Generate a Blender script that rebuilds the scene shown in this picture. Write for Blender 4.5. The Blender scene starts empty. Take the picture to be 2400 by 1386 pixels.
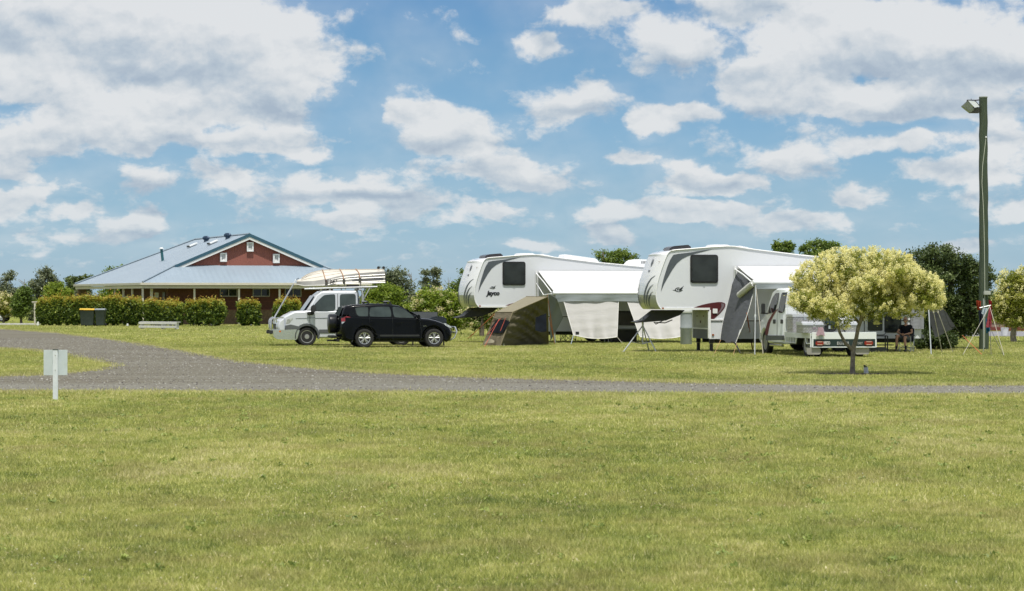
import bpy, bmesh, math, random
import numpy as np
from mathutils import Vector, Matrix
R = math.radians
random.seed(7)
rng = np.random.default_rng(11)
F = 6500.0; HC = 1.88; CX = 1200.0; CY = 693.0     # lens in picture widths, eye height
scene = bpy.context.scene
COL = scene.collection

def at(px, py, Y):
    return Vector(((px-CX)*Y/F, Y, HC-(py-CY)*Y/F))
def gnd(px, py):
    Y = F*HC/(py-CY)
    return Vector(((px-CX)*Y/F, Y, 0.0))

# ------------------------------------------------------------------ tagging
def tag(o, label=None, cat=None, group=None, kind=None):
    if label: o['label'] = label
    if cat: o['category'] = cat
    if group: o['group'] = group
    if kind: o['kind'] = kind
    return o
def root(name, loc, rz, label, cat, group=None):
    o = bpy.data.objects.new(name, None); COL.objects.link(o)
    o.empty_display_size = 0.2
    o.location = loc; o.rotation_euler = (0, 0, rz)
    return tag(o, label, cat, group)
def link(name, me, parent=None):
    o = bpy.data.objects.new(name, me); COL.objects.link(o)
    if parent is not None: o.parent = parent
    return o

# ------------------------------------------------------------------ mesh builder
class MB:
    def __init__(s): s.v = []; s.f = []
    def add(s, vs, fs):
        b = len(s.v); s.v += [tuple(p) for p in vs]; s.f += [tuple(i+b for i in f) for f in fs]; return s
    def box(s, c, d, rz=0, M=None):
        x, y, z = d[0]/2, d[1]/2, d[2]/2
        vs = [Vector(p) for p in [(-x,-y,-z),(x,-y,-z),(x,y,-z),(-x,y,-z),(-x,-y,z),(x,-y,z),(x,y,z),(-x,y,z)]]
        if rz: vs = [Matrix.Rotation(rz, 3, 'Z') @ p for p in vs]
        if M is not None: vs = [M @ p for p in vs]
        vs = [p+Vector(c) for p in vs]
        return s.add(vs, [(0,3,2,1),(4,5,6,7),(0,1,5,4),(1,2,6,5),(2,3,7,6),(3,0,4,7)])
    def bx(s, x0, x1, y0, y1, z0, z1):
        return s.box(((x0+x1)/2,(y0+y1)/2,(z0+z1)/2), (x1-x0, y1-y0, z1-z0))
    def tube(s, pts, r, n=8, cap=True):
        pts = [Vector(p) for p in pts]
        rs = r if isinstance(r, (list, tuple)) else [r]*len(pts)
        rings = []; prev = None
        for i, p in enumerate(pts):
            if i == 0: t = pts[1]-pts[0]
            elif i == len(pts)-1: t = pts[-1]-pts[-2]
            else: t = (pts[i+1]-pts[i]).normalized()+(pts[i]-pts[i-1]).normalized()
            if t.length < 1e-9: t = Vector((0,0,1))
            t.normalize()
            if prev is None:
                a = Vector((0,0,1)) if abs(t.z) < .9 else Vector((1,0,0))
                u = t.cross(a).normalized()
            else:
                u = (prev - t*prev.dot(t)); u.normalize()
            prev = u; w = t.cross(u)
            rings.append([p+(u*math.cos(2*math.pi*k/n)+w*math.sin(2*math.pi*k/n))*rs[i] for k in range(n)])
        vs = [q for ring in rings for q in ring]; fs = []
        for i in range(len(rings)-1):
            for k in range(n):
                a, b = i*n+k, i*n+(k+1)%n
                fs.append((a, b, b+n, a+n))
        if cap:
            fs.append(tuple(reversed(range(n)))); fs.append(tuple(range(len(vs)-n, len(vs))))
        return s.add(vs, fs)
    def prism(s, poly, axis, a, b):
        """polygon (2d) extruded along axis from a to b. axis 'y': (x,z); 'x': (y,z); 'z': (x,y)"""
        def P(p, t):
            return (p[0], t, p[1]) if axis == 'y' else (t, p[0], p[1]) if axis == 'x' else (p[0], p[1], t)
        n = len(poly)
        vs = [P(p, a) for p in poly]+[P(p, b) for p in poly]
        fs = [tuple(range(n)), tuple(reversed(range(n, 2*n)))]
        for i in range(n):
            j = (i+1) % n; fs.append((i, i+n, j+n, j))
        return s.add(vs, fs)
    def grid(s, fn, nu, nv):
        vs = [fn(i/nu, j/nv) for j in range(nv+1) for i in range(nu+1)]
        fs = [(j*(nu+1)+i, j*(nu+1)+i+1, (j+1)*(nu+1)+i+1, (j+1)*(nu+1)+i) for j in range(nv) for i in range(nu)]
        return s.add(vs, fs)
    def lathe(s, prof, c, axis='z', n=20):
        """prof = [(r, h)] along the axis"""
        vs = []; c = Vector(c)
        for r, h in prof:
            for k in range(n):
                a = 2*math.pi*k/n; x, y = r*math.cos(a), r*math.sin(a)
                vs.append(c+(Vector((x,y,h)) if axis == 'z' else Vector((x,h,y)) if axis == 'y' else Vector((h,x,y))))
        fs = []
        for i in range(len(prof)-1):
            for k in range(n):
                a, b = i*n+k, i*n+(k+1)%n
                fs.append((a, b, b+n, a+n))
        if prof[0][0] > 1e-4: fs.append(tuple(reversed(range(n))))
        if prof[-1][0] > 1e-4: fs.append(tuple(range((len(prof)-1)*n, len(prof)*n)))
        return s.add(vs, fs)
    def face(s, pts): return s.add(pts, [tuple(range(len(pts)))])
    def build(s, name, mat, parent=None, bevel=0, smooth=True, thick=0, ang=40, xf=None, tri=False):
        bm = bmesh.new()
        vs = [bm.verts.new(p) for p in s.v]
        for f in s.f:
            try: bm.faces.new([vs[i] for i in f])
            except ValueError: pass
        bmesh.ops.remove_doubles(bm, verts=bm.verts, dist=1e-5)
        if tri: bmesh.ops.triangulate(bm, faces=[f for f in bm.faces if len(f.verts) > 4])
        bmesh.ops.recalc_face_normals(bm, faces=bm.faces)
        if thick: bmesh.ops.solidify(bm, geom=bm.faces[:], thickness=thick)
        if bevel:
            es = [e for e in bm.edges if len(e.link_faces) == 2 and e.calc_face_angle(0) > R(30)]
            bmesh.ops.bevel(bm, geom=es, offset=bevel, segments=2, affect='EDGES', clamp_overlap=True)
        if xf is not None: bmesh.ops.transform(bm, matrix=xf, verts=bm.verts)
        me = bpy.data.meshes.new(name); bm.to_mesh(me); bm.free()
        me.materials.append(mat)
        if smooth:
            me.shade_smooth()
            try: me.set_sharp_from_angle(angle=R(ang))
            except Exception: pass
        return link(name, me, parent)

def rpoly(x0, z0, x1, z1, r, n=4):
    """rounded rectangle"""
    out = []
    for cx, cz, a0 in ((x1-r, z1-r, 0), (x0+r, z1-r, 90), (x0+r, z0+r, 180), (x1-r, z0+r, 270)):
        for k in range(n+1):
            a = R(a0+90*k/n); out.append((cx+r*math.cos(a), cz+r*math.sin(a)))
    return out
def smoothpoly(pts, it=2):
    for _ in range(it):
        q = []
        for i in range(len(pts)):
            a, b = pts[i], pts[(i+1) % len(pts)]
            q += [(a[0]*.75+b[0]*.25, a[1]*.75+b[1]*.25), (a[0]*.25+b[0]*.75, a[1]*.25+b[1]*.75)]
        pts = q
    return pts
def roundpoly(pts, f=.12, it=2):
    for _ in range(it):
        q = []
        for i in range(len(pts)):
            a, b, c = pts[i-1], pts[i], pts[(i+1) % len(pts)]
            q += [(b[0]+(a[0]-b[0])*f, b[1]+(a[1]-b[1])*f), (b[0]+(c[0]-b[0])*f, b[1]+(c[1]-b[1])*f)]
        pts = q; f = .3
    return pts
def inset(poly, d):
    cx = sum(p[0] for p in poly)/len(poly); cz = sum(p[1] for p in poly)/len(poly)
    w = max(p[0] for p in poly)-min(p[0] for p in poly); h = max(p[1] for p in poly)-min(p[1] for p in poly)
    return [(cx+(p[0]-cx)*(1-2*d/w), cz+(p[1]-cz)*(1-2*d/h)) for p in poly]

class Frame:
    """a local frame (origin on the ground, turned by rz) and where a view ray meets its planes"""
    def __init__(s, X, Y, rz):
        s.o = Vector((X, Y, 0)); s.rz = rz
        s.u = Vector((math.cos(rz), math.sin(rz), 0)); s.w = Vector((-math.sin(rz), math.cos(rz), 0))
    def side(s, px, py, y=0):      # plane local y = const -> (x, z)
        d = Vector(((px-CX)/F, 1, -(py-CY)/F)); o = Vector((0, 0, HC))
        t = ((s.o+s.w*y-o).dot(s.w))/d.dot(s.w); p = o+d*t-s.o
        return (p.dot(s.u), p.z)
    def end(s, px, py, x=0):       # plane local x = const -> (y, z)
        d = Vector(((px-CX)/F, 1, -(py-CY)/F)); o = Vector((0, 0, HC))
        t = ((s.o+s.u*x-o).dot(s.u))/d.dot(s.u); p = o+d*t-s.o
        return (p.dot(s.w), p.z)
    def world(s, x, y, z): return s.o+s.u*x+s.w*y+Vector((0, 0, z))

# ------------------------------------------------------------------ materials
def nn(nt, t, **kw):
    n = nt.nodes.new(t)
    for k, v in kw.items():
        if hasattr(n, k) and not k.startswith('i_'): setattr(n, k, v)
    return n
def setin(nt, n, key, v):
    if hasattr(v, 'is_output') or isinstance(v, bpy.types.NodeSocket): nt.links.new(v, n.inputs[key])
    else: n.inputs[key].default_value = v
def mth(nt, op, a, b=None, c=None, clamp=False):
    n = nt.nodes.new('ShaderNodeMath'); n.operation = op; n.use_clamp = clamp
    setin(nt, n, 0, a)
    if b is not None: setin(nt, n, 1, b)
    if c is not None: setin(nt, n, 2, c)
    return n.outputs[0]
def vmth(nt, op, a, b=None, c=None):
    n = nt.nodes.new('ShaderNodeVectorMath'); n.operation = op
    setin(nt, n, 0, a)
    if b is not None: setin(nt, n, 1, b)
    if c is not None: setin(nt, n, 2, c)
    return n.outputs['Value'] if op in ('LENGTH', 'DOT_PRODUCT') else n.outputs[0]
def mixc(nt, f, a, b):
    n = nt.nodes.new('ShaderNodeMix'); n.data_type = 'RGBA'
    setin(nt, n, 0, f)
    for k, v in ((6, a), (7, b)):
        if isinstance(v, (tuple, list)): v = (*v[:3], 1)
        setin(nt, n, k, v)
    return n.outputs[2]
def noise(nt, vec, scale, detail=4, rough=.55, out='Fac'):
    n = nt.nodes.new('ShaderNodeTexNoise'); setin(nt, n, 'Scale', scale); setin(nt, n, 'Detail', detail); setin(nt, n, 'Roughness', rough)
    if vec is not None: nt.links.new(vec, n.inputs['Vector'])
    return n.outputs[out]
def ramp(nt, f, stops):
    n = nt.nodes.new('ShaderNodeValToRGB'); nt.links.new(f, n.inputs[0])
    el = n.color_ramp.elements
    while len(el) < len(stops): el.new(.5)
    for e, (p, c) in zip(el, stops):
        e.position = p; e.color = (*c[:3], 1) if isinstance(c, (tuple, list)) else (c, c, c, 1)
    return n.outputs[0]
MATS = {}
def mat(name, col, rough=.5, metal=0, coat=0, var=.08, scale=3, bump=0, bscale=40, spec=.5, dirt=None, wave=None):
    """painted / plain surface with mild wear: noise in colour, roughness and (optional) relief"""
    if name in MATS: return MATS[name]
    m = bpy.data.materials.new(name); m.use_nodes = True; nt = m.node_tree
    b = nt.nodes['Principled BSDF']
    tc = nn(nt, 'ShaderNodeTexCoord').outputs['Object']
    n1 = noise(nt, tc, scale, 6, .6)
    dark = tuple(c*(1-var*1.6) for c in col); lite = tuple(min(1, c*(1+var)) for c in col)
    c = mixc(nt, ramp(nt, n1, [(.3, 0.0), (.7, 1.0)]), dark, lite)
    if dirt:
        n2 = noise(nt, tc, scale*2.7, 7, .65)
        c = mixc(nt, ramp(nt, n2, [(.52, 0.0), (.75, dirt[1])]), c, dirt[0])
    nt.links.new(c, b.inputs['Base Color'])
    rr = mth(nt, 'MULTIPLY_ADD', n1, .15, rough-.07)
    nt.links.new(rr, b.inputs['Roughness'])
    b.inputs['Metallic'].default_value = metal
    b.inputs['Specular IOR Level'].default_value = spec
    if coat:
        b.inputs['Coat Weight'].default_value = coat; b.inputs['Coat Roughness'].default_value = .04
    if bump or wave:
        bp = nt.nodes.new('ShaderNodeBump'); bp.inputs['Distance'].default_value = .02
        h = noise(nt, tc, bscale, 5, .6)
        bp.inputs['Strength'].default_value = max(bump, .3)
        if wave:      # (axis, pitch in m, strength) ribs
            sx = nn(nt, 'ShaderNodeSeparateXYZ'); nt.links.new(tc, sx.inputs[0])
            w = mth(nt, 'SINE', mth(nt, 'MULTIPLY', sx.outputs[wave[0]], 6.283/wave[1]))
            h = mth(nt, 'MULTIPLY_ADD', w, wave[2], mth(nt, 'MULTIPLY', h, .1))
            bp.inputs['Strength'].default_value = 1
        nt.links.new(h, bp.inputs['Height']); nt.links.new(bp.outputs[0], b.inputs['Normal'])
    MATS[name] = m; return m
def glassm(name, col=(.012, .016, .018), rough=.04, see=0.0):
    if name in MATS: return MATS[name]
    m = bpy.data.materials.new(name); m.use_nodes = True; nt = m.node_tree
    b = nt.nodes['Principled BSDF']; tc = nn(nt, 'ShaderNodeTexCoord').outputs['Object']
    n1 = noise(nt, tc, 1.7, 3, .5)
    nt.links.new(mixc(nt, ramp(nt, n1, [(.4, 0.0), (.62, 1.0)]), col, tuple(c*1.5+.001 for c in col)), b.inputs['Base Color'])
    b.inputs['Roughness'].default_value = rough; b.inputs['Specular IOR Level'].default_value = .35
    if see:
        t = nt.nodes.new('ShaderNodeBsdfTransparent'); t.inputs[0].default_value = (.75, .82, .78, 1)
        mx = nt.nodes.new('ShaderNodeMixShader'); mx.inputs[0].default_value = see
        nt.links.new(b.outputs[0], mx.inputs[1]); nt.links.new(t.outputs[0], mx.inputs[2])
        nt.links.new(mx.outputs[0], nt.nodes['Material Output'].inputs[0])
    MATS[name] = m; return m
def clothm(name, col, trans=.25, var=.06, rough=.85, weave=0, bump=.25, bscale=7):
    if name in MATS: return MATS[name]
    m = bpy.data.materials.new(name); m.use_nodes = True; nt = m.node_tree
    b = nt.nodes['Principled BSDF']; tc = nn(nt, 'ShaderNodeTexCoord').outputs['Object']
    n1 = noise(nt, tc, 2.3, 6, .65)
    c = mixc(nt, n1, tuple(x*(1-2*var) for x in col), tuple(min(1, x*(1+var)) for x in col))
    nt.links.new(c, b.inputs['Base Color']); b.inputs['Roughness'].default_value = rough
    b.inputs['Specular IOR Level'].default_value = .2
    bp = nt.nodes.new('ShaderNodeBump'); bp.inputs['Strength'].default_value = bump; bp.inputs['Distance'].default_value = .05
    mp = nn(nt, 'ShaderNodeMapping'); mp.inputs['Scale'].default_value = (.6, .6, 2.2); nt.links.new(tc, mp.inputs[0])
    nt.links.new(noise(nt, mp.outputs[0], bscale, 5, .55), bp.inputs['Height']); nt.links.new(bp.outputs[0], b.inputs['Normal'])
    t = nt.nodes.new('ShaderNodeBsdfTranslucent'); nt.links.new(c, t.inputs[0])
    mx = nt.nodes.new('ShaderNodeMixShader'); mx.inputs[0].default_value = trans
    nt.links.new(b.outputs[0], mx.inputs[1]); nt.links.new(t.outputs[0], mx.inputs[2])
    nt.links.new(mx.outputs[0], nt.nodes['Material Output'].inputs[0])
    MATS[name] = m; return m
def leafm(name, stops, trans=.3, rough=.5):
    """foliage: each leaf carries its own random 'tint' that picks its colour"""
    if name in MATS: return MATS[name]
    m = bpy.data.materials.new(name); m.use_nodes = True; nt = m.node_tree
    b = nt.nodes['Principled BSDF']
    at_ = nn(nt, 'ShaderNodeAttribute'); at_.attribute_name = 'tint'
    c = ramp(nt, at_.outputs['Fac'], stops)
    nt.links.new(c, b.inputs['Base Color']); b.inputs['Roughness'].default_value = rough
    b.inputs['Specular IOR Level'].default_value = .35
    t = nt.nodes.new('ShaderNodeBsdfTranslucent'); nt.links.new(c, t.inputs[0])
    mx = nt.nodes.new('ShaderNodeMixShader'); mx.inputs[0].default_value = trans
    nt.links.new(b.outputs[0], mx.inputs[1]); nt.links.new(t.outputs[0], mx.inputs[2])
    nt.links.new(mx.outputs[0], nt.nodes['Material Output'].inputs[0])
    MATS[name] = m; return m

def np_mesh(name, verts, nper, material, tint=None, parent=None, smooth=False, normals=None):
    """verts (N*nper,3): N separate faces with nper corners each"""
    me = bpy.data.meshes.new(name); nv = len(verts); nf = nv//nper
    me.vertices.add(nv); me.vertices.foreach_set('co', np.ascontiguousarray(verts, dtype=np.float32).ravel())
    me.loops.add(nv); me.loops.foreach_set('vertex_index', np.arange(nv, dtype=np.int32))
    me.polygons.add(nf); me.polygons.foreach_set('loop_start', np.arange(0, nv, nper, dtype=np.int32))
    try: me.polygons.foreach_set('loop_total', np.full(nf, nper, dtype=np.int32))
    except Exception: pass
    if tint is not None:
        a = me.attributes.new('tint', 'FLOAT', 'FACE'); a.data.foreach_set('value', np.asarray(tint, dtype=np.float32))
    me.update(calc_edges=True); me.materials.append(material)
    return link(name, me, parent)

def leaves(centers, size, tint, aspect=2.2, up=.3, n_out=None, droop=0.0):
    """one rhombic leaf per centre; returns verts for 4-gons"""
    n = len(centers); a = rng.normal(size=(n, 3)); a[:, 2] *= .7; a[:, 2] -= droop
    a /= np.linalg.norm(a, axis=1)[:, None]
    nrm = rng.normal(size=(n, 3)); nrm[:, 2] += up
    if n_out is not None: nrm += n_out*1.0
    b = np.cross(a, nrm); b /= (np.linalg.norm(b, axis=1)[:, None]+1e-9)
    s = size*rng.uniform(.6, 1.35, n)[:, None]
    L = a*s; W = b*s/aspect
    fold = np.cross(L, W); fold /= (np.linalg.norm(fold, axis=1)[:, None]+1e-9)
    v = np.stack([centers-L*.5, centers+W*.5+L*.05, centers+L*.5, centers-W*.5+L*.05], axis=1)
    return v.reshape(-1, 3)

def crown_points(lobes, n, clump, shell=.55, clumps=None):
    """points in leaf clumps gathered towards the surfaces of the lobes [(c, r)]"""
    vol = np.array([r[0]*r[2]+r[1]*r[2] for c, r in lobes]); vol = vol/vol.sum()
    nc = clumps or max(12, int(n/60))
    which = rng.choice(len(lobes), nc, p=vol)
    C = np.array([lobes[i][0] for i in which]); Rr = np.array([lobes[i][1] for i in which])
    d = rng.normal(size=(nc, 3)); d /= np.linalg.norm(d, axis=1)[:, None]
    rad = shell+(1-shell)*rng.random(nc)**.6
    rad *= rng.uniform(.85, 1.1, nc)
    cc = C+d*Rr*rad[:, None]
    k = rng.integers(0, nc, n)
    wgt = rng.uniform(.55, 1.25, nc)[k]
    p = cc[k]+rng.normal(size=(n, 3))*clump*wgt[:, None]*np.array([1, 1, .75])
    return p, k, d[k], cc

def trunkm(): return mat('bark_grey_brown', (.13, .105, .08), .9, var=.3, scale=14, bump=.8, bscale=30)

def tree(name, label, cat, base, Y, lobes, n, leaf, material, tint=(0, 1), clump=.18, shell=.5, group=None, trunk=.06,
         stems=1, aspect=2.2, bark=None, blossom=None, droop=0.0, twigs=0, depth=1.0, clumps=None, limb_n=7):
    """lobes in picture pixels (px, py, rx, ry), leaf & clump in pixels too, all at distance Y; trunk radius in metres"""
    k = Y/F; b0 = gnd(*base) if isinstance(base, tuple) else base
    b0 = Vector(((base[0]-CX)*k, Y, 0))
    rt = root(name, b0, 0, label, cat, group)
    L = []
    for (px, py, rx, ry) in lobes:
        c = at(px, py, Y)-b0; c.y += random.uniform(-.35, .35)*rx*k*depth
        L.append((np.array(c), np.array([rx*k, rx*k*depth, ry*k])))
    p, kk, d, cc = crown_points(L, n, clump*k, shell, clumps)
    p[:, 2] = np.maximum(p[:, 2], .05)
    ct = rng.random(len(cc))
    tn = np.clip(tint[0]+(tint[1]-tint[0])*(ct[kk]*.55+rng.random(n)*.45), 0, 1)
    np_mesh('crown', leaves(p, leaf*k, tn, aspect, n_out=d, droop=droop), 4, material, tn, rt)
    if blossom:      # (count of panicles, florets each, floret px, panicle px, material, bottom limit fraction)
        nb, nf, fpx, ppx, bmat = blossom[:5]
        which = rng.choice(len(L), nb, p=np.array([a[1][0]*a[1][2] for a in L])/sum(a[1][0]*a[1][2] for a in L))
        dd = rng.normal(size=(nb, 3)); dd[:, 2] = np.where(dd[:, 2] < 0, dd[:, 2]*blossom[5], dd[:, 2]); dd /= np.linalg.norm(dd, axis=1)[:, None]
        C = np.array([L[i][0] for i in which])+dd*np.array([L[i][1] for i in which])*rng.uniform(.95, 1.12, nb)[:, None]
        j = rng.integers(0, nb, nb*nf)
        q = C[j]+rng.normal(size=(nb*nf, 3))*ppx*k*rng.uniform(.5, 1.2, nb)[j][:, None]
        bt = np.clip(rng.random(nb)[j]*.6+rng.random(nb*nf)*.4, 0, 1)
        np_mesh('blossom', leaves(q, fpx*k, bt, 1.5), 4, bmat, bt, rt)
    if trunk:
        mb = MB(); top = sum((Vector(l[0]) for l in L), Vector())/len(L)
        for s_ in range(stems):
            ox = random.uniform(-.25, .25)*(stems > 1)
            fork = Vector((ox*.5+top.x*.25, 0, top.z*random.uniform(.35, .5)))
            mb.tube([(ox*.3, 0, -.05), (ox*.4+random.uniform(-.05, .05), 0, fork.z*.5), fork], [trunk*1.25, trunk, trunk*.85], 8)
            sel = L if len(L) <= limb_n else random.sample(L, limb_n)
            for c, r in sel:
                c = Vector(c); m = fork.lerp(c, .5)+Vector((random.uniform(-.1, .1), random.uniform(-.1, .1), .06))*float(r[0])
                e = c+Vector((0, 0, float(r[2])*.5))
                mb.tube([fork, m, c, e], [trunk*.7, trunk*.5, trunk*.3, trunk*.1], 6)
                for _ in range(twigs):
                    dv = Vector(rng.normal(size=3)); dv.z = abs(dv.z)*.6+.1; dv.normalize()
                    mb.tube([c, c+Vector((dv.x*r[0], dv.y*r[1], dv.z*r[2]))*.95], [trunk*.22, trunk*.05], 4)
        mb.build('trunk', bark or trunkm(), rt)
    return rt

def text_part(name, txt, size, material, parent, M, shear=0, bold=0, extrude=.004, width=None):
    cu = bpy.data.curves.new(name, 'FONT'); cu.body = txt; cu.size = size; cu.shear = shear; cu.offset = bold; cu.extrude = extrude
    cu.align_x = 'CENTER'; cu.align_y = 'CENTER'; cu.resolution_u = 3
    o = bpy.data.objects.new('tmp', cu); COL.objects.link(o)
    dg = bpy.context.evaluated_depsgraph_get(); me = bpy.data.meshes.new_from_object(o.evaluated_get(dg))
    bpy.data.objects.remove(o, do_unlink=True)
    if width:
        xs = [v.co.x for v in me.vertices]; s = width/(max(xs)-min(xs))
        me.transform(Matrix.Scale(s, 4, (1, 0, 0)))
    me.transform(M); me.materials.clear(); me.materials.append(material); me.name = name
    return link(name, me, parent)
# text lying in local XY is stood up facing -Y
UPRIGHT = Matrix.Rotation(R(90), 4, 'X')

def rope(mb, a, b, r=.006, sag=0.0, n=1):
    a, b = Vector(a), Vector(b)
    pts = [a.lerp(b, i/max(1, n))-Vector((0, 0, sag*4*(i/max(1, n))*(1-i/max(1, n)))) for i in range(n+1)] if n > 1 else [a, b]
    mb.tube(pts, r, 5)
# ================================================================== camera, sun, sky
cam_d = bpy.data.cameras.new('camera'); cam = bpy.data.objects.new('camera', cam_d); COL.objects.link(cam)
cam.location = (0, 0, HC); cam.rotation_euler = (R(90), 0, 0)
cam_d.sensor_width = 36; cam_d.lens = F/2400*36; cam_d.clip_end = 9000; cam_d.clip_start = .5
cam_d.dof.use_dof = True; cam_d.dof.focus_distance = 88; cam_d.dof.aperture_fstop = 9
scene.camera = cam
SUN_EL, SUN_AZ = 70.0, 10.0      # azimuth off the camera's back, towards the right
sd = Vector((math.sin(R(SUN_AZ))*math.cos(R(SUN_EL)), -math.cos(R(SUN_AZ))*math.cos(R(SUN_EL)), math.sin(R(SUN_EL))))
sl = bpy.data.lights.new('sun', 'SUN'); sl.energy = 4.2; sl.angle = R(.6); sl.color = (1, .955, .88)
so = bpy.data.objects.new('sun', sl); COL.objects.link(so); so.rotation_euler = sd.to_track_quat('Z', 'Y').to_euler(); so.location = (0, -20, 60)

w = bpy.data.worlds.new("World"); scene.world = w; w.use_nodes = True; nt = w.node_tree; nt.nodes.clear()
sky = nn(nt, 'ShaderNodeTexSky'); sky.sky_type = 'NISHITA'; sky.sun_disc = False
sky.sun_elevation = R(SUN_EL); sky.sun_rotation = math.pi-R(SUN_AZ)
sky.air_density = 1.0; sky.dust_density = .35; sky.ozone_density = 2.5; sky.altitude = 0
tc = nn(nt, 'ShaderNodeTexCoord').outputs['Generated']
sp = nn(nt, 'ShaderNodeSeparateXYZ'); nt.links.new(tc, sp.inputs[0])
azi = mth(nt, 'ARCTAN2', sp.outputs[0], sp.outputs[1]); ele = mth(nt, 'ARCSINE', sp.outputs[2])
u = mth(nt, 'MULTIPLY_ADD', azi, 65.0, 12.0)          # hundreds of 1/6500 rad
v = mth(nt, 'MULTIPLY', ele, 65.0)                    # the same unit above the horizon
cb = nn(nt, 'ShaderNodeCombineXYZ'); nt.links.new(u, cb.inputs[0]); nt.links.new(v, cb.inputs[1]); P0 = cb.outputs[0]
# billows: everything is squeezed flatter towards the horizon, as real cloud fields are
vq = mth(nt, 'POWER', mth(nt, 'MAXIMUM', mth(nt, 'ADD', v, .7), .05), .62)
cb2 = nn(nt, 'ShaderNodeCombineXYZ'); nt.links.new(u, cb2.inputs[0])
nt.links.new(mth(nt, 'MULTIPLY', vq, 4.2), cb2.inputs[1]); cb2.inputs[2].default_value = 3.7
warp = noise(nt, cb2.outputs[0], .8, 4, .55, 'Color')
wv = vmth(nt, 'MULTIPLY', vmth(nt, 'SUBTRACT', warp, (.5, .5, .5)), (1.5, .8, 0))
PW = vmth(nt, 'ADD', P0, wv)
PB = vmth(nt, 'ADD', cb2.outputs[0], vmth(nt, 'MULTIPLY', wv, (.35, .35, .35)))
CL = [  # (px, py, rx, ry, weight)
 (200,70,560,150,1.15),(500,150,350,150,1.1),(90,190,300,90,1.0),(420,255,400,70,1.0),(660,110,160,90,1.0),(300,300,330,100,.95),(660,220,170,120,1.0),(120,230,220,70,.95),(560,60,200,70,1.0),
 (90,340,210,75,1.0),(330,330,180,55,.95),(600,330,230,60,.95),(520,390,200,40,.75),(700,250,120,60,.7),
 (130,445,140,38,.85),(360,420,120,34,.9),(0,500,110,35,.7),(0,390,130,40,.9),(0,240,70,60,.8),
 (985,275,95,60,1.0),(1060,320,170,65,1.05),(1120,385,250,45,.85),(760,455,230,42,1.0),(900,455,190,32,.95),(720,380,120,30,.6),
 (1265,425,125,38,1.05),(1180,400,130,30,.7),
 (1350,245,170,42,.95),(1420,220,110,45,.7),(1330,260,130,40,.8),(1585,120,140,75,1.1),(1400,40,140,70,1.0),(1390,180,90,40,.55),(1225,130,75,32,.9),(1290,110,50,30,.6),
 (1590,270,130,50,1.0),(1520,310,60,25,.8),(1780,10,240,65,1.15),(1700,70,90,40,.4),(1850,190,190,90,1.1),(2050,110,300,115,1.2),(2260,160,230,125,1.2),
 (2080,250,370,60,1.1),(1760,240,110,50,.8),(1620,420,120,45,1.05),(1730,430,60,25,.9),(1850,385,130,45,1.0),(1620,492,180,24,.95),(1420,510,80,22,.85),
 (1840,517,85,19,.95),(180,500,90,24,.7),(560,440,80,24,.7),(1340,480,90,16,.5),(1960,530,80,14,.5),(2180,480,110,20,.6),(560,560,120,14,.4),(900,560,90,12,.4),(40,470,90,30,.8),(2330,380,150,40,.8),(1700,520,60,14,.5),(950,490,110,18,.5),(2260,400,230,50,.85),(2080,340,300,45,.8),(2330,320,160,60,.8),(2310,450,150,30,.5),(2000,460,90,25,.6),(2380,10,60,40,.6),(2380,500,60,22,.7),
 (820,522,90,26,.95),(1040,537,80,15,.9),(310,538,120,24,.9),(350,488,42,17,.9),(1150,497,110,20,.75),(70,540,120,24,.6),(150,560,90,14,.5),
 (490,478,45,16,.6),(600,515,120,16,.5),(690,500,90,16,.4),(1430,550,70,15,.7),(1250,582,120,12,.6),(60,588,130,18,.6),(650,590,200,11,.45),(1040,590,160,9,.4),
 (1500,365,110,26,.55),(1300,500,60,12,.35),(1500,570,100,10,.5),(2250,575,90,14,.6),(1750,560,110,9,.4),(2100,540,110,12,.4),(1930,480,80,14,.5),(2290,500,100,16,.4),(850,590,150,9,.35),(1650,560,80,8,.35),(400,585,160,10,.4),
]
def blob_field(x, y):
    """cloud cover and top-to-base measure at picture coordinates"""
    acc = np.zeros_like(x); sac = np.zeros_like(x)
    for px, py, rx, ry, wt in CL:
        if ry < 32: wt += .30; ry = max(ry*1.15, 17)
        qx = (x-px)/rx; qy = (py-y)/ry
        l = np.maximum(0, wt-np.hypot(qx, np.where(qy < 0, qy*1.6, qy)))
        acc = np.maximum(acc, l); sac += l*qy
    return acc, sac
NR = 24; NC = 31
rows = 7.0*(np.arange(NR)/(NR-1))**(1/.75)            # elevations of the rows, fine near the horizon
sw = nn(nt, 'ShaderNodeSeparateXYZ'); nt.links.new(PW, sw.inputs[0]); uu_, vv_ = sw.outputs[0], sw.outputs[1]
rr_ = mth(nt, 'MULTIPLY', mth(nt, 'POWER', mth(nt, 'MULTIPLY', mth(nt, 'MAXIMUM', vv_, 0.0), 1/7.0), .75), NR-1.0)
rr_ = mth(nt, 'MINIMUM', rr_, NR-1.0)
r3 = nn(nt, 'ShaderNodeCombineXYZ')
for i_ in range(3): nt.links.new(rr_, r3.inputs[i_])
acc = None; sac = None
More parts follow.
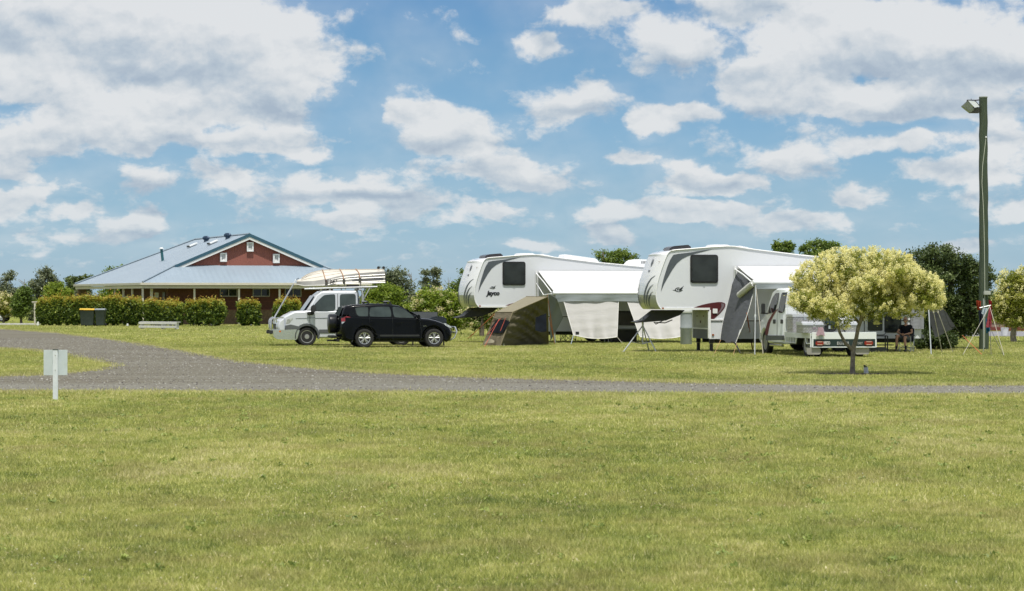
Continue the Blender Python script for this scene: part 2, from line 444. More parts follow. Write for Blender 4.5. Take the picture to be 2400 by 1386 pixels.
for half in (0, 1):
    fac = mth(nt, 'MULTIPLY_ADD', uu_, 1/13.0, (1.0 if half == 0 else -12.0)/13.0, clamp=True)
    cols = (np.arange(NC)/(NC-1)*13-(1 if half == 0 else -12))*100
    hacc = None; hsac = None
    for t0 in range(0, NR, 3):
        wgt = vmth(nt, 'MAXIMUM', vmth(nt, 'SUBTRACT', (1, 1, 1), vmth(nt, 'ABSOLUTE', vmth(nt, 'SUBTRACT', r3.outputs[0], (t0, t0+1, t0+2)))), (0, 0, 0))
        A3, S3 = [], []
        for b_ in range(t0, t0+3):
            A_, S_2 = blob_field(cols, np.full(NC, CY-rows[b_]*100)); A3.append(A_); S3.append(S_2)
        for which, D3 in ((0, A3), (1, S3)):
            stops = []
            for c_ in range(NC):
                v3 = [float(D3[q][c_]) if which == 0 else float(D3[q][c_]*.25+.5) for q in range(3)]
                stops.append((c_/(NC-1), tuple(min(1.5, max(0, z)) for z in v3)))
            o_ = vmth(nt, 'DOT_PRODUCT', ramp(nt, fac, stops), wgt)
            if which == 0: hacc = o_ if hacc is None else mth(nt, 'ADD', hacc, o_)
            else: hsac = o_ if hsac is None else mth(nt, 'ADD', hsac, o_)
    if half == 0: acc, sac = hacc, hsac
    else:
        sel = mth(nt, 'GREATER_THAN', uu_, 12.0)
        acc = mth(nt, 'ADD', mth(nt, 'MULTIPLY', acc, mth(nt, 'SUBTRACT', 1.0, sel)), mth(nt, 'MULTIPLY', hacc, sel))
        sac = mth(nt, 'ADD', mth(nt, 'MULTIPLY', sac, mth(nt, 'SUBTRACT', 1.0, sel)), mth(nt, 'MULTIPLY', hsac, sel))
sac = mth(nt, 'MULTIPLY_ADD', sac, 4.0, -2.0)
outside = mth(nt, 'MAXIMUM', mth(nt, 'GREATER_THAN', mth(nt, 'ABSOLUTE', mth(nt, 'SUBTRACT', uu_, 12.0)), 13.0), mth(nt, 'GREATER_THAN', vv_, 7.4))
acc = mth(nt, 'ADD', mth(nt, 'MULTIPLY', acc, mth(nt, 'SUBTRACT', 1.0, outside)), mth(nt, 'MULTIPLY', outside, .28))
n_big = noise(nt, PB, 1.15, 9, .58)
n_up = noise(nt, vmth(nt, 'ADD', PB, (.06, .24, 0)), 1.15, 6, .55)
n_lo = noise(nt, PB, .5, 3, .5)
n_lo2 = noise(nt, vmth(nt, 'ADD', PB, (.1, .6, 0)), .5, 3, .5)
dens = mth(nt, 'MULTIPLY_ADD', mth(nt, 'SUBTRACT', n_big, .5), 2.1, mth(nt, 'MULTIPLY_ADD', acc, 1.9, -.10))
dm = nn(nt, 'ShaderNodeMapRange'); dm.interpolation_type = 'SMOOTHSTEP'; dm.inputs[1].default_value = -.04; dm.inputs[2].default_value = .58; dm.inputs[4].default_value = .93
nt.links.new(dens, dm.inputs[0])
dv = nn(nt, 'ShaderNodeMapRange'); dv.interpolation_type = 'SMOOTHSTEP'; dv.inputs[1].default_value = -.55; dv.inputs[2].default_value = .55; dv.inputs[4].default_value = .28
nt.links.new(mth(nt, 'MULTIPLY_ADD', mth(nt, 'SUBTRACT', n_lo, .5), 1.6, mth(nt, 'MULTIPLY_ADD', acc, 1.2, -.18)), dv.inputs[0])
alpha = mth(nt, 'MAXIMUM', dm.outputs[0], dv.outputs[0])
sh = mth(nt, 'MULTIPLY_ADD', mth(nt, 'SUBTRACT', n_big, n_up), 1.3, .60)
sh = mth(nt, 'MULTIPLY_ADD', mth(nt, 'SUBTRACT', n_lo, n_lo2), 1.3, sh)
sh = mth(nt, 'MULTIPLY_ADD', mth(nt, 'DIVIDE', sac, mth(nt, 'ADD', acc, .10)), 1.25, sh)
sh = mth(nt, 'SUBTRACT', sh, mth(nt, 'MULTIPLY', mth(nt, 'MAXIMUM', mth(nt, 'SUBTRACT', dens, .5), 0), .10))
ccol = ramp(nt, sh, [(.08, (.47, .56, .67)), (.36, (.60, .68, .76)), (.62, (.775, .815, .85)), (.9, (.905, .92, .93))])
hz = nn(nt, 'ShaderNodeMapRange'); hz.inputs[1].default_value = 0; hz.inputs[2].default_value = 2.8; hz.inputs[3].default_value = .72; hz.inputs[4].default_value = 1
nt.links.new(v, hz.inputs[0])
alpha2 = mth(nt, 'MULTIPLY', alpha, hz.outputs[0])
bg1 = nn(nt, 'ShaderNodeBackground'); bg1.inputs[1].default_value = .082
tm = nn(nt, 'ShaderNodeMix'); tm.data_type = 'RGBA'; tm.blend_type = 'MULTIPLY'; tm.inputs[0].default_value = 1
tr_ = ramp(nt, mth(nt, 'MULTIPLY', v, 1/8.0, clamp=True), [(0, (.64, .93, 1.46)), (.3, (.54, .78, 1.15)), (.7, (.46, .69, .96)), (1, (.37, .605, .90))])
nt.links.new(sky.outputs[0], tm.inputs[6]); nt.links.new(tr_, tm.inputs[7])
nt.links.new(tm.outputs[2], bg1.inputs[0])
bg2 = nn(nt, 'ShaderNodeBackground'); bg2.inputs[1].default_value = .74; nt.links.new(ccol, bg2.inputs[0])
mx = nn(nt, 'ShaderNodeMixShader'); nt.links.new(alpha2, mx.inputs[0]); nt.links.new(bg1.outputs[0], mx.inputs[1]); nt.links.new(bg2.outputs[0], mx.inputs[2])
wo = nn(nt, 'ShaderNodeOutputWorld'); nt.links.new(mx.outputs[0], wo.inputs[0])
w.cycles.sampling_method = 'MANUAL'; w.cycles.sample_map_resolution = 512

vs_ = scene.view_settings; vs_.view_transform = 'Standard'; vs_.look = 'None'; vs_.exposure = .22; vs_.gamma = 1
cy = scene.cycles; cy.max_bounces = 6; cy.diffuse_bounces = 3; cy.glossy_bounces = 3; cy.transmission_bounces = 3; cy.transparent_max_bounces = 6
cy.use_adaptive_sampling = True; cy.adaptive_threshold = .015; cy.adaptive_min_samples = 24; cy.use_denoising = True; cy.denoiser = 'OPENIMAGEDENOISE'; cy.denoising_input_passes = 'RGB_ALBEDO_NORMAL'; cy.denoising_prefilter = 'ACCURATE'
cy.caustics_reflective = False; cy.caustics_refractive = False; cy.sample_clamp_indirect = 4

# ================================================================== ground, road, grass
def lawn_colour(nt, pos):
    """the lawn's own patchiness: lush, olive and dry areas by place"""
    big = noise(nt, pos, .11, 4, .55); mid = noise(nt, pos, .55, 5, .6); fine = noise(nt, pos, 4.5, 5, .65)
    sx = nn(nt, 'ShaderNodeSeparateXYZ'); nt.links.new(pos, sx.inputs[0])
    mixn = mth(nt, 'MULTIPLY_ADD', big, .9, mth(nt, 'MULTIPLY_ADD', mid, .75, mth(nt, 'MULTIPLY', fine, .45)))
    f = mth(nt, 'MULTIPLY_ADD', mixn, 1.0, -.55, clamp=True)
    return f, mid, fine, sx
LAWN = [(.22, (.16, .19, .04)), (.42, (.23, .27, .05)), (.56, (.30, .33, .065)), (.72, (.37, .37, .09)), (.9, (.42, .36, .14))]
gm = bpy.data.materials.new('lawn_soil'); gm.use_nodes = True; nt = gm.node_tree; b = nt.nodes['Principled BSDF']
pos = nn(nt, 'ShaderNodeNewGeometry').outputs['Position']
f, mid, fine, sx = lawn_colour(nt, pos)
c = ramp(nt, f, LAWN)
mott = noise(nt, pos, 22, 5, .7)
c = mixc(nt, ramp(nt, mott, [(.38, .75), (.62, 0.0)]), c, (.085, .095, .03))
nt.links.new(c, b.inputs['Base Color']); b.inputs['Roughness'].default_value = .95; b.inputs['Specular IOR Level'].default_value = .1
bp = nn(nt, 'ShaderNodeBump'); bp.inputs['Strength'].default_value = .7; bp.inputs['Distance'].default_value = .06
nt.links.new(mott, bp.inputs['Height']); nt.links.new(bp.outputs[0], b.inputs['Normal'])

g = MB(); g.face([(-3000, -200, 0), (3000, -200, 0), (3000, 6000, 0), (-3000, 6000, 0)])
tag(g.build('ground', gm, smooth=False), 'short mown lawn stretching to the horizon', None, None, 'structure')

def edge(pts, step=14, amp=1.0):
    """ragged edge through picture points, put on the ground"""
    out = []
    for (x0, y0), (x1, y1) in zip(pts[:-1], pts[1:]):
        n = max(1, int(abs(x1-x0)/step))
        for i in range(n):
            t = i/n; out.append((x0+(x1-x0)*t, y0+(y1-y0)*t+random.uniform(-1, 1)*amp))
    out.append(pts[-1]); return [gnd(*p) for p in out]
near_e = [(-400,921),(200,921),(900,923),(1400,925),(2000,927),(2800,930)]
far_e = [(2800,901),(2400,902),(2000,903),(1750,899),(1450,892),(1150,885),(900,875),(720,862),(560,846),(430,822),(330,806),(230,792),(120,779),(0,771),(-400,758)]
isl = [(-400,806),(0,818),(60,821),(130,829),(200,842),(262,857),(215,868),(120,877),(0,882),(-400,886)]
road_pts = edge(near_e, 12, .9)+edge(far_e, 12, .9)+edge(isl, 10, .8)
rm = bpy.data.materials.new('gravel_surface'); rm.use_nodes = True; nt = rm.node_tree; b = nt.nodes['Principled BSDF']
pos = nn(nt, 'ShaderNodeNewGeometry').outputs['Position']
mp = nn(nt, 'ShaderNodeMapping'); mp.inputs['Scale'].default_value = (.35, 1, 1); nt.links.new(pos, mp.inputs[0])
n1 = noise(nt, mp.outputs[0], .35, 5, .6); n2 = noise(nt, pos, 9, 6, .7)
vo = nn(nt, 'ShaderNodeTexVoronoi'); vo.inputs['Scale'].default_value = 26; nt.links.new(pos, vo.inputs['Vector'])
c = ramp(nt, n1, [(.3, (.115, .102, .070)), (.5, (.155, .146, .106)), (.7, (.19, .186, .145))])
sx = nn(nt, 'ShaderNodeSeparateXYZ'); nt.links.new(pos, sx.inputs[0])
blue = nn(nt, 'ShaderNodeMapRange'); blue.interpolation_type = 'SMOOTHSTEP'
for i_, v_ in ((1, 60.3), (2, 57.6), (3, 0), (4, .6)): blue.inputs[i_].default_value = v_
nt.links.new(mth(nt, 'MULTIPLY_ADD', n1, 1.5, mth(nt, 'ADD', sx.outputs[1], -.7)), blue.inputs[0])
c = mixc(nt, blue.outputs[0], c, (.23, .23, .195))
hsv = nn(nt, 'ShaderNodeSeparateColor'); nt.links.new(vo.outputs['Color'], hsv.inputs[0])
c = mixc(nt, mth(nt, 'MULTIPLY', hsv.outputs[0], .5), c, (.10, .09, .085))
c = mixc(nt, ramp(nt, n2, [(.55, 0.0), (.75, .5)]), c, (.17, .145, .11))
rut = mth(nt, 'SINE', mth(nt, 'MULTIPLY', mth(nt, 'ADD', mth(nt, 'MULTIPLY_ADD', n1, 1.2, sx.outputs[1]), mth(nt, 'MULTIPLY', sx.outputs[0], .02)), 3.6))
c = mixc(nt, mth(nt, 'MULTIPLY', ramp(nt, rut, [(.2, 0.0), (1.0, 1.0)]), .22), c, (.225, .22, .188))
dirt = noise(nt, mp.outputs[0], 1.1, 6, .7)
c = mixc(nt, ramp(nt, dirt, [(.56, 0.0), (.70, .7)]), c, (.11, .085, .06))
nt.links.new(c, b.inputs['Base Color']); b.inputs['Roughness'].default_value = .9; b.inputs['Specular IOR Level'].default_value = .2
bp = nn(nt, 'ShaderNodeBump'); bp.inputs['Strength'].default_value = .8; bp.inputs['Distance'].default_value = .03
nt.links.new(mth(nt, 'ADD', vo.outputs['Distance'], n2), bp.inputs['Height']); nt.links.new(bp.outputs[0], b.inputs['Normal'])
g = MB(); g.face([(p.x, p.y, .004) for p in road_pts])
rd = g.build('gravel_road', rm, smooth=False, tri=True); tag(rd, 'grey gravel road crossing the lawn and curving off to the left', None, None, 'structure')

# sealed road far right, behind the trees
sm_ = mat('road_seal', (.20, .20, .21), .85, var=.12, scale=2)
g = MB(); a0, a1 = gnd(2120, 777), gnd(2120, 789)
g.face([(a0.x-2, a1.y, .005), (a0.x+60, a1.y-2, .005), (a0.x+60, a0.y-2, .005), (a0.x-2, a0.y, .005)])
tag(g.build('far_road', sm_, smooth=False), 'pale sealed road passing in front of the far right fence', None, None, 'structure')
kb = mat('kerb_concrete', (.55, .55, .53), .85, var=.1)
g = MB(); a0 = gnd(-300, 762.5); a1 = gnd(92, 762.5)
g.bx(a0.x, a1.x, a0.y, a0.y+.5, -.05, .12)
tag(g.build('kerb', kb, bevel=.02), 'pale concrete kerb at the far left edge of the lawn', None, None, 'structure')

# ---- numpy helpers for scattering
RP = np.array([(p.x, p.y) for p in road_pts])
def in_road(x, y):
    inside = np.zeros(len(x), bool); j = len(RP)-1
    for i in range(len(RP)):
        xi, yi = RP[i]; xj, yj = RP[j]
        if yi != yj:
            c_ = ((yi > y) != (yj > y)); inside ^= c_ & (x < (xj-xi)*(y-yi)/(yj-yi)+xi)
        j = i
    return inside
def vnoise(x, y, s, seed):
    """smooth value noise"""
    r_ = np.random.default_rng(seed).random((256, 256)); X = x/s; Y_ = y/s
    xi = np.floor(X).astype(int); yi = np.floor(Y_).astype(int); fx = X-xi; fy = Y_-yi
    fx = fx*fx*(3-2*fx); fy = fy*fy*(3-2*fy)
    g_ = lambda a, b_: r_[a % 256, b_ % 256]
    return (g_(xi, yi)*(1-fx)+g_(xi+1, yi)*fx)*(1-fy)+(g_(xi, yi+1)*(1-fx)+g_(xi+1, yi+1)*fx)*fy
def scatter(y0, y1, n, marg=1.03, power=1.0):
    """points on the ground inside the view wedge (a little wider), evenly spread"""
    y = np.sqrt(rng.random(n)*(y1**2-y0**2)+y0**2)
    x = (rng.random(n)*2-1)*y*(1200/F)*marg
    return x, y
def blades(x, y, h, wd, lean=.5):
    n = len(x); th = rng.random(n)*2*math.pi
    wx, wy = np.cos(th)*wd/2, np.sin(th)*wd/2
    la = rng.random(n)*2*math.pi; lr = h*lean*rng.random(n)*1.4
    v = np.zeros((n, 3, 3))
    v[:, 0] = np.stack([x-wx, y-wy, np.full(n, -.003)], 1); v[:, 1] = np.stack([x+wx, y+wy, np.full(n, -.003)], 1)
    v[:, 2] = np.stack([x+np.cos(la)*lr, y+np.sin(la)*lr, h], 1)
    return v.reshape(-1, 3)
def grass_tint(x, y):
    t = .34*vnoise(x*1.2+y*.15, y*.38, 4.5, 1)+.32*vnoise(x*1.3-y*.1, y*.45, 1.9, 2)+.34*vnoise(x, y*.5, .45, 3)
    t = t+.10*np.clip((26.5-y)/5, 0, 1)-.07*np.exp(-((y-41)/9)**2)*np.clip(.6-x*.12, 0, 1)+.05*np.exp(-((y-30)/4)**2)
    return t
V, T = [], []
# bands: (near, far, count, height, width)
for y0, y1, n, h, wd in ((16.2, 25, 400000, .032, .0070), (25, 38, 400000, .033, .0095), (38, 56, 380000, .032, .012), (56, 78, 330000, .036, .016), (78, 112, 380000, .036, .020), (112, 190, 240000, .045, .035)):
    x, y = scatter(y0, y1, n)
    k = ~in_road(x, y) & ((y < 84.5) | (y > 200) | (x < 13.6) | (y > F*HC/(777-CY)) | (y < F*HC/(789-CY)))
    k &= ((x-8.15)/.95)**2+((y-66.4)/1.1)**2 > rng.uniform(.35, 1.1, n)
    # clumping: thin out some spots
    c_ = vnoise(x, y*.6, .22, 9)*.6+vnoise(x, y*.5, .6, 10)*.4
    k &= rng.random(n) < .45+c_*.9
    x, y = x[k], y[k]; n = len(x)
    cl = vnoise(x, y, .35, 12); t = grass_tint(x, y)
    hh = h*np.where(rng.random(n) < .03, 1.7, 1)*rng.uniform(.4, 1.3, n)*(.4+.8*cl+.5*vnoise(x, y, .14, 16))
    V.append(blades(x, y, hh, wd*rng.uniform(.6, 1.3, n), .9))
    tuft = vnoise(x, y, .16, 14)*.6+vnoise(x, y, .075, 15)*.4
    tt = np.clip((t-.5)*.9+.46+(tuft-.5)*.62+rng.normal(size=n)*.15, 0, .93)
    tt = np.where(rng.random(n) < .05+.16*np.clip((t-.55)*3, 0, 1), rng.uniform(.85, 1, n), tt)
    T.append(tt)
# taller yellowed fringe along the road edges
ex, ey = [], []
for pts, s_ in ((edge(near_e, 3, 2), 0), (edge(far_e, 3, 2), 0), (edge(isl, 3, 2), 0)):
    for p in pts:
        if abs(p.x) < p.y*.2: ex.append(p.x); ey.append(p.y)
ex, ey = np.repeat(ex, 42), np.repeat(ey, 42); n = len(ex)
ex = ex+rng.normal(size=n)*.18; ey = ey+rng.normal(size=n)*.42*np.repeat(rng.random(n//42)**2*2+.2, 42)
V.append(blades(ex, ey, rng.uniform(.02, .075, n), .014*rng.uniform(.6, 1.3, n), .8)); T.append(np.clip(rng.normal(size=n)*.2+.68, 0, 1))
GR = [(0, (.15, .20, .054)), (.28, (.292, .330, .086)), (.52, (.455, .472, .128)), (.76, (.60, .58, .21)), (1, (.76, .685, .41))]
gmat = leafm('grass_blades', GR, .35, .6)
nt = gmat.node_tree; rp_ = [n for n in nt.nodes if n.type == 'VALTORGB'][0]; tgt = [l.to_socket for l in rp_.outputs[0].links]
gp = nn(nt, 'ShaderNodeNewGeometry').outputs['Position']; gm_ = nn(nt, 'ShaderNodeMapping'); gm_.inputs['Scale'].default_value = (1, .5, 1); nt.links.new(gp, gm_.inputs[0])
br_ = noise(nt, gm_.outputs[0], .9, 6, .68); gn_ = noise(nt, vmth(nt, 'ADD', gm_.outputs[0], (31, 7, 0)), .7, 6, .66)
gc = mixc(nt, ramp(nt, br_, [(.47, 0.0), (.66, .60)]), rp_.outputs[0], (.38, .325, .145))
gc = mixc(nt, ramp(nt, gn_, [(.52, 0.0), (.70, .38)]), gc, (.23, .34, .07))
for t_s in tgt: nt.links.new(gc, t_s)
V = np.concatenate(V); T = np.concatenate(T)
go = np_mesh('grass', V, 3, gmat, T); tag(go, 'green and straw coloured grass blades of the mown lawn', 'grass', None, 'stuff')
# broad leaved weeds and dry clippings
x, y = scatter(16.5, 56, 600); k = ~in_road(x, y) & (rng.random(len(x)) < vnoise(x, y, 3.5, 51)*1.1); x, y = x[k], y[k]
nl = 16; X_ = np.repeat(x, nl); Y_ = np.repeat(y, nl); a_ = rng.random(len(X_))*6.283; r_ = rng.uniform(.01, .075, len(X_))*np.repeat(rng.uniform(.5, 1.3, len(x)), nl)
P_ = np.stack([X_+np.cos(a_)*r_, Y_+np.sin(a_)*r_, rng.uniform(.012, .05, len(X_))], 1)
tw = np.clip(np.repeat(rng.random(len(x)), nl)*.7+rng.random(len(X_))*.3, 0, 1)
tag(np_mesh('lawn_weeds', leaves(P_, .045, tw, 1.9, up=2.5), 4, leafm('weed_leaf', [(0, (.17, .23, .06)), (.6, (.26, .33, .08)), (1, (.34, .40, .10))], .3), tw), 'broad leaved weeds growing low in the lawn', 'weeds', None, 'stuff')
x, y = scatter(17, 56, 60000); wv_ = vnoise(x*.8, y*.8, 1.6, 61)*.6+vnoise(x, y, .45, 62)*.4
k = ~in_road(x, y) & (wv_ > .66) & (rng.random(len(x)) < .8); x, y = x[k], y[k]
P_ = np.stack([x, y, rng.uniform(.025, .05, len(x))], 1); tw = rng.random(len(x))
tag(np_mesh('grass_clippings', leaves(P_, .022, tw, 3.0, up=3), 4, leafm('dry_clipping', [(0, (.22, .17, .08)), (.5, (.45, .38, .2)), (1, (.66, .60, .38))], .2), tw), 'dry straw coloured clippings lying in patches on the lawn', 'clippings', None, 'stuff')
# small white-ish seed heads / clover in the lawn
x, y = scatter(17, 56, 6000); k = ~in_road(x, y) & (vnoise(x, y, 3, 21) > .55); x, y = x[k], y[k]
p = np.stack([x, y, rng.uniform(.03, .05, len(x))], 1)
np_ = leaves(p, .012, None, 1.2)
o_ = np_mesh('clover_flowers', np_, 4, leafm('clover_white', [(0, (.45, .43, .3)), (1, (.62, .6, .48))], .2), rng.random(len(x)))
tag(o_, 'tiny pale clover heads dotted over the lawn', 'flowers', None, 'stuff')
# loose gravel
x, y = scatter(52, 122, 75000, 1.05); k = in_road(x, y); x, y = x[k], y[k]; n = len(x)
s_ = rng.uniform(.008, .026, n)*(1+(rng.random(n) < .04)*.6)
oc = np.array([(1,0,0),(0,1,0),(-1,0,0),(0,-1,0),(0,0,.7)]); tr = [(0,1,4),(1,2,4),(2,3,4),(3,0,4)]
th = rng.random(n)*6.28; cs, sn = np.cos(th), np.sin(th)
tri_ = np.array([oc[list(t)] for t in tr]).reshape(12, 3)
vv = np.repeat(tri_[None], n, 0)*(s_[:, None, None]*rng.uniform(.6, 1.3, (n, 1, 3)))
vx = vv[..., 0]*cs[:, None]-vv[..., 1]*sn[:, None]+x[:, None]; vy = vv[..., 0]*sn[:, None]+vv[..., 1]*cs[:, None]+y[:, None]
vv = np.stack([vx, vy, vv[..., 2]+.004], 2).reshape(-1, 3)
st = leafm('gravel_stones', [(0, (.055, .05, .05)), (.35, (.13, .12, .10)), (.8, (.20, .195, .17)), (1, (.34, .335, .31))], 0, .85)
tag(np_mesh('gravel_stones', vv, 3, st, np.repeat(rng.random(n), 4)), 'loose grey and brown stones scattered over the gravel road', 'gravel', None, 'stuff')
# ================================================================== the hall
WHITE = mat('white_paint', (.74, .75, .75), .45, var=.03)
CREAM = mat('cream_trim', (.60, .57, .48), .5, var=.05)
ROOFM = mat('steel_roofing', (.265, .33, .39), .45, metal=.1, var=.04, scale=.5, wave=(0, .38, .4))
ROOFS = mat('steel_roofing_side', (.265, .33, .39), .45, metal=.1, var=.04, scale=.5, wave=(1, .38, .4))
REDW = mat('red_cladding', (.265, .092, .068), .75, var=.06, scale=1.3, wave=(0, .16, .25))
BRICK = mat('dark_brick', (.105, .042, .034), .9, var=.25, scale=9, bump=.5, bscale=22)
BRICK2 = mat('brown_brick', (.20, .14, .085), .9, var=.25, scale=9, bump=.5, bscale=22)
BLUET = mat('blue_trim', (.035, .10, .15), .45, var=.06)
ALU = mat('window_aluminium', (.33, .32, .29), .4, metal=.4)
DGLASS = glassm('dark_window')
B = Frame(-23.6, 177.0, R(17.5))
W_, D_, EZ, PITCH, S_ = 15.0, 28.5, 2.70, .425, 2.7
RZ = EZ+W_/2*PITCH; GZ = EZ+S_*PITCH
hall = root('hall_building', B.o, B.rz, 'long single storey hall with pale blue steel roof, red gable and deep verandah', 'building')
m = MB()          # left slope, right slope, rear hip
ov = .24
m.face([(0, 0, EZ), (S_, S_-0, GZ), (S_, S_-ov, GZ), (W_/2, S_-ov, RZ), (W_/2, D_-W_/2, RZ), (0, D_, EZ)])
m.face([(W_, 0, EZ), (W_-S_, S_, GZ), (W_-S_, S_-ov, GZ), (W_/2, S_-ov, RZ), (W_/2, D_-W_/2, RZ), (W_, D_, EZ)])
roof = m.build('roof', ROOFS, hall, smooth=False, tri=True)
m = MB(); m.face([(0, D_, EZ), (W_/2, D_-W_/2, RZ), (W_, D_, EZ)]); m.build('hip_end', ROOFM, hall, smooth=False)
m = MB(); m.face([(0, 0, EZ-.002), (W_, 0, EZ-.002), (W_-S_, S_, GZ-.002), (S_, S_, GZ-.002)])
vr = m.build('verandah_roof', ROOFM, hall, smooth=False)
m = MB()
for a, b_ in (((0, 0, EZ+.03), (S_, S_, GZ+.03)), ((W_, 0, EZ+.03), (W_-S_, S_, GZ+.03)), ((W_/2, S_-ov, RZ+.02), (W_/2, D_-W_/2, RZ+.02)), ((W_/2, D_-W_/2, RZ+.02), (0, D_, EZ+.03))):
    m.tube([Vector(a)+Vector((0, 0, .03)), Vector(b_)+Vector((0, 0, .03))], .055, 6)
m.build('ridge_capping', ROOFM, roof)
# gable wall and barge boards
gy = S_+.02
m = MB(); m.prism([(S_+.25, GZ-.1), (W_-S_-.25, GZ-.1), (W_/2, RZ-.16)], 'y', gy+.0, gy+.2)
gab = m.build('gable_wall', REDW, hall, smooth=False)
for sgn, lab in ((1, 0), (-1, 1)):
    def X(t): return W_/2-sgn*t
    half = W_/2-S_
    m = MB(); m.prism([(X(0), RZ+.06), (X(half+.15), GZ+.0), (X(half+.15)-0, GZ-.20), (X(0), RZ-.16)], 'y', S_-ov-.06, S_-ov)
    m.build('barge_board', BLUET, hall, smooth=False)
    m = MB(); m.prism([(X(0), RZ-.16), (X(half+.15), GZ-.20), (X(half-.1), GZ-.28), (X(0), RZ-.34)], 'y', S_-ov-.03, S_-ov+.03)
    m.build('barge_lining', WHITE, hall, smooth=False)
    m = MB(); m.face([(X(0), S_-ov, RZ-.17), (X(half), S_-ov, GZ-.17), (X(half), gy+.0, GZ-.17), (X(0), gy+.0, RZ-.17)]); m.build('gable_soffit', WHITE, hall, smooth=False)
# gable vents
LOUV = mat('vent_louvre', (.78, .79, .79), .5, var=.03)
for (px0, py0, px1, py1) in ((516, 593, 531.5, 614), (578.5, 568, 594, 590), (640, 595.5, 655, 617)):
    x0, z1 = B.side(px0, py0, gy-.1); x1, z0 = B.side(px1, py1, gy-.1)
    m = MB(); t = .09
    for a in ((x0, x1, z1-t, z1), (x0, x1, z0, z0+t), (x0, x0+t, z0+t, z1-t), (x1-t, x1, z0+t, z1-t)): m.bx(a[0], a[1], gy-.16, gy-.002, a[2], a[3])
    vt = m.build('gable_vent', LOUV, hall, smooth=False)
    m = MB(); n = 6
    for i in range(n):
        z = z0+t+(i+.5)*(z1-z0-2*t)/n
        m.box(((x0+x1)/2, gy-.06, z), (x1-x0-2*t, .012, (z1-z0)/n*1.05), M=Matrix.Rotation(R(-38), 3, 'X'))
    m.build('louvre', LOUV, vt, smooth=False)
# gutters
m = MB(); m.bx(-.12, W_+.12, -.14, 0, EZ-.17, EZ+.0); m.bx(-.14, -.002, 0, D_, EZ-.17, EZ); m.bx(W_, W_+.14, 0, D_, EZ-.17, EZ)
m.build('gutter', CREAM, hall, bevel=.02)
m = MB(); m.bx(.02, W_-.02, .02, .08, EZ-.36, EZ-.19); m.bx(.02, .08, .08, D_, EZ-.36, EZ-.19); m.build('fascia_beam', CREAM, hall, smooth=False)
m = MB(); m.bx(.1, W_-.1, .1, 1.9, EZ-.12, EZ-.09); m.bx(.1, 1.9, 1.9, D_-.2, EZ-.12, EZ-.09); m.build('verandah_ceiling', CREAM, hall, smooth=False)
# verandah posts
def post(x, y, s=.12):
    m = MB(); m.bx(x-s/2, x+s/2, y-s/2, y+s/2, 0, EZ-.37 if s < .3 else EZ-.2); m.build('verandah_post', CREAM, hall, bevel=.01)
for px in (334.5, 455.5, 560, 655, 752): post(B.side(px, 700, .22)[0], .22)
post(.75, .85, .16)
for px in (310, 289.5, 269.5): post(.22, B.end(px, 700, .22)[0])
# walls
fy = 2.0
m = MB(); m.bx(2.0, W_-2, fy, fy+.2, .95, EZ-.12); m.build('front_wall', BRICK, hall, smooth=False)
m = MB(); m.bx(2.0, W_-2, fy-.03, fy+.2, 0, .93); m.build('wall_base', BRICK2, hall, smooth=False)
m = MB(); m.bx(1.98, W_-1.98, fy-.045, fy, .93, .99); m.bx(1.98, W_-1.98, fy-.04, fy, 1.5, 1.53); m.build('wall_moulding', mat('brick_band', (.17, .065, .05), .8), hall, smooth=False)
m = MB(); m.bx(2.0, 2.2, fy+.2, 20, 0, EZ-.12); m.bx(W_-2.2, W_-2, fy+.2, 20, 0, EZ-.12); m.bx(2.2, W_-2.2, 19.8, 20, 0, EZ-.12); m.build('side_wall', BRICK, hall, smooth=False)
m = MB(); m.bx(.1, .7, D_-1.0, D_-.4, 0, EZ-.1); m.build('brick_pillar', BRICK2, hall, smooth=False)
m = MB(); yb = B.end(298, 700, 2.0)[0]; m.bx(1.93, 1.99, yb-1.3, yb+1.3, 1.55, 1.85); m.bx(1.94, 1.985, yb-1.55, yb-1.3, 1.6, 1.8)
m.build('arrow_board', mat('sign_grey', (.42, .43, .42), .6), hall, bevel=.01)
for (px0, px1) in ((515, 556), (592, 632), (667, 706)):
    x0, z1 = B.side(px0, 676.5, fy); x1, z0 = B.side(px1, 695.5, fy); t = .05; xm = (x0+x1)/2
    m = MB()
    for a in ((x0, x1, z1-t, z1), (x0, x1, z0, z0+t), (x0, x0+t, z0+t, z1-t), (x1-t, x1, z0+t, z1-t), (xm-t/2, xm+t/2, z0+t, z1-t)): m.bx(a[0], a[1], fy-.06, fy, a[2], a[3])
    wd = m.build('window', ALU, hall, smooth=False)
    m = MB(); m.bx(x0+t, xm-t/2, fy-.03, fy-.01, z0+t, z1-t); m.bx(xm+t/2, x1-t, fy-.045, fy-.025, z0+t, z1-t); m.build('pane', DGLASS, wd, smooth=False)
# side door and small meter box
m = MB(); m.bx(1.95, 1.99, 2.7, 3.6, 0, 2.1); m.build('door', mat('door_dark', (.05, .06, .065), .5), hall, bevel=.01)
x0, z1 = B.side(362, 686, fy); x1, z0 = B.side(371, 698, fy)
m = MB(); m.bx(x0, x1, fy-.14, fy-.0, z0, z1); m.build('meter_box', mat('meter_grey', (.5, .5, .47), .6), hall, bevel=.02)
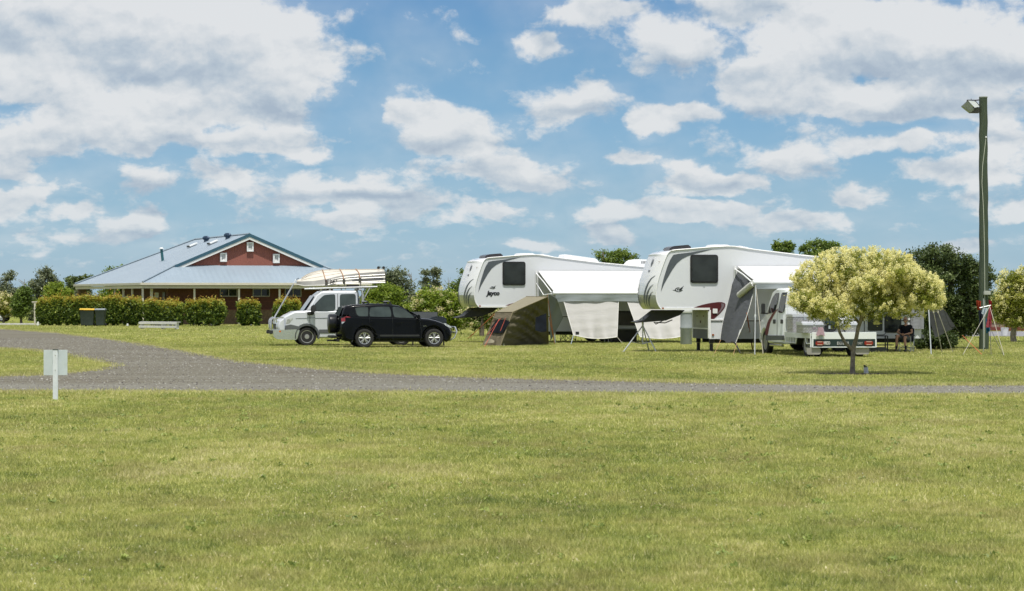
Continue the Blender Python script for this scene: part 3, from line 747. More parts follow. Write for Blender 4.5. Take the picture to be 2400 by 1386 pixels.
# roof ventilators
TURB = mat('ventilator_steel', (.05, .085, .14), .35, metal=.3)
def on_left_slope(px, py):
    d = Vector(((px-CX)/F, 1, -(py-CY)/F)); o = Vector((0, 0, HC))-B.o
    # z = EZ + PITCH * x(local)
    a = d.z-PITCH*d.dot(B.u); t = (EZ+PITCH*o.dot(B.u)-o.z)/a; p = o+d*t
    return Vector((p.dot(B.u), p.dot(B.w), p.z))
for px, py, s in ((483, 566.5, 1.0), (533.5, 560, 1.0)):
    p = on_left_slope(px, py)
    m = MB(); m.lathe([(.15, -.3), (.15, .10), (.18, .12)], p, n=18); tv = m.build('turbine_vent', TURB, hall)
    m = MB(); n = 22
    for i in range(n):
        a = 2*math.pi*i/n; pts = []
        for j in range(6):
            h = .12+.26*j/5; r = .24*math.sin(math.pi*(.22+.62*j/5)); aa = a+.25*j/5
            pts.append((p.x+r*math.cos(aa), p.y+r*math.sin(aa), p.z+h))
        m.tube(pts, .018, 4)
    m.lathe([(.10, .36), (.06, .39), (.0, .40)], p, n=14); m.lathe([(.15, .13), (.19, .22), (.15, .33), (.08, .37)], p, n=14)
    m.build('turbine_vane', TURB, tv)
SKYL = mat('skylight_white', (.8, .82, .82), .3)
for px, py in ((452, 577.5), (500, 571)):
    p = on_left_slope(px, py); M = Matrix.Rotation(-math.atan(PITCH), 3, 'Y')
    m = MB(); m.box(p+Vector((0, 0, .10)), (.6, .7, .10), M=M); sk = m.build('skylight', SKYL, hall, bevel=.03)
    m = MB(); m.box(p+Vector((-.34, 0, -.02)), (.05, .75, .13), M=M); m.build('skylight_frame', mat('skylight_dark', (.03, .035, .04), .5), sk)
p = on_left_slope(382.5, 611)
m = MB(); m.tube([p-Vector((0, 0, .3)), p+Vector((-.12, 0, .78))], .095, 12); fl = m.build('flue', mat('flue_green', (.02, .11, .13), .5), hall)
m = MB(); m.lathe([(.10, .78), (.17, .80), (.16, .85), (.05, .90), (0, .90)], p+Vector((-.12, 0, 0)), n=12); m.build('flue_cap', WHITE, fl)
# main door posts on the right behind the van are hidden
# ================================================================== small things along the hedge
BINB = mat('bin_plastic', (.035, .05, .048), .5, var=.15, dirt=((.12, .12, .1), .4))
def bin_(px, py, label, lid):
    g_ = gnd(px, py); s = 1.0
    rt = root('wheelie_bin', g_, R(random.uniform(-6, 6)), label, 'bin', 'wheelie bins in front of the hedge')
    m = MB(); vs = []
    def ring(z, w_, d_): return [(-w_, -d_, z), (w_, -d_, z), (w_, d_, z), (-w_, d_, z)]
    a, b_, c_ = ring(.06, .23, .26), ring(.93, .29, .34), ring(.98, .31, .36)
    m.add(a+b_+c_, [(3, 2, 1, 0)]+[(i, (i+1) % 4, (i+1) % 4+4, i+4) for i in range(4)]+[(i+4, (i+1) % 4+4, (i+1) % 4+8, i+8) for i in range(4)]+[(8, 9, 10, 11)])
    m.build('body', BINB, rt, bevel=.025)
    m = MB(); m.prism([(-.37, .985), (.38, .985), (.37, 1.03), (.1, 1.09), (-.2, 1.08), (-.37, 1.02)], 'x', -.32, .32); m.build('lid', lid, rt, bevel=.015)
    m = MB(); m.tube([(-.25, .40, 1.0), (.25, .40, 1.0)], .018, 6); m.build('handle', BINB, rt)
    for s_ in (-1, 1):
        m = MB(); m.lathe([(.09, -.03), (.1, -.02), (.1, .02), (.09, .03)], (s_*.26, .28, .1), 'x', 14)
        m.build('wheel', mat('tyre_rubber', (.022, .022, .022), .85), rt)
YEL = mat('bin_lid_yellow', (.62, .40, .03), .45); GRYL = mat('bin_lid_grey', (.22, .25, .26), .5)
bin_(199.5, 764.6, 'dark wheelie bin with yellow lid at the left end of the row', YEL)
bin_(210, 765.4, 'middle dark wheelie bin, with the wider yellow lid, beside the grey lidded bin', YEL)
bin_(236, 765.4, 'dark green wheelie bin with grey lid, right of the yellow lidded bins', GRYL)
# white timber seat / barrier
WT = mat('weathered_white_timber', (.62, .62, .60), .75, var=.1, scale=8, dirt=((.3, .3, .28), .5))
a, b_ = gnd(325, 771.5), gnd(405.5, 772.5); rt = root('timber_barrier', a, math.atan2(b_.y-a.y, b_.x-a.x)+R(5), 'low white weathered plank barrier lying on the grass before the hedge', 'barrier')
Lb = (b_-a).length
m = MB(); m.bx(0, Lb, -.02, .03, .27, .40); m.build('plank', WT, rt, bevel=.008)
m = MB(); m.bx(.02, Lb-.01, -.03, .02, .07, .20); m.build('plank', WT, rt, bevel=.008)
m = MB(); m.bx(0, Lb, .06, .36, .38, .42); m.build('plank', WT, rt, bevel=.008)
for x in (.12, Lb*.6, Lb-.12):
    m = MB(); m.bx(x-.04, x+.04, .035, .30, 0, .375); m.build('support', WT, rt, bevel=.008)
# white site marker pegs
for px, py, h, lab in ((299, 765, .13, 'short white site peg between the bins and the plank barrier'), (495, 764, .26, 'white site peg under the rightmost bush of the hedge'), (588, 763.5, .26, 'white site peg in front of the lone square bush'), (89, 764, .22, 'small white peg beside the white T post')):
    rt = root('site_peg', gnd(px, py), 0, lab, 'marker', 'white site pegs along the hedge')
    m = MB(); m.prism([(-.06, 0), (.06, 0), (.06, h), (.0, h+.05), (-.06, h)], 'y', -.04, .04); m.build('body', WHITE, rt, bevel=.008)
    m = MB(); m.bx(-.065, .065, -.045, .045, .0, .03); m.build('base', mat('peg_base', (.3, .3, .28), .8), rt)
# T shaped post far left
g_ = gnd(82, 763.5); k = g_.y/F
rt = root('marker_post', g_, 0, 'tall white T shaped post at the left end of the hedge', 'post')
m = MB(); m.bx(-.055, .055, -.05, .05, 0, 54*k); m.build('post', CREAM, rt, bevel=.01)
m = MB(); m.bx(-.20, .24, -.07, .07, 54*k, 54*k+.07); m.build('cap_board', CREAM, rt, bevel=.01)

# ================================================================== foreground sign
g_ = gnd(130, 938); k = g_.y/F
rt = root('sign_post', g_, R(4), 'blank pale grey sign board on a square white post in the foreground grass', 'sign')
SG = mat('sign_back_grey', (.55, .61, .63), .5, var=.04, scale=5, dirt=((.36, .40, .38), .25))
PS = mat('sign_post_paint', (.68, .72, .76), .45, var=.06, scale=6, dirt=((.35, .34, .28), .3))
m = MB(); m.bx(-.044, .044, -.044, .044, -.05, 118*k); m.build('post', PS, rt, bevel=.006)
m = MB(); m.bx(-.027*8.0, .0275*7.6, .048, .056, 58*k, 117.5*k); m.build('board', SG, rt, bevel=.002)
m = MB(); m.bx(-.05, .05, -.05, .05, 118*k, 119.5*k); m.build('post_cap', mat('cap_dark', (.10, .11, .11), .6), rt, bevel=.004)
for z in (70*k, 105*k):
    m = MB(); m.lathe([(.008, 0), (.008, -.005), (0, -.006)], (.0, -.045, z), 'y', 8); m.build('bolt', mat('bolt_zinc', (.4, .4, .4), .4, metal=.8), rt)

# ================================================================== white tube marker by the blossom tree
g_ = gnd(2030.5, 876); k = g_.y/F
rt = root('irrigation_riser', g_, R(8), 'short white capped tube standing beside the foot of the blossom tree', 'marker')
m = MB(); m.tube([(0, 0, -.02), (-.015, 0, .15)], .055, 16); m.build('body', mat('white_plastic', (.62, .66, .68), .4, var=.04), rt)
m = MB(); m.tube([(-.015, 0, .15), (-.02, 0, .175)], [.042, .036], 12); m.box((-.045, -.0, .19), (.04, .05, .04)); m.build('cap', mat('cap_black', (.03, .035, .035), .5), rt, bevel=.004)
# ================================================================== vehicles
BLACKP = mat('black_car_paint', (.004, .005, .007), .16, coat=0, spec=.16, var=.1, scale=1)
SILVP = mat('silver_van_paint', (.62, .645, .68), .3, metal=.12, coat=.8, var=.03, scale=.8)
WHITEP = mat('white_truck_paint', (.74, .77, .78), .3, coat=.8, var=.03, scale=.8)
RUB = mat('tyre_rubber', (.022, .022, .022), .85)
DPL = mat('dark_plastic', (.028, .03, .032), .55, var=.15)
GPL = mat('grey_plastic', (.10, .11, .115), .6, var=.1)
CHR = mat('polished_alloy', (.75, .76, .76), .18, metal=1, var=.03)
ALLOY = mat('wheel_alloy', (.60, .61, .62), .32, metal=.85, var=.05)
DKM = mat('dark_metal', (.05, .05, .055), .5, metal=.5)
REDL = mat('red_lens', (.26, .010, .012), .15, coat=1, var=.2, scale=12)
WLENS = mat('clear_lens', (.55, .57, .58), .08, coat=1, metal=.3, var=.35, scale=16)
ORG = mat('orange_lens', (.55, .13, .01), .25, coat=.5)
AUTOG = glassm('auto_glass', (.010, .014, .015), .03)
AUTOG2 = glassm('auto_glass_green', (.040, .052, .050), .04)

def shell(mb, poly, w, lean=0, z0=0, edge=.05, bow=0, zref=None):
    """side profile poly (x,z) carried across the width; sides lean in above z0, edges eased by 'edge'.
    bow pulls the front/rear ends back towards the sides (plan curvature)"""
    cx = sum(p[0] for p in poly)/len(poly); n = len(poly)
    zmn, zmx = min(p[1] for p in poly), max(p[1] for p in poly); xmn, xmx = min(p[0] for p in poly), max(p[0] for p in poly)
    lay = [(-1, edge), (-1+edge*.5/w*1.2, edge*.3), (-.82, 0), (-.45, 0), (0, 0), (.45, 0), (.82, 0), (1-edge*.5/w*1.2, edge*.3), (1, edge)]
    rings = []
    for ty, ins in lay:
        ring = []
        for i, (x, z) in enumerate(poly):
            a = poly[i-1]; b_ = poly[(i+1) % n]; tx, tz = b_[0]-a[0], b_[1]-a[1]; l = math.hypot(tx, tz) or 1
            nx, nz = tz/l, -tx/l
            # outward normal: check orientation by polygon area sign
            xx = x-nx*ins*SG_; zz = z-nz*ins*SG_
            fx = (x-cx)/((xmx-xmn)/2); xx -= math.copysign(1, fx)*bow*(ty*ty)*max(0, abs(fx)-.55)/.45
            yy = ty*(w-lean*max(0, zz-z0))
            ring.append((xx, yy, zz))
        rings.append(ring)
    vs = [p for r_ in rings for p in r_]; fs = []
    for j in range(len(rings)-1):
        for i in range(n):
            k_ = (i+1) % n; fs.append((j*n+i, j*n+k_, (j+1)*n+k_, (j+1)*n+i))
    fs.append(tuple(range(n))); fs.append(tuple(range((len(rings)-1)*n, len(rings)*n)))
    mb.add(vs, fs)
SG_ = 1
def orient(poly):
    a = sum(poly[i-1][0]*poly[i][1]-poly[i][0]*poly[i-1][1] for i in range(len(poly)))
    return poly if a > 0 else poly[::-1]
def arch(cx, cz, r, x_from, x_to, zb, n=12):
    """points of a wheel arch along the sill at height zb going from x_from side to x_to side"""
    s_ = math.sqrt(max(0, r*r-(zb-cz)**2)); a0 = math.atan2(zb-cz, s_); out = []
    A = [math.pi-a0+(2*a0-math.pi)*i/n for i in range(n+1)]     # left to right over the top
    pts = [(cx+r*math.cos(a), cz+r*math.sin(a)) for a in A]
    return pts if x_from < x_to else pts[::-1]
def panel(poly, y, lean, z0, w, t=.012, out=1):
    """a thin pane following the leaning side at half width w; poly (x,z); out=-1 is the near side (-y)"""
    vs = []
    for x, z in poly: vs.append((x, out*(w-lean*max(0, z-z0)+.004), z))
    for x, z in poly: vs.append((x, out*(w-lean*max(0, z-z0)+.004-t), z))
    n = len(poly); fs = [tuple(range(n)), tuple(reversed(range(n, 2*n)))]+[(i, i+n, (i+1) % n+n, (i+1) % n) for i in range(n)]
    return vs, fs
def wheel(parent, x, y, r, wd, side=-1, style='alloy', n=5, rr=None):
    """side: which way the face looks along y"""
    rr = rr or r*.64
    m = MB(); m.lathe([(rr*.3, -wd*.3), (rr*.3, wd*.3)], (x, y, r), 'y', 12); wh = m.build('wheel', DKM, parent)
    h = wd/2
    m = MB(); m.lathe([(rr, -h*.86), (r*.84, -h), (r*.95, -h*.93), (r, -h*.62), (r, h*.62), (r*.95, h*.93), (r*.84, h), (rr, h*.86), (rr*.98, 0), (rr, -h*.86)], (x, y, r), 'y', 32)
    # tread blocks
    for k in range(36):
        a = 2*math.pi*k/36
        for yy in (-.45, .45):
            m.box((x+(r+.002)*math.cos(a), y+yy*h, r+(r+.002)*math.sin(a)), (.012, h*.62, r*.10), M=Matrix.Rotation(-a, 3, 'Y'))
    m.build('tyre', RUB, wh)
    m = MB(); f = side*h
    m.lathe([(rr*.99, f*.80), (rr*.99, f*.95), (rr*.90, f*.92), (rr*.88, f*.4), (rr*.86, f*.1)], (x, y, r), 'y', 32)
    if style == 'alloy':
        for k in range(n):
            a = 2*math.pi*k/n+math.pi/2
            for da in (-.19, .19):
                p0 = (x+rr*.18*math.cos(a+da*.4), y+f*.82, r+rr*.18*math.sin(a+da*.4)); p1 = (x+rr*.92*math.cos(a+da), y+f*.80, r+rr*.92*math.sin(a+da))
                m.tube([p0, p1], [rr*.085, rr*.075], 6)
        m.lathe([(0, f*.96), (rr*.2, f*.92), (rr*.24, f*.7), (rr*.24, f*.4)], (x, y, r), 'y', 16)
    else:
        m.lathe([(rr*.86, f*.35), (rr*.70, f*.30), (rr*.62, f*.55), (rr*.40, f*.62), (rr*.36, f*.9), (0, f*.95)], (x, y, r), 'y', 24)
        for k in range(8):
            a = 2*math.pi*k/8; m.lathe([(.018, f*.3), (.018, f*.72), (0, f*.74)], (x+rr*.52*math.cos(a), y, r+rr*.52*math.sin(a)), 'y', 6)
    m.build('rim', ALLOY if style == 'alloy' else mat('wheel_steel', (.45, .45, .44), .4, metal=.6), wh)
    m = MB(); m.lathe([(rr*.86, f*.02), (0, f*.0)], (x, y, r), 'y', 24); m.build('brake_disc', DKM, wh)
    return wh

# ------------------------------------------------------------------ black wagon
def zc(X_, Y_): return (770+X_/7.5, 680+Y_/7.5)
CYAW = R(11)
YC = 100.0; CF = Frame((853.5-CX)*YC/F, YC, CYAW); wC = .90
car = root('parked_car', CF.world(0, wC, 0), CYAW, 'glossy black five door wagon with covered spare wheel, parked beside the silver van', 'car')
def cs(X_, Y_, dy=0):
    px, py = zc(X_, Y_); x, z = CF.side(px, py+1.8, dy); return (x, z)      # small lift: tyres sink in grass
rW = .335
wxR = cs(632, 870)[0]; wxF = cs(1858, 870)[0]
low = [cs(*p) for p in ((185, 500), (176, 620), (180, 760), (205, 850), (300, 885), (440, 905))]
zb = .27
sill = low + arch(wxR, rW, .41, 0, 1, zb) + arch(wxF, rW, .41, 0, 1, zb) + [cs(*p) for p in ((2120, 905), (2195, 870), (2222, 800), (2218, 720), (2195, 665), (2130, 610), (2030, 560), (1900, 520), (1760, 492), (1640, 484), (1540, 470), (1200, 462), (800, 452), (480, 448), (300, 440), (200, 440))]
SG_ = 1
body = orient(sill)
m = MB(); shell(m, body, wC, .05, .75, .07, .16)
zb_ = cs(1000, 470)[1]
gh = orient([cs(*p) for p in ((205, 452), (225, 380), (262, 310), (300, 268), (450, 246), (800, 226), (1040, 230), (1240, 262), (1390, 330), (1520, 410), (1655, 492), (1200, 480), (600, 470))])
shell(m, gh, wC-.035, .21, zb_, .07, .12)
m.build('body', BLACKP, car, ang=35)
wz0 = zb_
def cpane(name, pts, mt, parent=car, t=.012, lift=.0):
    poly = roundpoly([cs(*p) for p in pts], .10, 2)
    o = None
    for s_ in (-1, 1):
        vs, fs = panel(poly, 0, .21, wz0, wC-.035+.002+lift, t, s_); mb = MB(); mb.add(vs, fs); o = mb.build(name, mt, parent, smooth=False)
cpane('window_band', ((400, 330), (440, 292), (700, 274), (1085, 268), (1235, 278), (1360, 334), (1490, 428), (1545, 490), (1120, 478), (700, 464), (360, 458), (370, 400)), mat('band_black', (.006, .007, .008), .25, spec=.2), lift=-.003)
cpane('window', ((470, 298), (705, 284), (700, 452), (540, 448), (500, 415)), AUTOG2)
cpane('window', ((738, 290), (1085, 276), (1118, 462), (716, 455)), AUTOG2)
cpane('window', ((1128, 280), (1225, 286), (1345, 334), (1470, 425), (1515, 480), (1150, 470)), AUTOG2)
# windscreen & tailgate glass as bands across
xw0, zw0 = cs(1640, 480); xw1, zw1 = cs(1270, 268)
m = MB(); m.add([(xw0+.015, -.70, zw0+.012), (xw0+.015, .70, zw0+.012), (xw1+.02, .55, zw1), (xw1+.02, -.55, zw1)], [(0, 1, 2, 3)]); m.build('windscreen', AUTOG, car, thick=.01)
xa, za = cs(212, 440); xb, zb2 = cs(285, 285)
m = MB(); m.add([(xa-.03, -.66, za), (xa-.03, .66, za), (xb-.035, .55, zb2), (xb-.035, -.55, zb2)], [(0, 1, 2, 3)]); m.build('rear_window', AUTOG, car, thick=.01)
for y_, s_ in ((-wC+.10, -1), (wC-.10, 1)):
    wheel(car, wxR, y_, rW, .235, s_); wheel(car, wxF, y_, rW, .235, s_)
# body side seams and moulding
m = MB()
for pts in ([(715, 456), (730, 620), (800, 740), (880, 780), (890, 880)], [(1128, 470), (1130, 700), (1135, 890)], [(1600, 490), (1620, 620), (1640, 760), (1620, 890)]):
    P3 = [(cs(*p)[0], -wC-.001+.05*max(0, cs(*p)[1]-.75), cs(*p)[1]) for p in pts]; m.tube(P3, .0045, 4)
m.build('door_seam', DPL, car)
m = MB(); a = cs(900, 790); b2 = cs(1600, 800); m.bx(a[0], b2[0], -wC-.014, -wC+.01, a[1]-.035, a[1]+.035); m.build('side_moulding', DPL, car, bevel=.01)
for p in ((760, 550), (1215, 562)):
    x, z = cs(*p); m = MB(); m.tube([(x-.10, -wC-.012, z), (x-.06, -wC-.035, z+.005), (x+.06, -wC-.035, z+.005), (x+.10, -wC-.012, z)], .014, 8); m.build('door_handle', BLACKP, car)
m = MB(); x, z = cs(1560, 462); m.prism(smoothpoly([(x-.08, z-.07), (x+.10, z-.07), (x+.08, z+.09), (x-.05, z+.10)], 1), 'y', -wC-.20, -wC-.03); m.bx(x-.02, x+.05, -wC-.06, -wC+.08, z-.09, z-.04); m.build('mirror', BLACKP, car, bevel=.03)
m = MB(); m.prism(smoothpoly([(x-.08, z-.07), (x+.10, z-.07), (x+.08, z+.09), (x-.05, z+.10)], 1), 'y', wC+.03, wC+.20); m.build('mirror', BLACKP, car, bevel=.03)
def flush(poly, name, mt, out=-1, lift=.006, t=.03, parent=car, w=wC, lean=.05, z0=.75):
    vs, fs = panel(poly, 0, lean, z0, w+lift, t, out); mb = MB(); mb.add(vs, fs); return mb.build(name, mt, parent, bevel=.006)
for o_ in (-1, 1):
    tl = flush(orient([cs(*p) for p in ((222, 490), (320, 448), (375, 458), (405, 482), (345, 530), (262, 545), (226, 545))]), 'tail_light', REDL, o_, -.008)
    flush(orient([cs(*p) for p in ((228, 545), (290, 545), (236, 590))]), 'reverse_lens', WLENS, o_, -.006, parent=tl)
    flush(orient([cs(*p) for p in ((2015, 570), (2070, 578), (2150, 625), (2178, 662), (2125, 650), (2060, 615))]), 'headlight', WLENS, o_, -.015)
    x, z = cs(455, 730); m = MB(); m.prism([(x, z), (x-.02, z), (cs(405, 905)[0], cs(405, 905)[1]), (cs(420, 905)[0], cs(405, 905)[1])], 'y', o_*(wC-.22), o_*(wC-.01)); m.build('mud_flap', DPL, car)
# roof rack bars
for p in (700, 1090):
    x, z = cs(p, 214); m = MB()
    m.tube([(x-.02, -.62, z+.05), (x-.02, .62, z+.05)], .022, 8); rb = m.build('roof_bar', mat('bar_alloy', (.5, .51, .52), .35, metal=.8), car)
    for y_ in (-.62, .62):
        m = MB(); m.prism([(x-.14, z+.045), (x+.02, z+.06), (x+.12, z-.09), (x+.03, z-.09), (x-.02, z+.02)], 'y', y_-.035, y_+.035); m.build('bar_foot', DPL, rb, bevel=.01)
# spare wheel in its cover
x0 = cs(180, 600)[0]; zs = cs(100, 580)[1]
m = MB(); m.lathe([(0, -.30), (.20, -.30), (.31, -.285), (.345, -.25), (.35, -.06), (.33, 0), (.2, .04)], (x0+.02, 0, zs), 'x', 32); sp_ = m.build('spare_wheel_cover', mat('cover_black', (.008, .009, .011), .28, coat=.15, spec=.3), car)
m = MB(); m.lathe([(0, -.312), (.13, -.308), (.15, -.3)], (x0+.02, 0, zs), 'x', 24); m.build('cover_badge', DKM, sp_)
# rear bumper step, tow bar, nudge bar
m = MB(); x, z = cs(60, 800); m.bx(x, x+.25, -.55, .55, z-.06, z+.02); m.build('rear_step', DPL, car, bevel=.03)
m = MB(); x, z = cs(25, 880); m.bx(x, x+.45, -.04, .04, z-.03, z+.03); m.bx(x+.3, x+.42, -.4, .4, z-.04, z+.05); m.build('tow_bar', DKM, car)
m = MB()
for y_ in (-.55, .55): m.tube([(cs(2150, 885)[0], y_, cs(2150, 885)[1]), (cs(2230, 830)[0]+.03, y_, cs(2230, 830)[1]), (cs(2262, 740)[0]+.05, y_, cs(0, 740)[1]), (cs(2245, 650)[0]+.05, y_*.7, cs(0, 650)[1])], .032, 8)
m.tube([(cs(2245, 650)[0]+.05, -.385, cs(0, 650)[1]), (cs(2245, 650)[0]+.05, .385, cs(0, 650)[1])], .032, 8)
m.tube([(cs(2262, 740)[0]+.05, -.55, cs(0, 745)[1]), (cs(2262, 740)[0]+.05, .55, cs(0, 745)[1])], .032, 8); m.build('nudge_bar', CHR, car)
m = MB(); m.bx(wxR-.3, wxF+.4, -.6, .6, .20, .34); m.build('underbody', DPL, car)
for x_ in (wxR, wxF): m = MB(); m.bx(x_-.43, x_+.43, -.66, .66, .36, .80); m.build('wheel_well', DPL, car)
x, z = cs(1695, 622); text_part('badge', 'VVT-i', .05, CHR, car, Matrix.Translation((x, -wC+.002, z)) @ UPRIGHT, extrude=.003)

# ------------------------------------------------------------------ silver crew cab van with tray, facing left
def zv(X_, Y_): return (620+X_/6.0267, 600+Y_/6.0267)
VY = 103.6; VYAW = R(9); VF = Frame((719-CX)*VY/F, VY, VYAW); wV = .98
van = root('crew_cab_truck', VF.world(0, wV, 0), VYAW, 'silver crew cab truck with steel bull bar and roof rack behind the black wagon', 'truck')
def vs2(X_, Y_): px, py = zv(X_, Y_); return VF.side(px, py, 0)
rV = .345
zf = .50
vw = vs2(600, 1165)[0]
lowv = orient([vs2(*p) for p in ((182, 920), (230, 890), (300, 845), (420, 785), (600, 770), (900, 770), (1345, 770), (1352, 900), (1352, 1160))] + [(vs2(1340, 1170)[0], .28)] + arch(vw, rV, .44, 1, 0, .28) + [(vs2(200, 1150)[0], .36), vs2(165, 1060), vs2(160, 980)])
m = MB(); shell(m, lowv, wV, .02, .9, .06, .16)
upv = orient([vs2(*p) for p in ((560, 785), (640, 672), (728, 552), (800, 500), (900, 488), (1320, 488), (1342, 510), (1352, 772), (900, 790))])
shell(m, upv, wV-.02, .10, 1.25, .07, .10)
m.build('body', SILVP, van, ang=35)
vz0 = 1.25
def vpane(name, pts, mt, it=2, both=True, t=.012):
    poly = orient(roundpoly([vs2(*p) for p in pts], .14, 2)); o = None
    for s_ in ((1, -1) if both else (-1,)):
        vs, fs = panel(poly, 0, .10, vz0, wV-.02+.004, t, s_); mb = MB(); mb.add(vs, fs); o = mb.build(name, mt, van, smooth=False)
    return o
vpane('side_window', ((690, 705), (780, 610), (845, 552), (990, 540), (1003, 560), (1003, 750), (985, 768), (760, 818), (700, 815)), AUTOG2, 1)
vpane('side_window', ((1065, 560), (1085, 540), (1275, 535), (1292, 560), (1292, 740), (1270, 760), (1085, 765), (1065, 745)), AUTOG2, 1)
# windscreen across the slanted front
(xa, za), (xb, zb2) = vs2(580, 768), vs2(724, 562)
m = MB(); m.add([(xa-.05, -.86, za+.0), (xa-.05, .86, za), (xb-.05, .80, zb2), (xb-.05, -.80, zb2)], [(0, 1, 2, 3)]); m.build('windscreen', glassm('windscreen_blue', (.02, .05, .08), .02), van, thick=.012)
for y_, s_ in ((-wV+.11, -1), (wV-.11, 1)): wheel(van, vw, y_, rV, .22, s_, 'steel', rr=.24)
for y_, s_ in ((-wV+.11, -1), (wV-.11, 1)): wheel(van, vw+3.55, y_, rV, .22, s_, 'steel', rr=.24)
# arch flare, cladding, wing guard
m = MB(); A_ = [(vw+.47*math.cos(a), rV+.47*math.sin(a)) for a in [R(-12)+R(204)*i/20 for i in range(21)]]; A2 = [(vw+.40*math.cos(a), rV+.40*math.sin(a)) for a in [R(-12)+R(204)*i/20 for i in range(21)]]
m.prism(A_+A2[::-1], 'y', -wV-.03, -wV+.08); m.build('wheel_arch', GPL, van, bevel=.012)
m = MB(); a = vs2(770, 1040); b2 = vs2(1350, 1090); m.bx(a[0], b2[0], -wV-.02, -wV+.02, b2[1], a[1]); m.build('side_moulding', GPL, van, bevel=.01)
m = MB(); m.prism(orient([vs2(*p) for p in ((285, 1045), (290, 985), (370, 970), (520, 1005), (500, 1035))]), 'y', -wV-.012, -wV+.03); m.build('wing_guard', GPL, van, bevel=.008)
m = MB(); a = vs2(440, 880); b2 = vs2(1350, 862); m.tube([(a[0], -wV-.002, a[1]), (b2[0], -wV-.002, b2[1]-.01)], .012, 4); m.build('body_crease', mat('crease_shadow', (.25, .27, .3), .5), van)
m = MB()
for X_ in (640, 1035):
    m.tube([(vs2(X_, 800)[0], -wV-.002, vs2(X_, 800)[1]), (vs2(X_, 1160)[0], -wV-.002, .33)], .008, 4)
m.tube([(vs2(1035, 520)[0], -wV+.07, 1.95), (vs2(1035, 790)[0], -wV+.0, 1.27)], .008, 4); m.build('door_seam', DPL, van)
x, z = vs2(700, 700)
m = MB(); m.prism(smoothpoly([vs2(*p) for p in ((655, 695), (715, 685), (720, 800), (640, 810))], 1), 'y', -wV-.30, -wV-.08); m.bx(vs2(600, 800)[0], vs2(700, 800)[0], -wV-.12, -wV+.05, vs2(0, 835)[1], vs2(0, 790)[1]); m.build('mirror', DPL, van, bevel=.03)
m = MB(); m.prism(orient([vs2(*p) for p in ((300, 965), (315, 895), (405, 868), (405, 900), (350, 962))]), 'y', -wV-.004, -wV+.10); m.build('headlight', WLENS, van, bevel=.01)
m = MB(); x, z = vs2(176, 930); m.bx(x-.03, x+.06, .55, .92, z-.10, z+.10); m.build('headlight', WLENS, van, bevel=.02)
m = MB(); x, z = vs2(172, 1000); m.bx(x-.03, x+.04, -.5, .5, z-.10, z+.10); m.build('grille', DPL, van, bevel=.01)
# steel bumper and bull bar
bz1, bz0 = vs2(0, 1045)[1], vs2(0, 1190)[1]; bx0 = vs2(120, 1100)[0]; bx1 = vs2(450, 1100)[0]; bx2 = vs2(500, 1040)[0]
m = MB(); m.prism(orient([(bx0, bz1), (bx2, bz1+.02), (bx1+.02, bz0), (bx0+.12, bz0+.04), (bx0, bz0+.16)]), 'y', -wV-.03, wV+.03); bb = m.build('steel_bumper', CHR, van, bevel=.03)
m = MB(); x = bx0; m.bx(x-.13, x-.0, -.80, -.55, bz1-.16, bz1-.02); m.bx(x-.13, x-.0, .55, .80, bz1-.16, bz1-.02); m.build('bumper_block', DPL, bb, bevel=.02)
m = MB(); m.bx(vs2(205, 0)[0], vs2(232, 0)[0], -wV-.035, -wV-.02, bz1-.09, bz1-.03); m.build('indicator', ORG, bb)
z1 = vs2(0, 890)[1]; m = MB()
def loop_(y_, x_): m.tube([(x_, y_, bz1), (x_-.01, y_, z1-.08), (x_+.03, y_, z1+.0), (x_+.12, y_, z1+.05), (x_+.20, y_, z1), (x_+.20, y_, bz1)], .028, 8)
loop_(-.45, bx0-.03); loop_(.45, bx0-.03)
m.tube([(bx0-.02, -.45, z1-.04), (bx0-.02, .45, z1-.04)], .028, 8); m.tube([(bx0-.02, -.45, (z1+bz1)/2), (bx0-.02, .45, (z1+bz1)/2)], .022, 8)
xg = vs2(272, 860)[0]; m.tube([(bx0+.05, -.46, z1), (xg, -wV+.05, z1+.06), (xg+.04, -wV-.02, z1-.05), (xg+.04, -wV-.02, bz1)], .022, 8)
m.build('bull_bar', CHR, van)
# cab rear hoop, rack and tray (mostly behind the wagon)
tz = .98; x9 = vs2(1356, 0)[0]
m = MB(); m.bx(x9+.06, x9+2.9, -1.0, 1.0, tz-.12, tz); m.bx(x9+.06, x9+2.9, -1.02, -1.0, tz-.12, tz+.28); m.bx(x9+.06, x9+2.9, 1.0, 1.02, tz-.12, tz+.28); m.build('tray', GPL, van, bevel=.01)
m = MB(); m.bx(vw+.6, x9+2.9, -.4, .4, .45, .62); m.build('chassis', DPL, van); m = MB(); m.bx(vw-.46, vw+.46, -.74, .74, .38, .84); m.build('wheel_well', DPL, van)
rz_ = vs2(0, 455)[1]
RK = mat('galvanised_tube', (.55, .57, .58), .4, metal=.7)
m = MB(); xh = vs2(1385, 0)[0]
for y_ in (-.85, .85): m.tube([(xh, y_, tz), (xh+.02, y_, rz_-.25), (xh-.03, y_, rz_-.07), (xh-.12, y_, rz_-.05)], .04, 8)
m.tube([(xh-.1, -.85, rz_-.05), (xh-.1, .85, rz_-.05)], .035, 8); m.build('rear_hoop', RK, van)
m = MB(); x0 = vs2(620, 0)[0]; x1 = vs2(1600, 0)[0]
m.tube([(x0, -.80, rz_-.03), (vs2(930, 0)[0], -.80, rz_), (x1, -.80, vs2(0, 436)[1])], .035, 8)
m.tube([(x0, .80, rz_-.03), (vs2(930, 0)[0], .80, rz_), (x1, .80, vs2(0, 436)[1])], .035, 8)
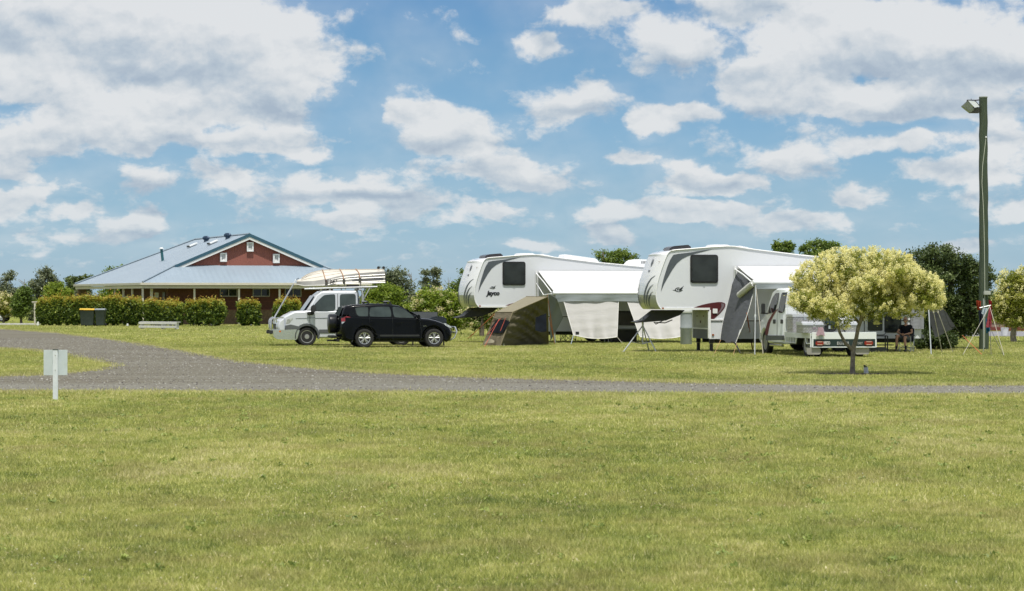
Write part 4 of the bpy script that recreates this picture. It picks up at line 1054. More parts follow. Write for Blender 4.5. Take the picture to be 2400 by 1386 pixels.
for X_ in (700, 930, 1150, 1380, 1520): x = vs2(X_, 0)[0]; m.tube([(x, -.80, rz_+.01), (x, .80, rz_+.01)], .03, 8)
rk = m.build('roof_rack', RK, van)
m = MB()
for y_ in (-.80, .80):
    x = vs2(930, 0)[0]; m.tube([(x, y_, rz_), (x, y_, rz_-.22)], .03, 6)
    x = vs2(1150, 0)[0]; m.tube([(x, y_, rz_), (x, y_, rz_-.18)], .02, 6)
    m.tube([(vs2(1505, 440)[0], y_, vs2(1505, 440)[1]), (vs2(1405, 620)[0], y_, vs2(0, 620)[1]), (vs2(1395, 0)[0], y_, vs2(0, 700)[1])], .025, 6)
m.build('rack_strut', RK, rk)
# ---- upturned dinghy on the rack
def bt_(X_, Y_): return VF.side(680+X_/10, 620+Y_/10, wV)        # mid plane of the van
xb0 = bt_(150, 380)[0]; xb1 = bt_(2180, 300)[0]; Lb = xb1-xb0
zg0 = bt_(0, 440)[1]
boat = root('dinghy', VF.world(xb0+Lb/2, wV, zg0-.02), VYAW, 'upturned pale aluminium dinghy strapped on the roof rack of the silver truck', 'boat')
# section table along u (bow 0 - stern 1): keel height, chine height, gunwale height, chine half width, gunwale half width
def sec(u_):
    k = bt_(0, 110+10*u_)[1]-zg0
    key = [(0, bt_(0, 372)[1]-zg0+.02), (.05, bt_(0, 325)[1]-zg0), (.12, bt_(0, 235)[1]-zg0), (.2, bt_(0, 165)[1]-zg0), (.3, bt_(0, 125)[1]-zg0), (.45, bt_(0, 112)[1]-zg0), (1, bt_(0, 108)[1]-zg0)]
    chn = [(0, bt_(0, 390)[1]-zg0), (.2, bt_(0, 375)[1]-zg0), (.34, bt_(0, 325)[1]-zg0), (.5, bt_(0, 245)[1]-zg0), (.7, bt_(0, 195)[1]-zg0), (1, bt_(0, 150)[1]-zg0)]
    gun = [(0, bt_(0, 420)[1]-zg0-.06), (.08, bt_(0, 490)[1]-zg0), (.3, bt_(0, 478)[1]-zg0), (.5, bt_(0, 445)[1]-zg0), (1, bt_(0, 415)[1]-zg0)]
    cw = [(0, .01), (.06, .16), (.15, .33), (.3, .50), (.5, .58), (1, .60)]
    gw = [(0, .02), (.06, .26), (.15, .47), (.3, .66), (.5, .74), (1, .70)]
    I = lambda T_: float(np.interp(u_, [a for a, _ in T_], [b for _, b in T_]))
    return I(key), I(chn), I(gun), I(cw), I(gw)
def hull_top(a, b_):
    K, C, G, cw, gw = sec(b_); s_ = a*2-1
    return (xb0+Lb*b_-xb0-Lb/2, s_*cw, K+(C-K)*abs(s_)**1.25)
m = MB(); m.grid(hull_top, 12, 40); BOATC = mat('boat_cream', (.60, .57, .50), .45, var=.05, scale=3, dirt=((.5, .46, .38), .3)); BOATS = mat('boat_silver', (.23, .23, .215), .5, metal=0, var=.06)
m.build('hull_bottom', BOATC, boat)
for s_ in (-1, 1):
    m = MB(); m.grid(lambda a, b_: (Lb*b_-Lb/2, s_*(sec(b_)[3]+(sec(b_)[4]-sec(b_)[3])*a), sec(b_)[1]+(sec(b_)[2]-sec(b_)[1])*a), 5, 40)
    hs = m.build('hull_side', BOATS, boat)
    m = MB()
    for a in (.28, .52, .86):
        m.tube([(Lb*b_-Lb/2, s_*(sec(b_)[3]+(sec(b_)[4]-sec(b_)[3])*a+.008), sec(b_)[1]+(sec(b_)[2]-sec(b_)[1])*a) for b_ in [.38+.62*i/12 for i in range(13)]], .014, 5)
    m.tube([(Lb*b_-Lb/2, s_*(sec(b_)[4]+.01), sec(b_)[2]) for b_ in [i/24 for i in range(25)]], .022, 6)
    m.build('hull_rib', mat('boat_rib', (.68, .67, .62), .4, metal=.2), hs)
    m = MB(); m.grid(lambda a, b_: (Lb*(.62+.36*b_)-Lb/2, s_*(sec(.62+.36*b_)[3]+(sec(.62+.36*b_)[4]-sec(.62+.36*b_)[3])*(.58+.2*a)+.006), sec(.62+.36*b_)[1]+(sec(.62+.36*b_)[2]-sec(.62+.36*b_)[1])*(.58+.2*a)), 2, 10)
    m.build('side_stripe', mat('boat_stripe', (.06, .065, .065), .5), hs)
m = MB(); K, C, G, cw, gw = sec(1); m.face([(Lb/2, -gw, G), (Lb/2, gw, G), (Lb/2, cw, C), (Lb/2, 0, K), (Lb/2, -cw, C)]); m.build('transom', BOATS, boat, thick=.02)
m = MB()
for d_ in (-.08, .10): m.tube([(Lb*b_-Lb/2, d_*(1 if b_ < .2 else 1), sec(b_)[0]+.012) for b_ in [.06+.94*i/16 for i in range(17)]], .012, 5)
for q in (.35, .7): m.tube([(Lb*b_-Lb/2, -sec(b_)[3]*q, sec(b_)[0]+(sec(b_)[1]-sec(b_)[0])*q**1.25+.006) for b_ in [.05+.45*i/14 for i in range(15)]], .007, 5)
m.build('keel_strake', mat('boat_line', (.42, .37, .30), .6), boat)
for y_ in (-.30, -.42):
    x = Lb/2-(.10 if y_ < -.4 else .19)+.07; m = MB(); m.lathe([(.035, -.02), (.055, -.02), (.055, .02), (.035, .02), (.035, -.02)], (x-(.09 if y_ > -.4 else 0), y_, sec(1)[0]+.07), 'y', 14); m.build('launching_wheel', RUB, boat)
m = MB(); x = Lb*.02-Lb/2; m.tube([(x-.03, 0, sec(0)[0]-.02), (x-.06, 0, sec(0)[0]+.05), (x-.0, 0, sec(0)[0]+.08), (x+.02, 0, sec(.03)[0]+.02)], .014, 6); m.build('bow_eye', DKM, boat)
STRAP = mat('orange_strap', (.36, .19, .10), .8, var=.3, scale=20)
STRAP2 = mat('webbing_dark', (.10, .10, .085), .85, var=.4, scale=30)
for uu, mt in ((.315, STRAP), (.515, STRAP), (.70, STRAP)):
    K, C, G, cw, gw = sec(uu); x = Lb*uu-Lb/2
    path = [(x-.06, .0, K+.03), (x-.03, -cw*.5, K+(C-K)*.42+.02), (x, -cw, C+.02), (x+.03, -gw-.02, (C+G)/2), (x+.05, -gw-.03, G-.02)]
    m = MB(); m.tube(path[:4], .017, 6); m.tube([(x-.06, 0, K+.03), (x-.06, cw*.6, K+(C-K)*.5+.02), (x-.04, cw+.01, C+.01), (x-.03, gw+.02, G)], .017, 6)
    st = m.build('strap', mt, boat)
    m = MB(); m.tube([path[3], (x+.05, -gw-.03, G), (x+.04, -.80, rz_-zg0+.05)], .02, 5); m.box((x+.03, -gw-.035, (C+G)/2-.05), (.10, .03, .12)); m.build('ratchet', STRAP2, st)
K, C, G, cw, gw = sec(.38)
text_part('registration', 'MF 264UV', .17, mat('vinyl_black', (.01, .01, .01), .5), boat, Matrix.Translation((Lb*.385-Lb/2, -(sec(.385)[3]+sec(.385)[4])/2-.055, bt_(0, 388)[1]-zg0)) @ Matrix.Rotation(R(3), 4, 'Z') @ UPRIGHT @ Matrix.Rotation(R(-1.5), 4, 'Z'), bold=.004, width=.50)
# tow line from the bow to the bull bar
m = MB(); p0 = VF.world(xb0-.03, wV, zg0+.14); p0b = VF.world(xb0-.12, wV-.2, zg0-.02); p1 = VF.world(bx0+.08, wV-.45, z1+.03)
rope(m, p0, p0b, .018); rope(m, p0b, p1, .028)
tag(m.build('tie_down_pole', RK), 'pale pole tying the dinghy bow down to the silver truck bull bar', 'pole')
# dark gear lying on the rack under the boat
m = MB(); a = VF.world(vs2(1260, 0)[0], wV-.6, rz_+.07); m.box(a, (.45, .3, .12), rz=VYAW); m.tube([VF.world(vs2(930, 0)[0], wV-.74, rz_+.22), VF.world(vs2(1110, 0)[0], wV-.74, rz_+.06)], .012, 5)
tag(m.build('tool_bag', mat('bag_black', (.02, .02, .022), .8), bevel=.03), 'small black bag wedged between the roof rack and the dinghy', 'bag')

# ------------------------------------------------------------------ white crew cab truck at right, seen from behind
TY = 84.2; TYAW = R(10.3); TF = Frame((1903-CX)*TY/F, TY, TYAW)
trk = root('tray_truck', TF.world(1.02, 0, 0), TYAW, 'white crew cab tray truck seen from behind, with chequer plate toolboxes', 'truck')
def tr(X_, Y_, y=0):       # pixels of the rear view -> local (x from centre, z) on the plane y
    x, z = TF.side(1760+X_/6.6, 640+Y_/6.6, y); return (x-1.02, z)
def tl_(X_, Y_, x=-1.02):  # left side plane -> (y, z)
    return TF.end(1760+X_/6.6, 640+Y_/6.6, x+1.02)
W = 1.02
zt = tr(0, 920)[1]; zm = tr(0, 1030)[1]; zl = tr(0, 1158)[1]
m = MB(); m.bx(-W, W, 0, .04, zm, zt); tg = m.build('tailgate', WHITEP, trk, bevel=.008)
m = MB(); xl = tr(1080, 0)[0]; m.bx(xl-.055, xl+.055, -.015, -.002, zm, zt-.01); m.build('tailgate_strap', mat('galv_plate', (.42, .47, .50), .5, metal=.3), tg)
m = MB(); m.bx(-W-.0, -W+.045, -.02, .10, zl, zm-.002); m.bx(W-.045, W, -.02, .10, zl, zm-.002); m.bx(-W+.045, W-.045, -.02, .08, zl-.0, zl+.025); m.build('rear_frame', WHITEP, trk, bevel=.006)
m = MB(); m.bx(-W+.047, W-.047, 0, .03, zl+.027, zm-.002); lb = m.build('light_board', mat('board_green_black', (.012, .028, .028), .5), trk)
for (a, b2, mir) in ((370, 600, 1), (1745, 1990, -1)):
    x0 = TF.side(1880+a/12, 800, 0)[0]-1.02; x1 = TF.side(1880+b2/12, 800, 0)[0]-1.02; zz1 = TF.side(1900, 770+360/12, 0)[1]; zz0 = TF.side(1900, 770+478/12, 0)[1]
    m = MB(); m.prism(rpoly(x0, zz0, x1, zz1, .05), 'y', -.035, -.002); t_ = m.build('tail_light', REDL, trk, bevel=.008)
    xm = x0+(x1-x0)*.52; hw = (x1-x0)*.3
    m = MB(); m.bx(xm-hw, xm+hw, -.042, -.036, zz1-.032, zz1-.008); m.bx(xm-hw, xm+hw, -.042, -.036, zz0+.008, zz0+.03); m.build('indicator_strip', mat('lens_pale', (.55, .35, .3), .2, coat=1), t_)
def rearx(X_): return TF.side(1880+X_/12, 800, 0)[0]-1.02
def rearz(Y_): return TF.side(1900, 770+Y_/12, 0)[1]
text_part('lettering', 'IVECO', .13, mat('letter_white', (.7, .7, .68), .5), lb, Matrix.Translation(((rearx(605)+rearx(785))/2, -.004, rearz(418))) @ UPRIGHT, bold=.004, width=rearx(785)-rearx(605))
text_part('lettering', 'DAILY', .10, mat('letter_grey', (.35, .36, .36), .5), lb, Matrix.Translation(((rearx(1560)+rearx(1695))/2, -.004, rearz(425))) @ UPRIGHT, bold=.002, width=rearx(1695)-rearx(1560))
m = MB(); m.prism(rpoly(rearx(978), rearz(468), rearx(1305), rearz(375), .015), 'y', -.022, -.002); npl = m.build('number_plate', mat('plate_grey', (.36, .37, .37), .5), trk)
text_part('plate_text', 'CYZ 64K', .11, mat('plate_ink', (.03, .03, .04), .5), npl, Matrix.Translation(((rearx(978)+rearx(1305))/2, -.025, rearz(420))) @ UPRIGHT, bold=.003, width=(rearx(1305)-rearx(978))*.84)
# mud flaps
MF = mat('mud_flap_grey', (.30, .29, .26), .7, var=.1)
for X0, X1 in ((870, 1085), (1622, 1838)):
    a, b2 = tr(X0, 0)[0], tr(X1, 0)[0]; zz = tr(0, 1268)[1]
    m = MB(); m.prism(rpoly(a, max(zz, .05), b2, zl-.01, .06), 'y', .04, .055); m.build('mud_flap', MF, trk, smooth=False)
# deck and side frame
ym = tl_(500, 915)[0]                    # y where the tray ends near the cab
ymx = 2.95
m = MB(); m.bx(-W, W, .04, ymx, zt-.12, zt-.03); m.build('deck', WHITEP, trk, bevel=.008)
for s_ in (-1, 1):
    m = MB()
    m.bx(s_*W-.02, s_*W+.02, .12, ymx, zt-.19, zt-.03)
    for q in range(7):
        yy = ymx-.12-q*.17; m.tube([(s_*W, yy, zt-.18), (s_*W, yy, zt-.34)], .018, 6)
    m.tube([(s_*W, ymx-.05, zt-.18), (s_*W, ymx-.08, zt-.35), (s_*W, ymx-1.2, zt-.36), (s_*W, ymx-1.3, zt-.19)], .022, 6)
    m.tube([(s_*W, .12, zt-.34), (s_*W, .55, zt-.36), (s_*W, .68, zt-.19)], .022, 6); m.tube([(s_*W, .12, zt-.18), (s_*W, .12, zl)], .03, 6)
    m.build('side_rail', WHITEP, trk)
m = MB(); m.bx(-.42, -.32, .2, 6.0, .52, .72); m.bx(.32, .42, .2, 6.0, .52, .72); m.bx(-.6, .6, .1, .3, .4, .55); m.bx(-.15, .15, 1.3, 1.7, .25, .55); m.bx(-.85, .85, 1.5, 1.6, .3, .4); m.build('chassis', DPL, trk)
m = MB(); m.bx(-.85, -.45, 2.3, 3.1, .35, .75); m.build('fuel_tank', DPL, trk, bevel=.03)
# headboard
zh = tl_(505, 540)[1]
m = MB(); m.bx(-W, -W+.07, ymx-.03, ymx+.04, zt, zh); m.bx(W-.07, W, ymx-.03, ymx+.04, zt, zh); m.bx(-W+.07, W-.07, ymx-.02, ymx+.03, zh-.30, zh); m.bx(-W+.07, W-.07, ymx-.02, ymx+.03, zt, zt+.3); m.build('headboard', WHITEP, trk, bevel=.01)
# chequer plate toolboxes
CH = bpy.data.materials.new('chequer_plate'); CH.use_nodes = True; nt = CH.node_tree; b = nt.nodes['Principled BSDF']
tcx = nn(nt, 'ShaderNodeTexCoord').outputs['Object']
def chk(nt, rot, off):
    mp = nn(nt, 'ShaderNodeMapping'); mp.inputs['Rotation'].default_value = (0, R(rot), 0); mp.inputs['Scale'].default_value = (15, 15, 15); mp.inputs['Location'].default_value = off; nt.links.new(tcx, mp.inputs[0])
    fr = vmth(nt, 'FRACTION', mp.outputs[0]); s = nn(nt, 'ShaderNodeSeparateXYZ'); nt.links.new(fr, s.inputs[0])
    a = mth(nt, 'ABSOLUTE', mth(nt, 'SUBTRACT', s.outputs[0], .5)); c_ = mth(nt, 'ABSOLUTE', mth(nt, 'SUBTRACT', s.outputs[2], .5))
    e = mth(nt, 'ADD', mth(nt, 'MULTIPLY', a, 1.15), mth(nt, 'MULTIPLY', c_, 3.2)); return mth(nt, 'LESS_THAN', e, .5)
ck = mth(nt, 'MAXIMUM', chk(nt, 45, (0, 0, 0)), chk(nt, -45, (.5, 0, .5)))
nt.links.new(mixc(nt, ck, (.34, .33, .32), (.72, .72, .72)), b.inputs['Base Color']); b.inputs['Metallic'].default_value = .75
nt.links.new(mth(nt, 'MULTIPLY_ADD', ck, -.15, .42), b.inputs['Roughness'])
bp = nn(nt, 'ShaderNodeBump'); bp.inputs['Distance'].default_value = .01; nt.links.new(ck, bp.inputs['Height']); nt.links.new(bp.outputs[0], b.inputs['Normal'])
def tbox(label, x0, x1, y0, y1, z1, lid):
    rt = root('toolbox', TF.world(1.02+(x0+x1)/2, y0, zt-.03), TYAW, label, 'toolbox', 'chequer plate toolboxes on the white truck tray')
    h = z1-zt+.03; hw = (x1-x0)/2
    m = MB(); m.bx(-hw, hw, 0, y1-y0, 0, h-.09); m.build('body', CH, rt, bevel=.01)
    m = MB()
    if lid == 'flat': m.bx(-hw-.02, hw+.02, -.02, y1-y0+.02, h-.088, h)
    else: m.prism(orient([(-.03, h-.088), (y1-y0+.02, h-.088), (y1-y0+.02, h+.02), (.12, h+.03), (-.02, h-.02)]), 'x', -hw-.02, hw+.02)
    m.build('lid', lid_m, rt, bevel=.015)
    m = MB()
    for q in (-.6, .6): m.bx(hw*q-.04, hw*q+.04, -.012, .0, h-.19, h-.10)
    m.build('latch', CHR, rt)
    return rt
lid_m = mat('brushed_lid', (.70, .71, .72), .35, metal=.6, var=.05)
zb1 = tl_(600, 665)[1]
tbox('tall chequer plate toolbox across the front of the white truck tray, behind the cab', -W+.03, W-.03, ymx-.75, ymx-.08, tr(0, 640, 2.2)[1], 'flat')
tbox('low chequer plate toolbox with pale rounded lid nearest the tailgate', tr(760, 0, .6)[0], tr(1640, 0, .6)[0], .30, 1.0, tr(0, 768, .4)[1], 'round')
# outboard motor lying on the tray, pale round tank behind
p = TF.world(1.02+(tr(1260, 0, .22)[0]), .16, zt-.0)
mo = root('outboard_motor', p, TYAW, 'small dark blue outboard motor clamped by the tailgate of the white truck', 'motor')
m = MB(); m.prism(smoothpoly(orient([(-.27, .26), (-.25, .40), (-.12, .47), (.2, .46), (.27, .36), (.26, .24), (0, .20)]), 2), 'y', .0, .26); m.build('cowl', mat('motor_blue', (.012, .03, .05), .35, coat=.4), mo, bevel=.03)
m = MB(); m.prism(smoothpoly([(-.26, 0), (.10, 0), (.16, .22), (-.20, .24)], 1), 'y', .04, .22); m.tube([(.1, .1, .2), (.34, .05, .12), (.40, .05, .0)], .03, 8); m.build('leg', mat('motor_black', (.012, .014, .016), .45), mo, bevel=.02)
m = MB(); m.bx(-.14, -.08, -.01, .03, .10, .2); m.build('label_plate', mat('label_grey', (.35, .4, .42), .6), mo)
m = MB(); p = TF.world(1.02+tr(1440, 0, 1.4)[0], 1.5, zt-.03); hh = tr(0, 600, 1.4)[1]-zt
gb = root('gas_bottle', p, 0, 'white domed tank standing on the truck tray behind the toolbox', 'tank')
m.lathe([(.0, 0), (.20, .0), (.23, .05), (.23, hh*.75), (.19, hh*.92), (.10, hh), (0, hh+.01)], (0, 0, 0), 'z', 24); m.build('body', mat('tank_white', (.72, .74, .74), .45), gb)
m = MB(); m.lathe([(.05, hh), (.06, hh+.04), (.0, hh+.05)], (0, 0, 0), 'z', 12); m.build('valve', DKM, gb)
# rag tied on the tailgate
PK = clothm('rag_pink', (.60, .42, .48), .3, var=.3)
xr = rearx(505); m = MB()
def rag(a, b_): 
    th = a*6.28; r_ = .05+.05*b_+.015*math.sin(th*5+b_*7); return (xr+r_*math.cos(th)*1.3, -.05+.04*math.sin(th), zt+.14-.24*b_+.02*math.sin(th*3))
m.grid(rag, 18, 6); tag(m.build('knotted_rag', PK, xf=Matrix.Translation(TF.world(1.02, 0, 0)) @ Matrix.Rotation(TYAW, 4, 'Z')), 'pink and white rag tied over the top of the white truck tailgate', 'rag')
# cab
cy0, cy1, cy2 = 3.10, 4.55, 6.15       # cab rear, screen base, nose
Hc = tr(0, 232, 3.1)[1]
prof = orient([(cy0, .42), (cy0, 1.1), (cy0+.02, Hc-.08), (cy0+.12, Hc), (cy0+1.2, Hc+.01), (cy0+1.75, Hc-.10), (cy0+2.35, 1.32), (cy0+3.0, 1.08), (cy0+3.12, .85), (cy0+3.15, .42), (cy0+2.95, .34)] + arch(cy0+2.45, .36, .42, 1, 0, .34)+[(cy0+.06, .34)])
m = MB(); shell(m, [(a, b_) for a, b_ in prof], .98, .09, 1.2, .07, .14)
M_ = Matrix.Rotation(R(90), 4, 'Z'); m.build('cab_body', WHITEP, trk, ang=35, xf=M_)   # local x of the shell becomes y
def tpane(name, pts, mt, x=-.98, it=1, lift=.004, t=.012, parent=trk):
    poly = roundpoly([tl_(X_, Y_, -.98) for X_, Y_ in pts], .12, it); mb = MB()
    n = len(poly); f_ = lambda z, l: -(.98-.09*max(0, z-1.2)+l)
    vs = [(f_(z, lift), y, z) for y, z in poly]+[(f_(z, lift-t), y, z) for y, z in poly]
    mb.add(vs, [tuple(range(n)), tuple(reversed(range(n, 2*n)))]+[(i, i+n, (i+1) % n+n, (i+1) % n) for i in range(n)]); return mb.build(name, mt, parent, smooth=False)
tpane('window', ((445, 305), (528, 300), (510, 480), (490, 618), (415, 615), (420, 480)), AUTOG)
tpane('window', ((348, 315), (402, 308), (385, 480), (362, 612), (290, 625), (250, 640), (275, 500), (310, 380)), AUTOG)
tpane('red_stripe', ((415, 555), (370, 600), (300, 760), (262, 960), (222, 960), (230, 860), (262, 750), (330, 630), (380, 570)), mat('stripe_red', (.13, .018, .02), .4), lift=.006)
tpane('side_moulding', ((505, 968), (245, 968), (245, 1040), (505, 1040)), GPL, it=0, lift=.03, t=.04)
for X_ in (362, 478):
    tpane('door_handle', ((X_-14, 720), (X_+14, 720), (X_+14, 785), (X_-14, 785)), DPL, it=1, lift=.02, t=.03)
m = MB(); a, b2 = tl_(408, 300, -.98)[0], tl_(400, 300, -.98)[0]
m.tube([(-.99, a, .5), (-.99, a, 1.2), (-.92, a+.02, Hc-.15)], .007, 4); m.build('door_seam', DPL, trk)
# rear wall glass
z0, z1_ = tr(0, 530, 3.1)[1], tr(0, 375, 3.1)[1]; x0 = tr(650, 0, 3.1)[0]
m = MB(); m.prism(rpoly(x0, z0, -x0, z1_, .07), 'y', cy0-.012, cy0+.005); m.build('rear_window', AUTOG, trk, smooth=False)
# mirrors, step, wheels
for s_ in (-1, 1):
    m = MB(); m.bx(s_*1.17-.06, s_*1.17+.06, cy0+1.85, cy0+1.93, 1.32, 1.62); m.tube([(s_*1.0, cy0+1.9, 1.3), (s_*1.25, cy0+1.9, 1.32)], .03, 6); m.build('mirror', DPL, trk, bevel=.03)
m = MB(); m.tube([(-1.0, cy0+.2, .30), (-1.0, cy0+1.6, .30)], .045, 10); m.build('side_step', CHR, trk)
def twheel(x, y, r, wd, side):
    # built along y then turned to face sideways
    wh = wheel(trk, 0, 0, r, wd, 1, 'steel', rr=r*.66)
    for o in (wh,): o.location = (x, y, 0); o.rotation_euler = (0, 0, R(90) if side < 0 else R(-90))
    return wh
for s_ in (-1, 1):
    for dx in (.80, .57): twheel(s_*dx, 1.05, .37, .20, s_)
    twheel(s_*.85, cy0+2.45, .37, .2, s_)
m = MB(); m.bx(-.9, .9, .95, 1.12, .3, .44); m.build('rear_axle', DPL, trk)
# ================================================================== fifth wheel trailers
FIB = mat('trailer_fibreglass', (.66, .68, .72), .35, coat=.3, var=.02, scale=.7)
CAPM = mat('nose_gelcoat', (.72, .735, .75), .25, coat=.8, var=.02, scale=.7)
SILB = mat('nose_silver', (.36, .38, .36), .35, metal=.3, coat=.5, var=.05)
CHARC = mat('decal_charcoal', (.085, .10, .115), .4, var=.08)
MAROON = mat('decal_maroon', (.085, .012, .015), .4, var=.08)
INK = mat('decal_ink', (.012, .014, .018), .5)
TRIMW = mat('trailer_trim', (.80, .81, .82), .35, var=.02)
BLKT = mat('black_trim', (.014, .015, .016), .5)
TG = glassm('trailer_glass', (.022, .026, .026), .12)
AWN = clothm('awning_vinyl', (.60, .605, .61), .12, var=.01, rough=.6, bump=.08, bscale=1.2)
VAL = clothm('valance_grey', (.34, .38, .39), .2, var=.04, bump=.35, bscale=3)
SHD = clothm('shade_mesh_pale', (.66, .65, .635), .3, var=.02, bump=.22, bscale=5)
SHG = clothm('shade_mesh_grey', (.16, .17, .19), .35, var=.1, bump=.4, bscale=5)
HATCH = mat('hatch_white', (.78, .79, .80), .35, var=.02)
SMOKE = glassm('hatch_smoke', (.028, .026, .028), .15)
RF = Frame((1538-CX)*91.9/F, 91.9, R(9.5)); LF = Frame((1112-CX)*110.7/F, 110.7, R(14.5))
TW = 2.35; TL = 9.15
def tp(px, py): return RF.side(px, py, 0)
def z1c(X_, Y_): return tp(1440+X_/4.779, 560+Y_/4.779)
seam = [z1c(*p) for p in ((530, 790), (508, 765), (490, 735), (476, 690), (470, 640), (472, 580), (482, 505), (505, 420), (535, 330), (562, 255), (590, 185), (612, 152), (640, 132))]
rooft = [z1c(700, 124), z1c(860, 112), z1c(1080, 94), z1c(1260, 84), z1c(1338, 86), tp(1766, 585), tp(1880, 599)]
sl_ = (rooft[-1][1]-rooft[-2][1])/(rooft[-1][0]-rooft[-2][0])
rooft.append((TL-.25, rooft[-1][1]+sl_*.75*(TL-.25-rooft[-1][0])))
zr_end = rooft[-1][1]; ZB = z1c(700, 790)[1]; ZL = z1c(1100, 1122)[1]; XF_ = z1c(1062, 900)[0]
wc = XF_+3.2
wallp = list(seam)
def bird(parent, x, z, s, y=-.006, simple=False):
    """a swept flying bird mark"""
    parts = []
    def P(l): return [(x+a*s, z+b_*s) for a, b_ in l]
    parts.append(P([(-1.0, -.02), (-.6, -.02), (-.55, .18), (-.30, .36), (.0, .42), (.35, .34), (.1, .32), (-.2, .28), (-.42, .14), (-.45, -.02), (-.25, -.20), (.1, -.28), (.6, -.22), (.25, -.36), (-.2, -.34), (-.5, -.20)]))
    parts.append(P([(.15, .10), (.55, .38), (1.0, .72), (.72, .36), (.85, .34), (.55, .12), (.7, .06), (.4, -.02), (.85, -.08), (.45, -.18), (.1, -.12)]))
    parts.append(P([(-.28, .02), (-.1, .18), (.12, .2), (-.02, .02), (.04, -.1), (-.15, -.06)]))
    m = MB()
    for p in parts: m.prism(p, 'y', y-.003, y+.003)
    return m.build('bird_emblem', INK, parent, smooth=False, tri=True)
def make_trailer(FR, label, wordmark, hat):
    t = root('travel_trailer', FR.world(TL/2, TW/2, 0), FR.rz, label, 'caravan', 'white fifth wheel caravans')
    OFF = Matrix.Translation((-TL/2, -TW/2, 0))
    def bd(mb, name, mt, par=t, **k): return mb.build(name, mt, par, xf=OFF, **k)
    # side walls + roof + tail as one shell
    side = wallp+rooft[0:]+[(TL-.05, zr_end-.22), (TL, zr_end-.5), (TL-.02, ZL), (XF_, ZL), (XF_, ZB)]
    body = [p for p in side]
    m = MB(); m.prism(body, 'y', 0, TW); sh_ = bd(m, 'body', FIB, tri=True, smooth=False)
    # nose cap: seam curve bowed forward
    sp = seam
    def cap(a, b_):
        i = b_*(len(sp)-1); k = min(int(i), len(sp)-2); f_ = i-k
        x = sp[k][0]*(1-f_)+sp[k+1][0]*f_; z = sp[k][1]*(1-f_)+sp[k+1][1]*f_
        s_ = a*2-1; e = 1-abs(s_)**3.2
        fall = .26 if b_ < .85 else .26*(1-(b_-.85)/.15)+.05
        return (x-.012-fall*e, TW/2+s_*(TW/2+.006), z)
    m = MB(); m.grid(cap, 24, 36); nose = bd(m, 'nose_cap', CAPM)
    def capp(s_, z):           # a point on the cap at |s_|<=1 and height z, slightly proud
        zs_ = [p[1] for p in sp]; xs_ = [p[0] for p in sp]
        x = float(np.interp(z, zs_, xs_)); e = 1-abs(s_)**3.2
        return (x-.022-.26*e, TW/2+s_*(TW/2+.006), z)
    m = MB(); zsil = sp[0][1]+.46; m.grid(lambda a, b_: (capp(a*1.96-.98, sp[0][1]+.01+(zsil-sp[0][1])*b_)[0]+.004, *capp(a*1.96-.98, sp[0][1]+.01+(zsil-sp[0][1])*b_)[1:]), 24, 8); bd(m, 'silver_band', SILB, nose)
    for sg in (-1, 1):
        m = MB()
        for q, (a0, a1, zt_, zb_, wd) in enumerate(((.96, .30, 1.12, .05, .05), (.98, .50, .82, .05, .042), (1.0, .68, .58, .06, .036))):
            def stripe(u_, v_, a0=a0, a1=a1, zt_=zt_, zb_=zb_, wd=wd):
                z = sp[0][1]+zt_+(zb_-zt_)*v_; s_ = a0+(a1-a0)*(v_**.6)
                s_ = s_*.90; w_ = wd*(math.sin(math.pi*min(1, v_*.9+.08))**.8)
                p = capp(sg*(s_+(u_-.5)*w_*2), z); return (p[0]-.004, p[1], p[2])
            m.grid(stripe, 2, 12)
        bd(m, 'nose_stripe', CHARC, nose)
    # small mark on the nose
    m = MB(); zc_ = sp[0][1]+1.55
    def np_(a, b_, sx=.10): p = capp((a)*sx-.42, zc_+b_*.16); return (p[0]-.006, p[1], p[2])
    m.face([np_(-1, 0), np_(-.4, .9), np_(.2, .3), np_(.9, 1.3), np_(.5, -.2), np_(-.3, -.9)]); m.face([np_(-.6, -1.5), np_(.6, -1.5), np_(.6, -1.9), np_(-.6, -1.9)]); bd(m, 'nose_emblem', CHARC, nose, smooth=False, tri=True)
    m = MB()
    for s_ in (-.85, .85): m.tube([capp(s_, sp[-4][1]), tuple(c+d for c, d in zip(capp(s_, sp[-4][1]), (-.04, 0, 0)))], .010, 6)
    bd(m, 'clearance_lamp', mat('amber_dark', (.2, .08, .02), .3), nose)
    # trims
    m = MB(); m.tube([(x-.012, -.014, z) for x, z in seam], .018, 6); m.bx(seam[0][0], XF_+.02, -.025, -.002, ZB-.02, ZB+.05); m.bx(XF_-.002, XF_+.05, -.025, -.002, ZL, ZB-.022); bd(m, 'edge_trim', TRIMW)
    m = MB(); m.tube([(x, -.012, z-.0) for x, z in [seam[-1]]+rooft], .024, 6); bd(m, 'roof_trim', TRIMW)
    zs1 = z1c(0, 910)[1]
    m = MB(); m.bx(XF_+.052, TL-.05, -.03, -.002, zs1-.02, zs1+.025); bd(m, 'skirt_rail', TRIMW)
    m = MB(); m.bx(XF_+.052, TL-.05, -.006, .0, zs1-.05, zs1-.022); bd(m, 'skirt_gap', BLKT)
    # charcoal swoosh at the front top
    sw_o = [z1c(*p) for p in ((520, 592), (532, 520), (555, 430), (590, 320), (622, 240), (660, 180), (720, 168), (860, 152), (1000, 130), (1100, 116))]
    sw_i = [z1c(*p) for p in ((1020, 138), (900, 168), (820, 195), (760, 225), (700, 275), (650, 345), (600, 430), (560, 500))]
    m = MB(); m.prism(sw_o+sw_i, 'y', -.008, -.001); bd(m, 'swoosh_decal', CHARC, smooth=False, tri=True)
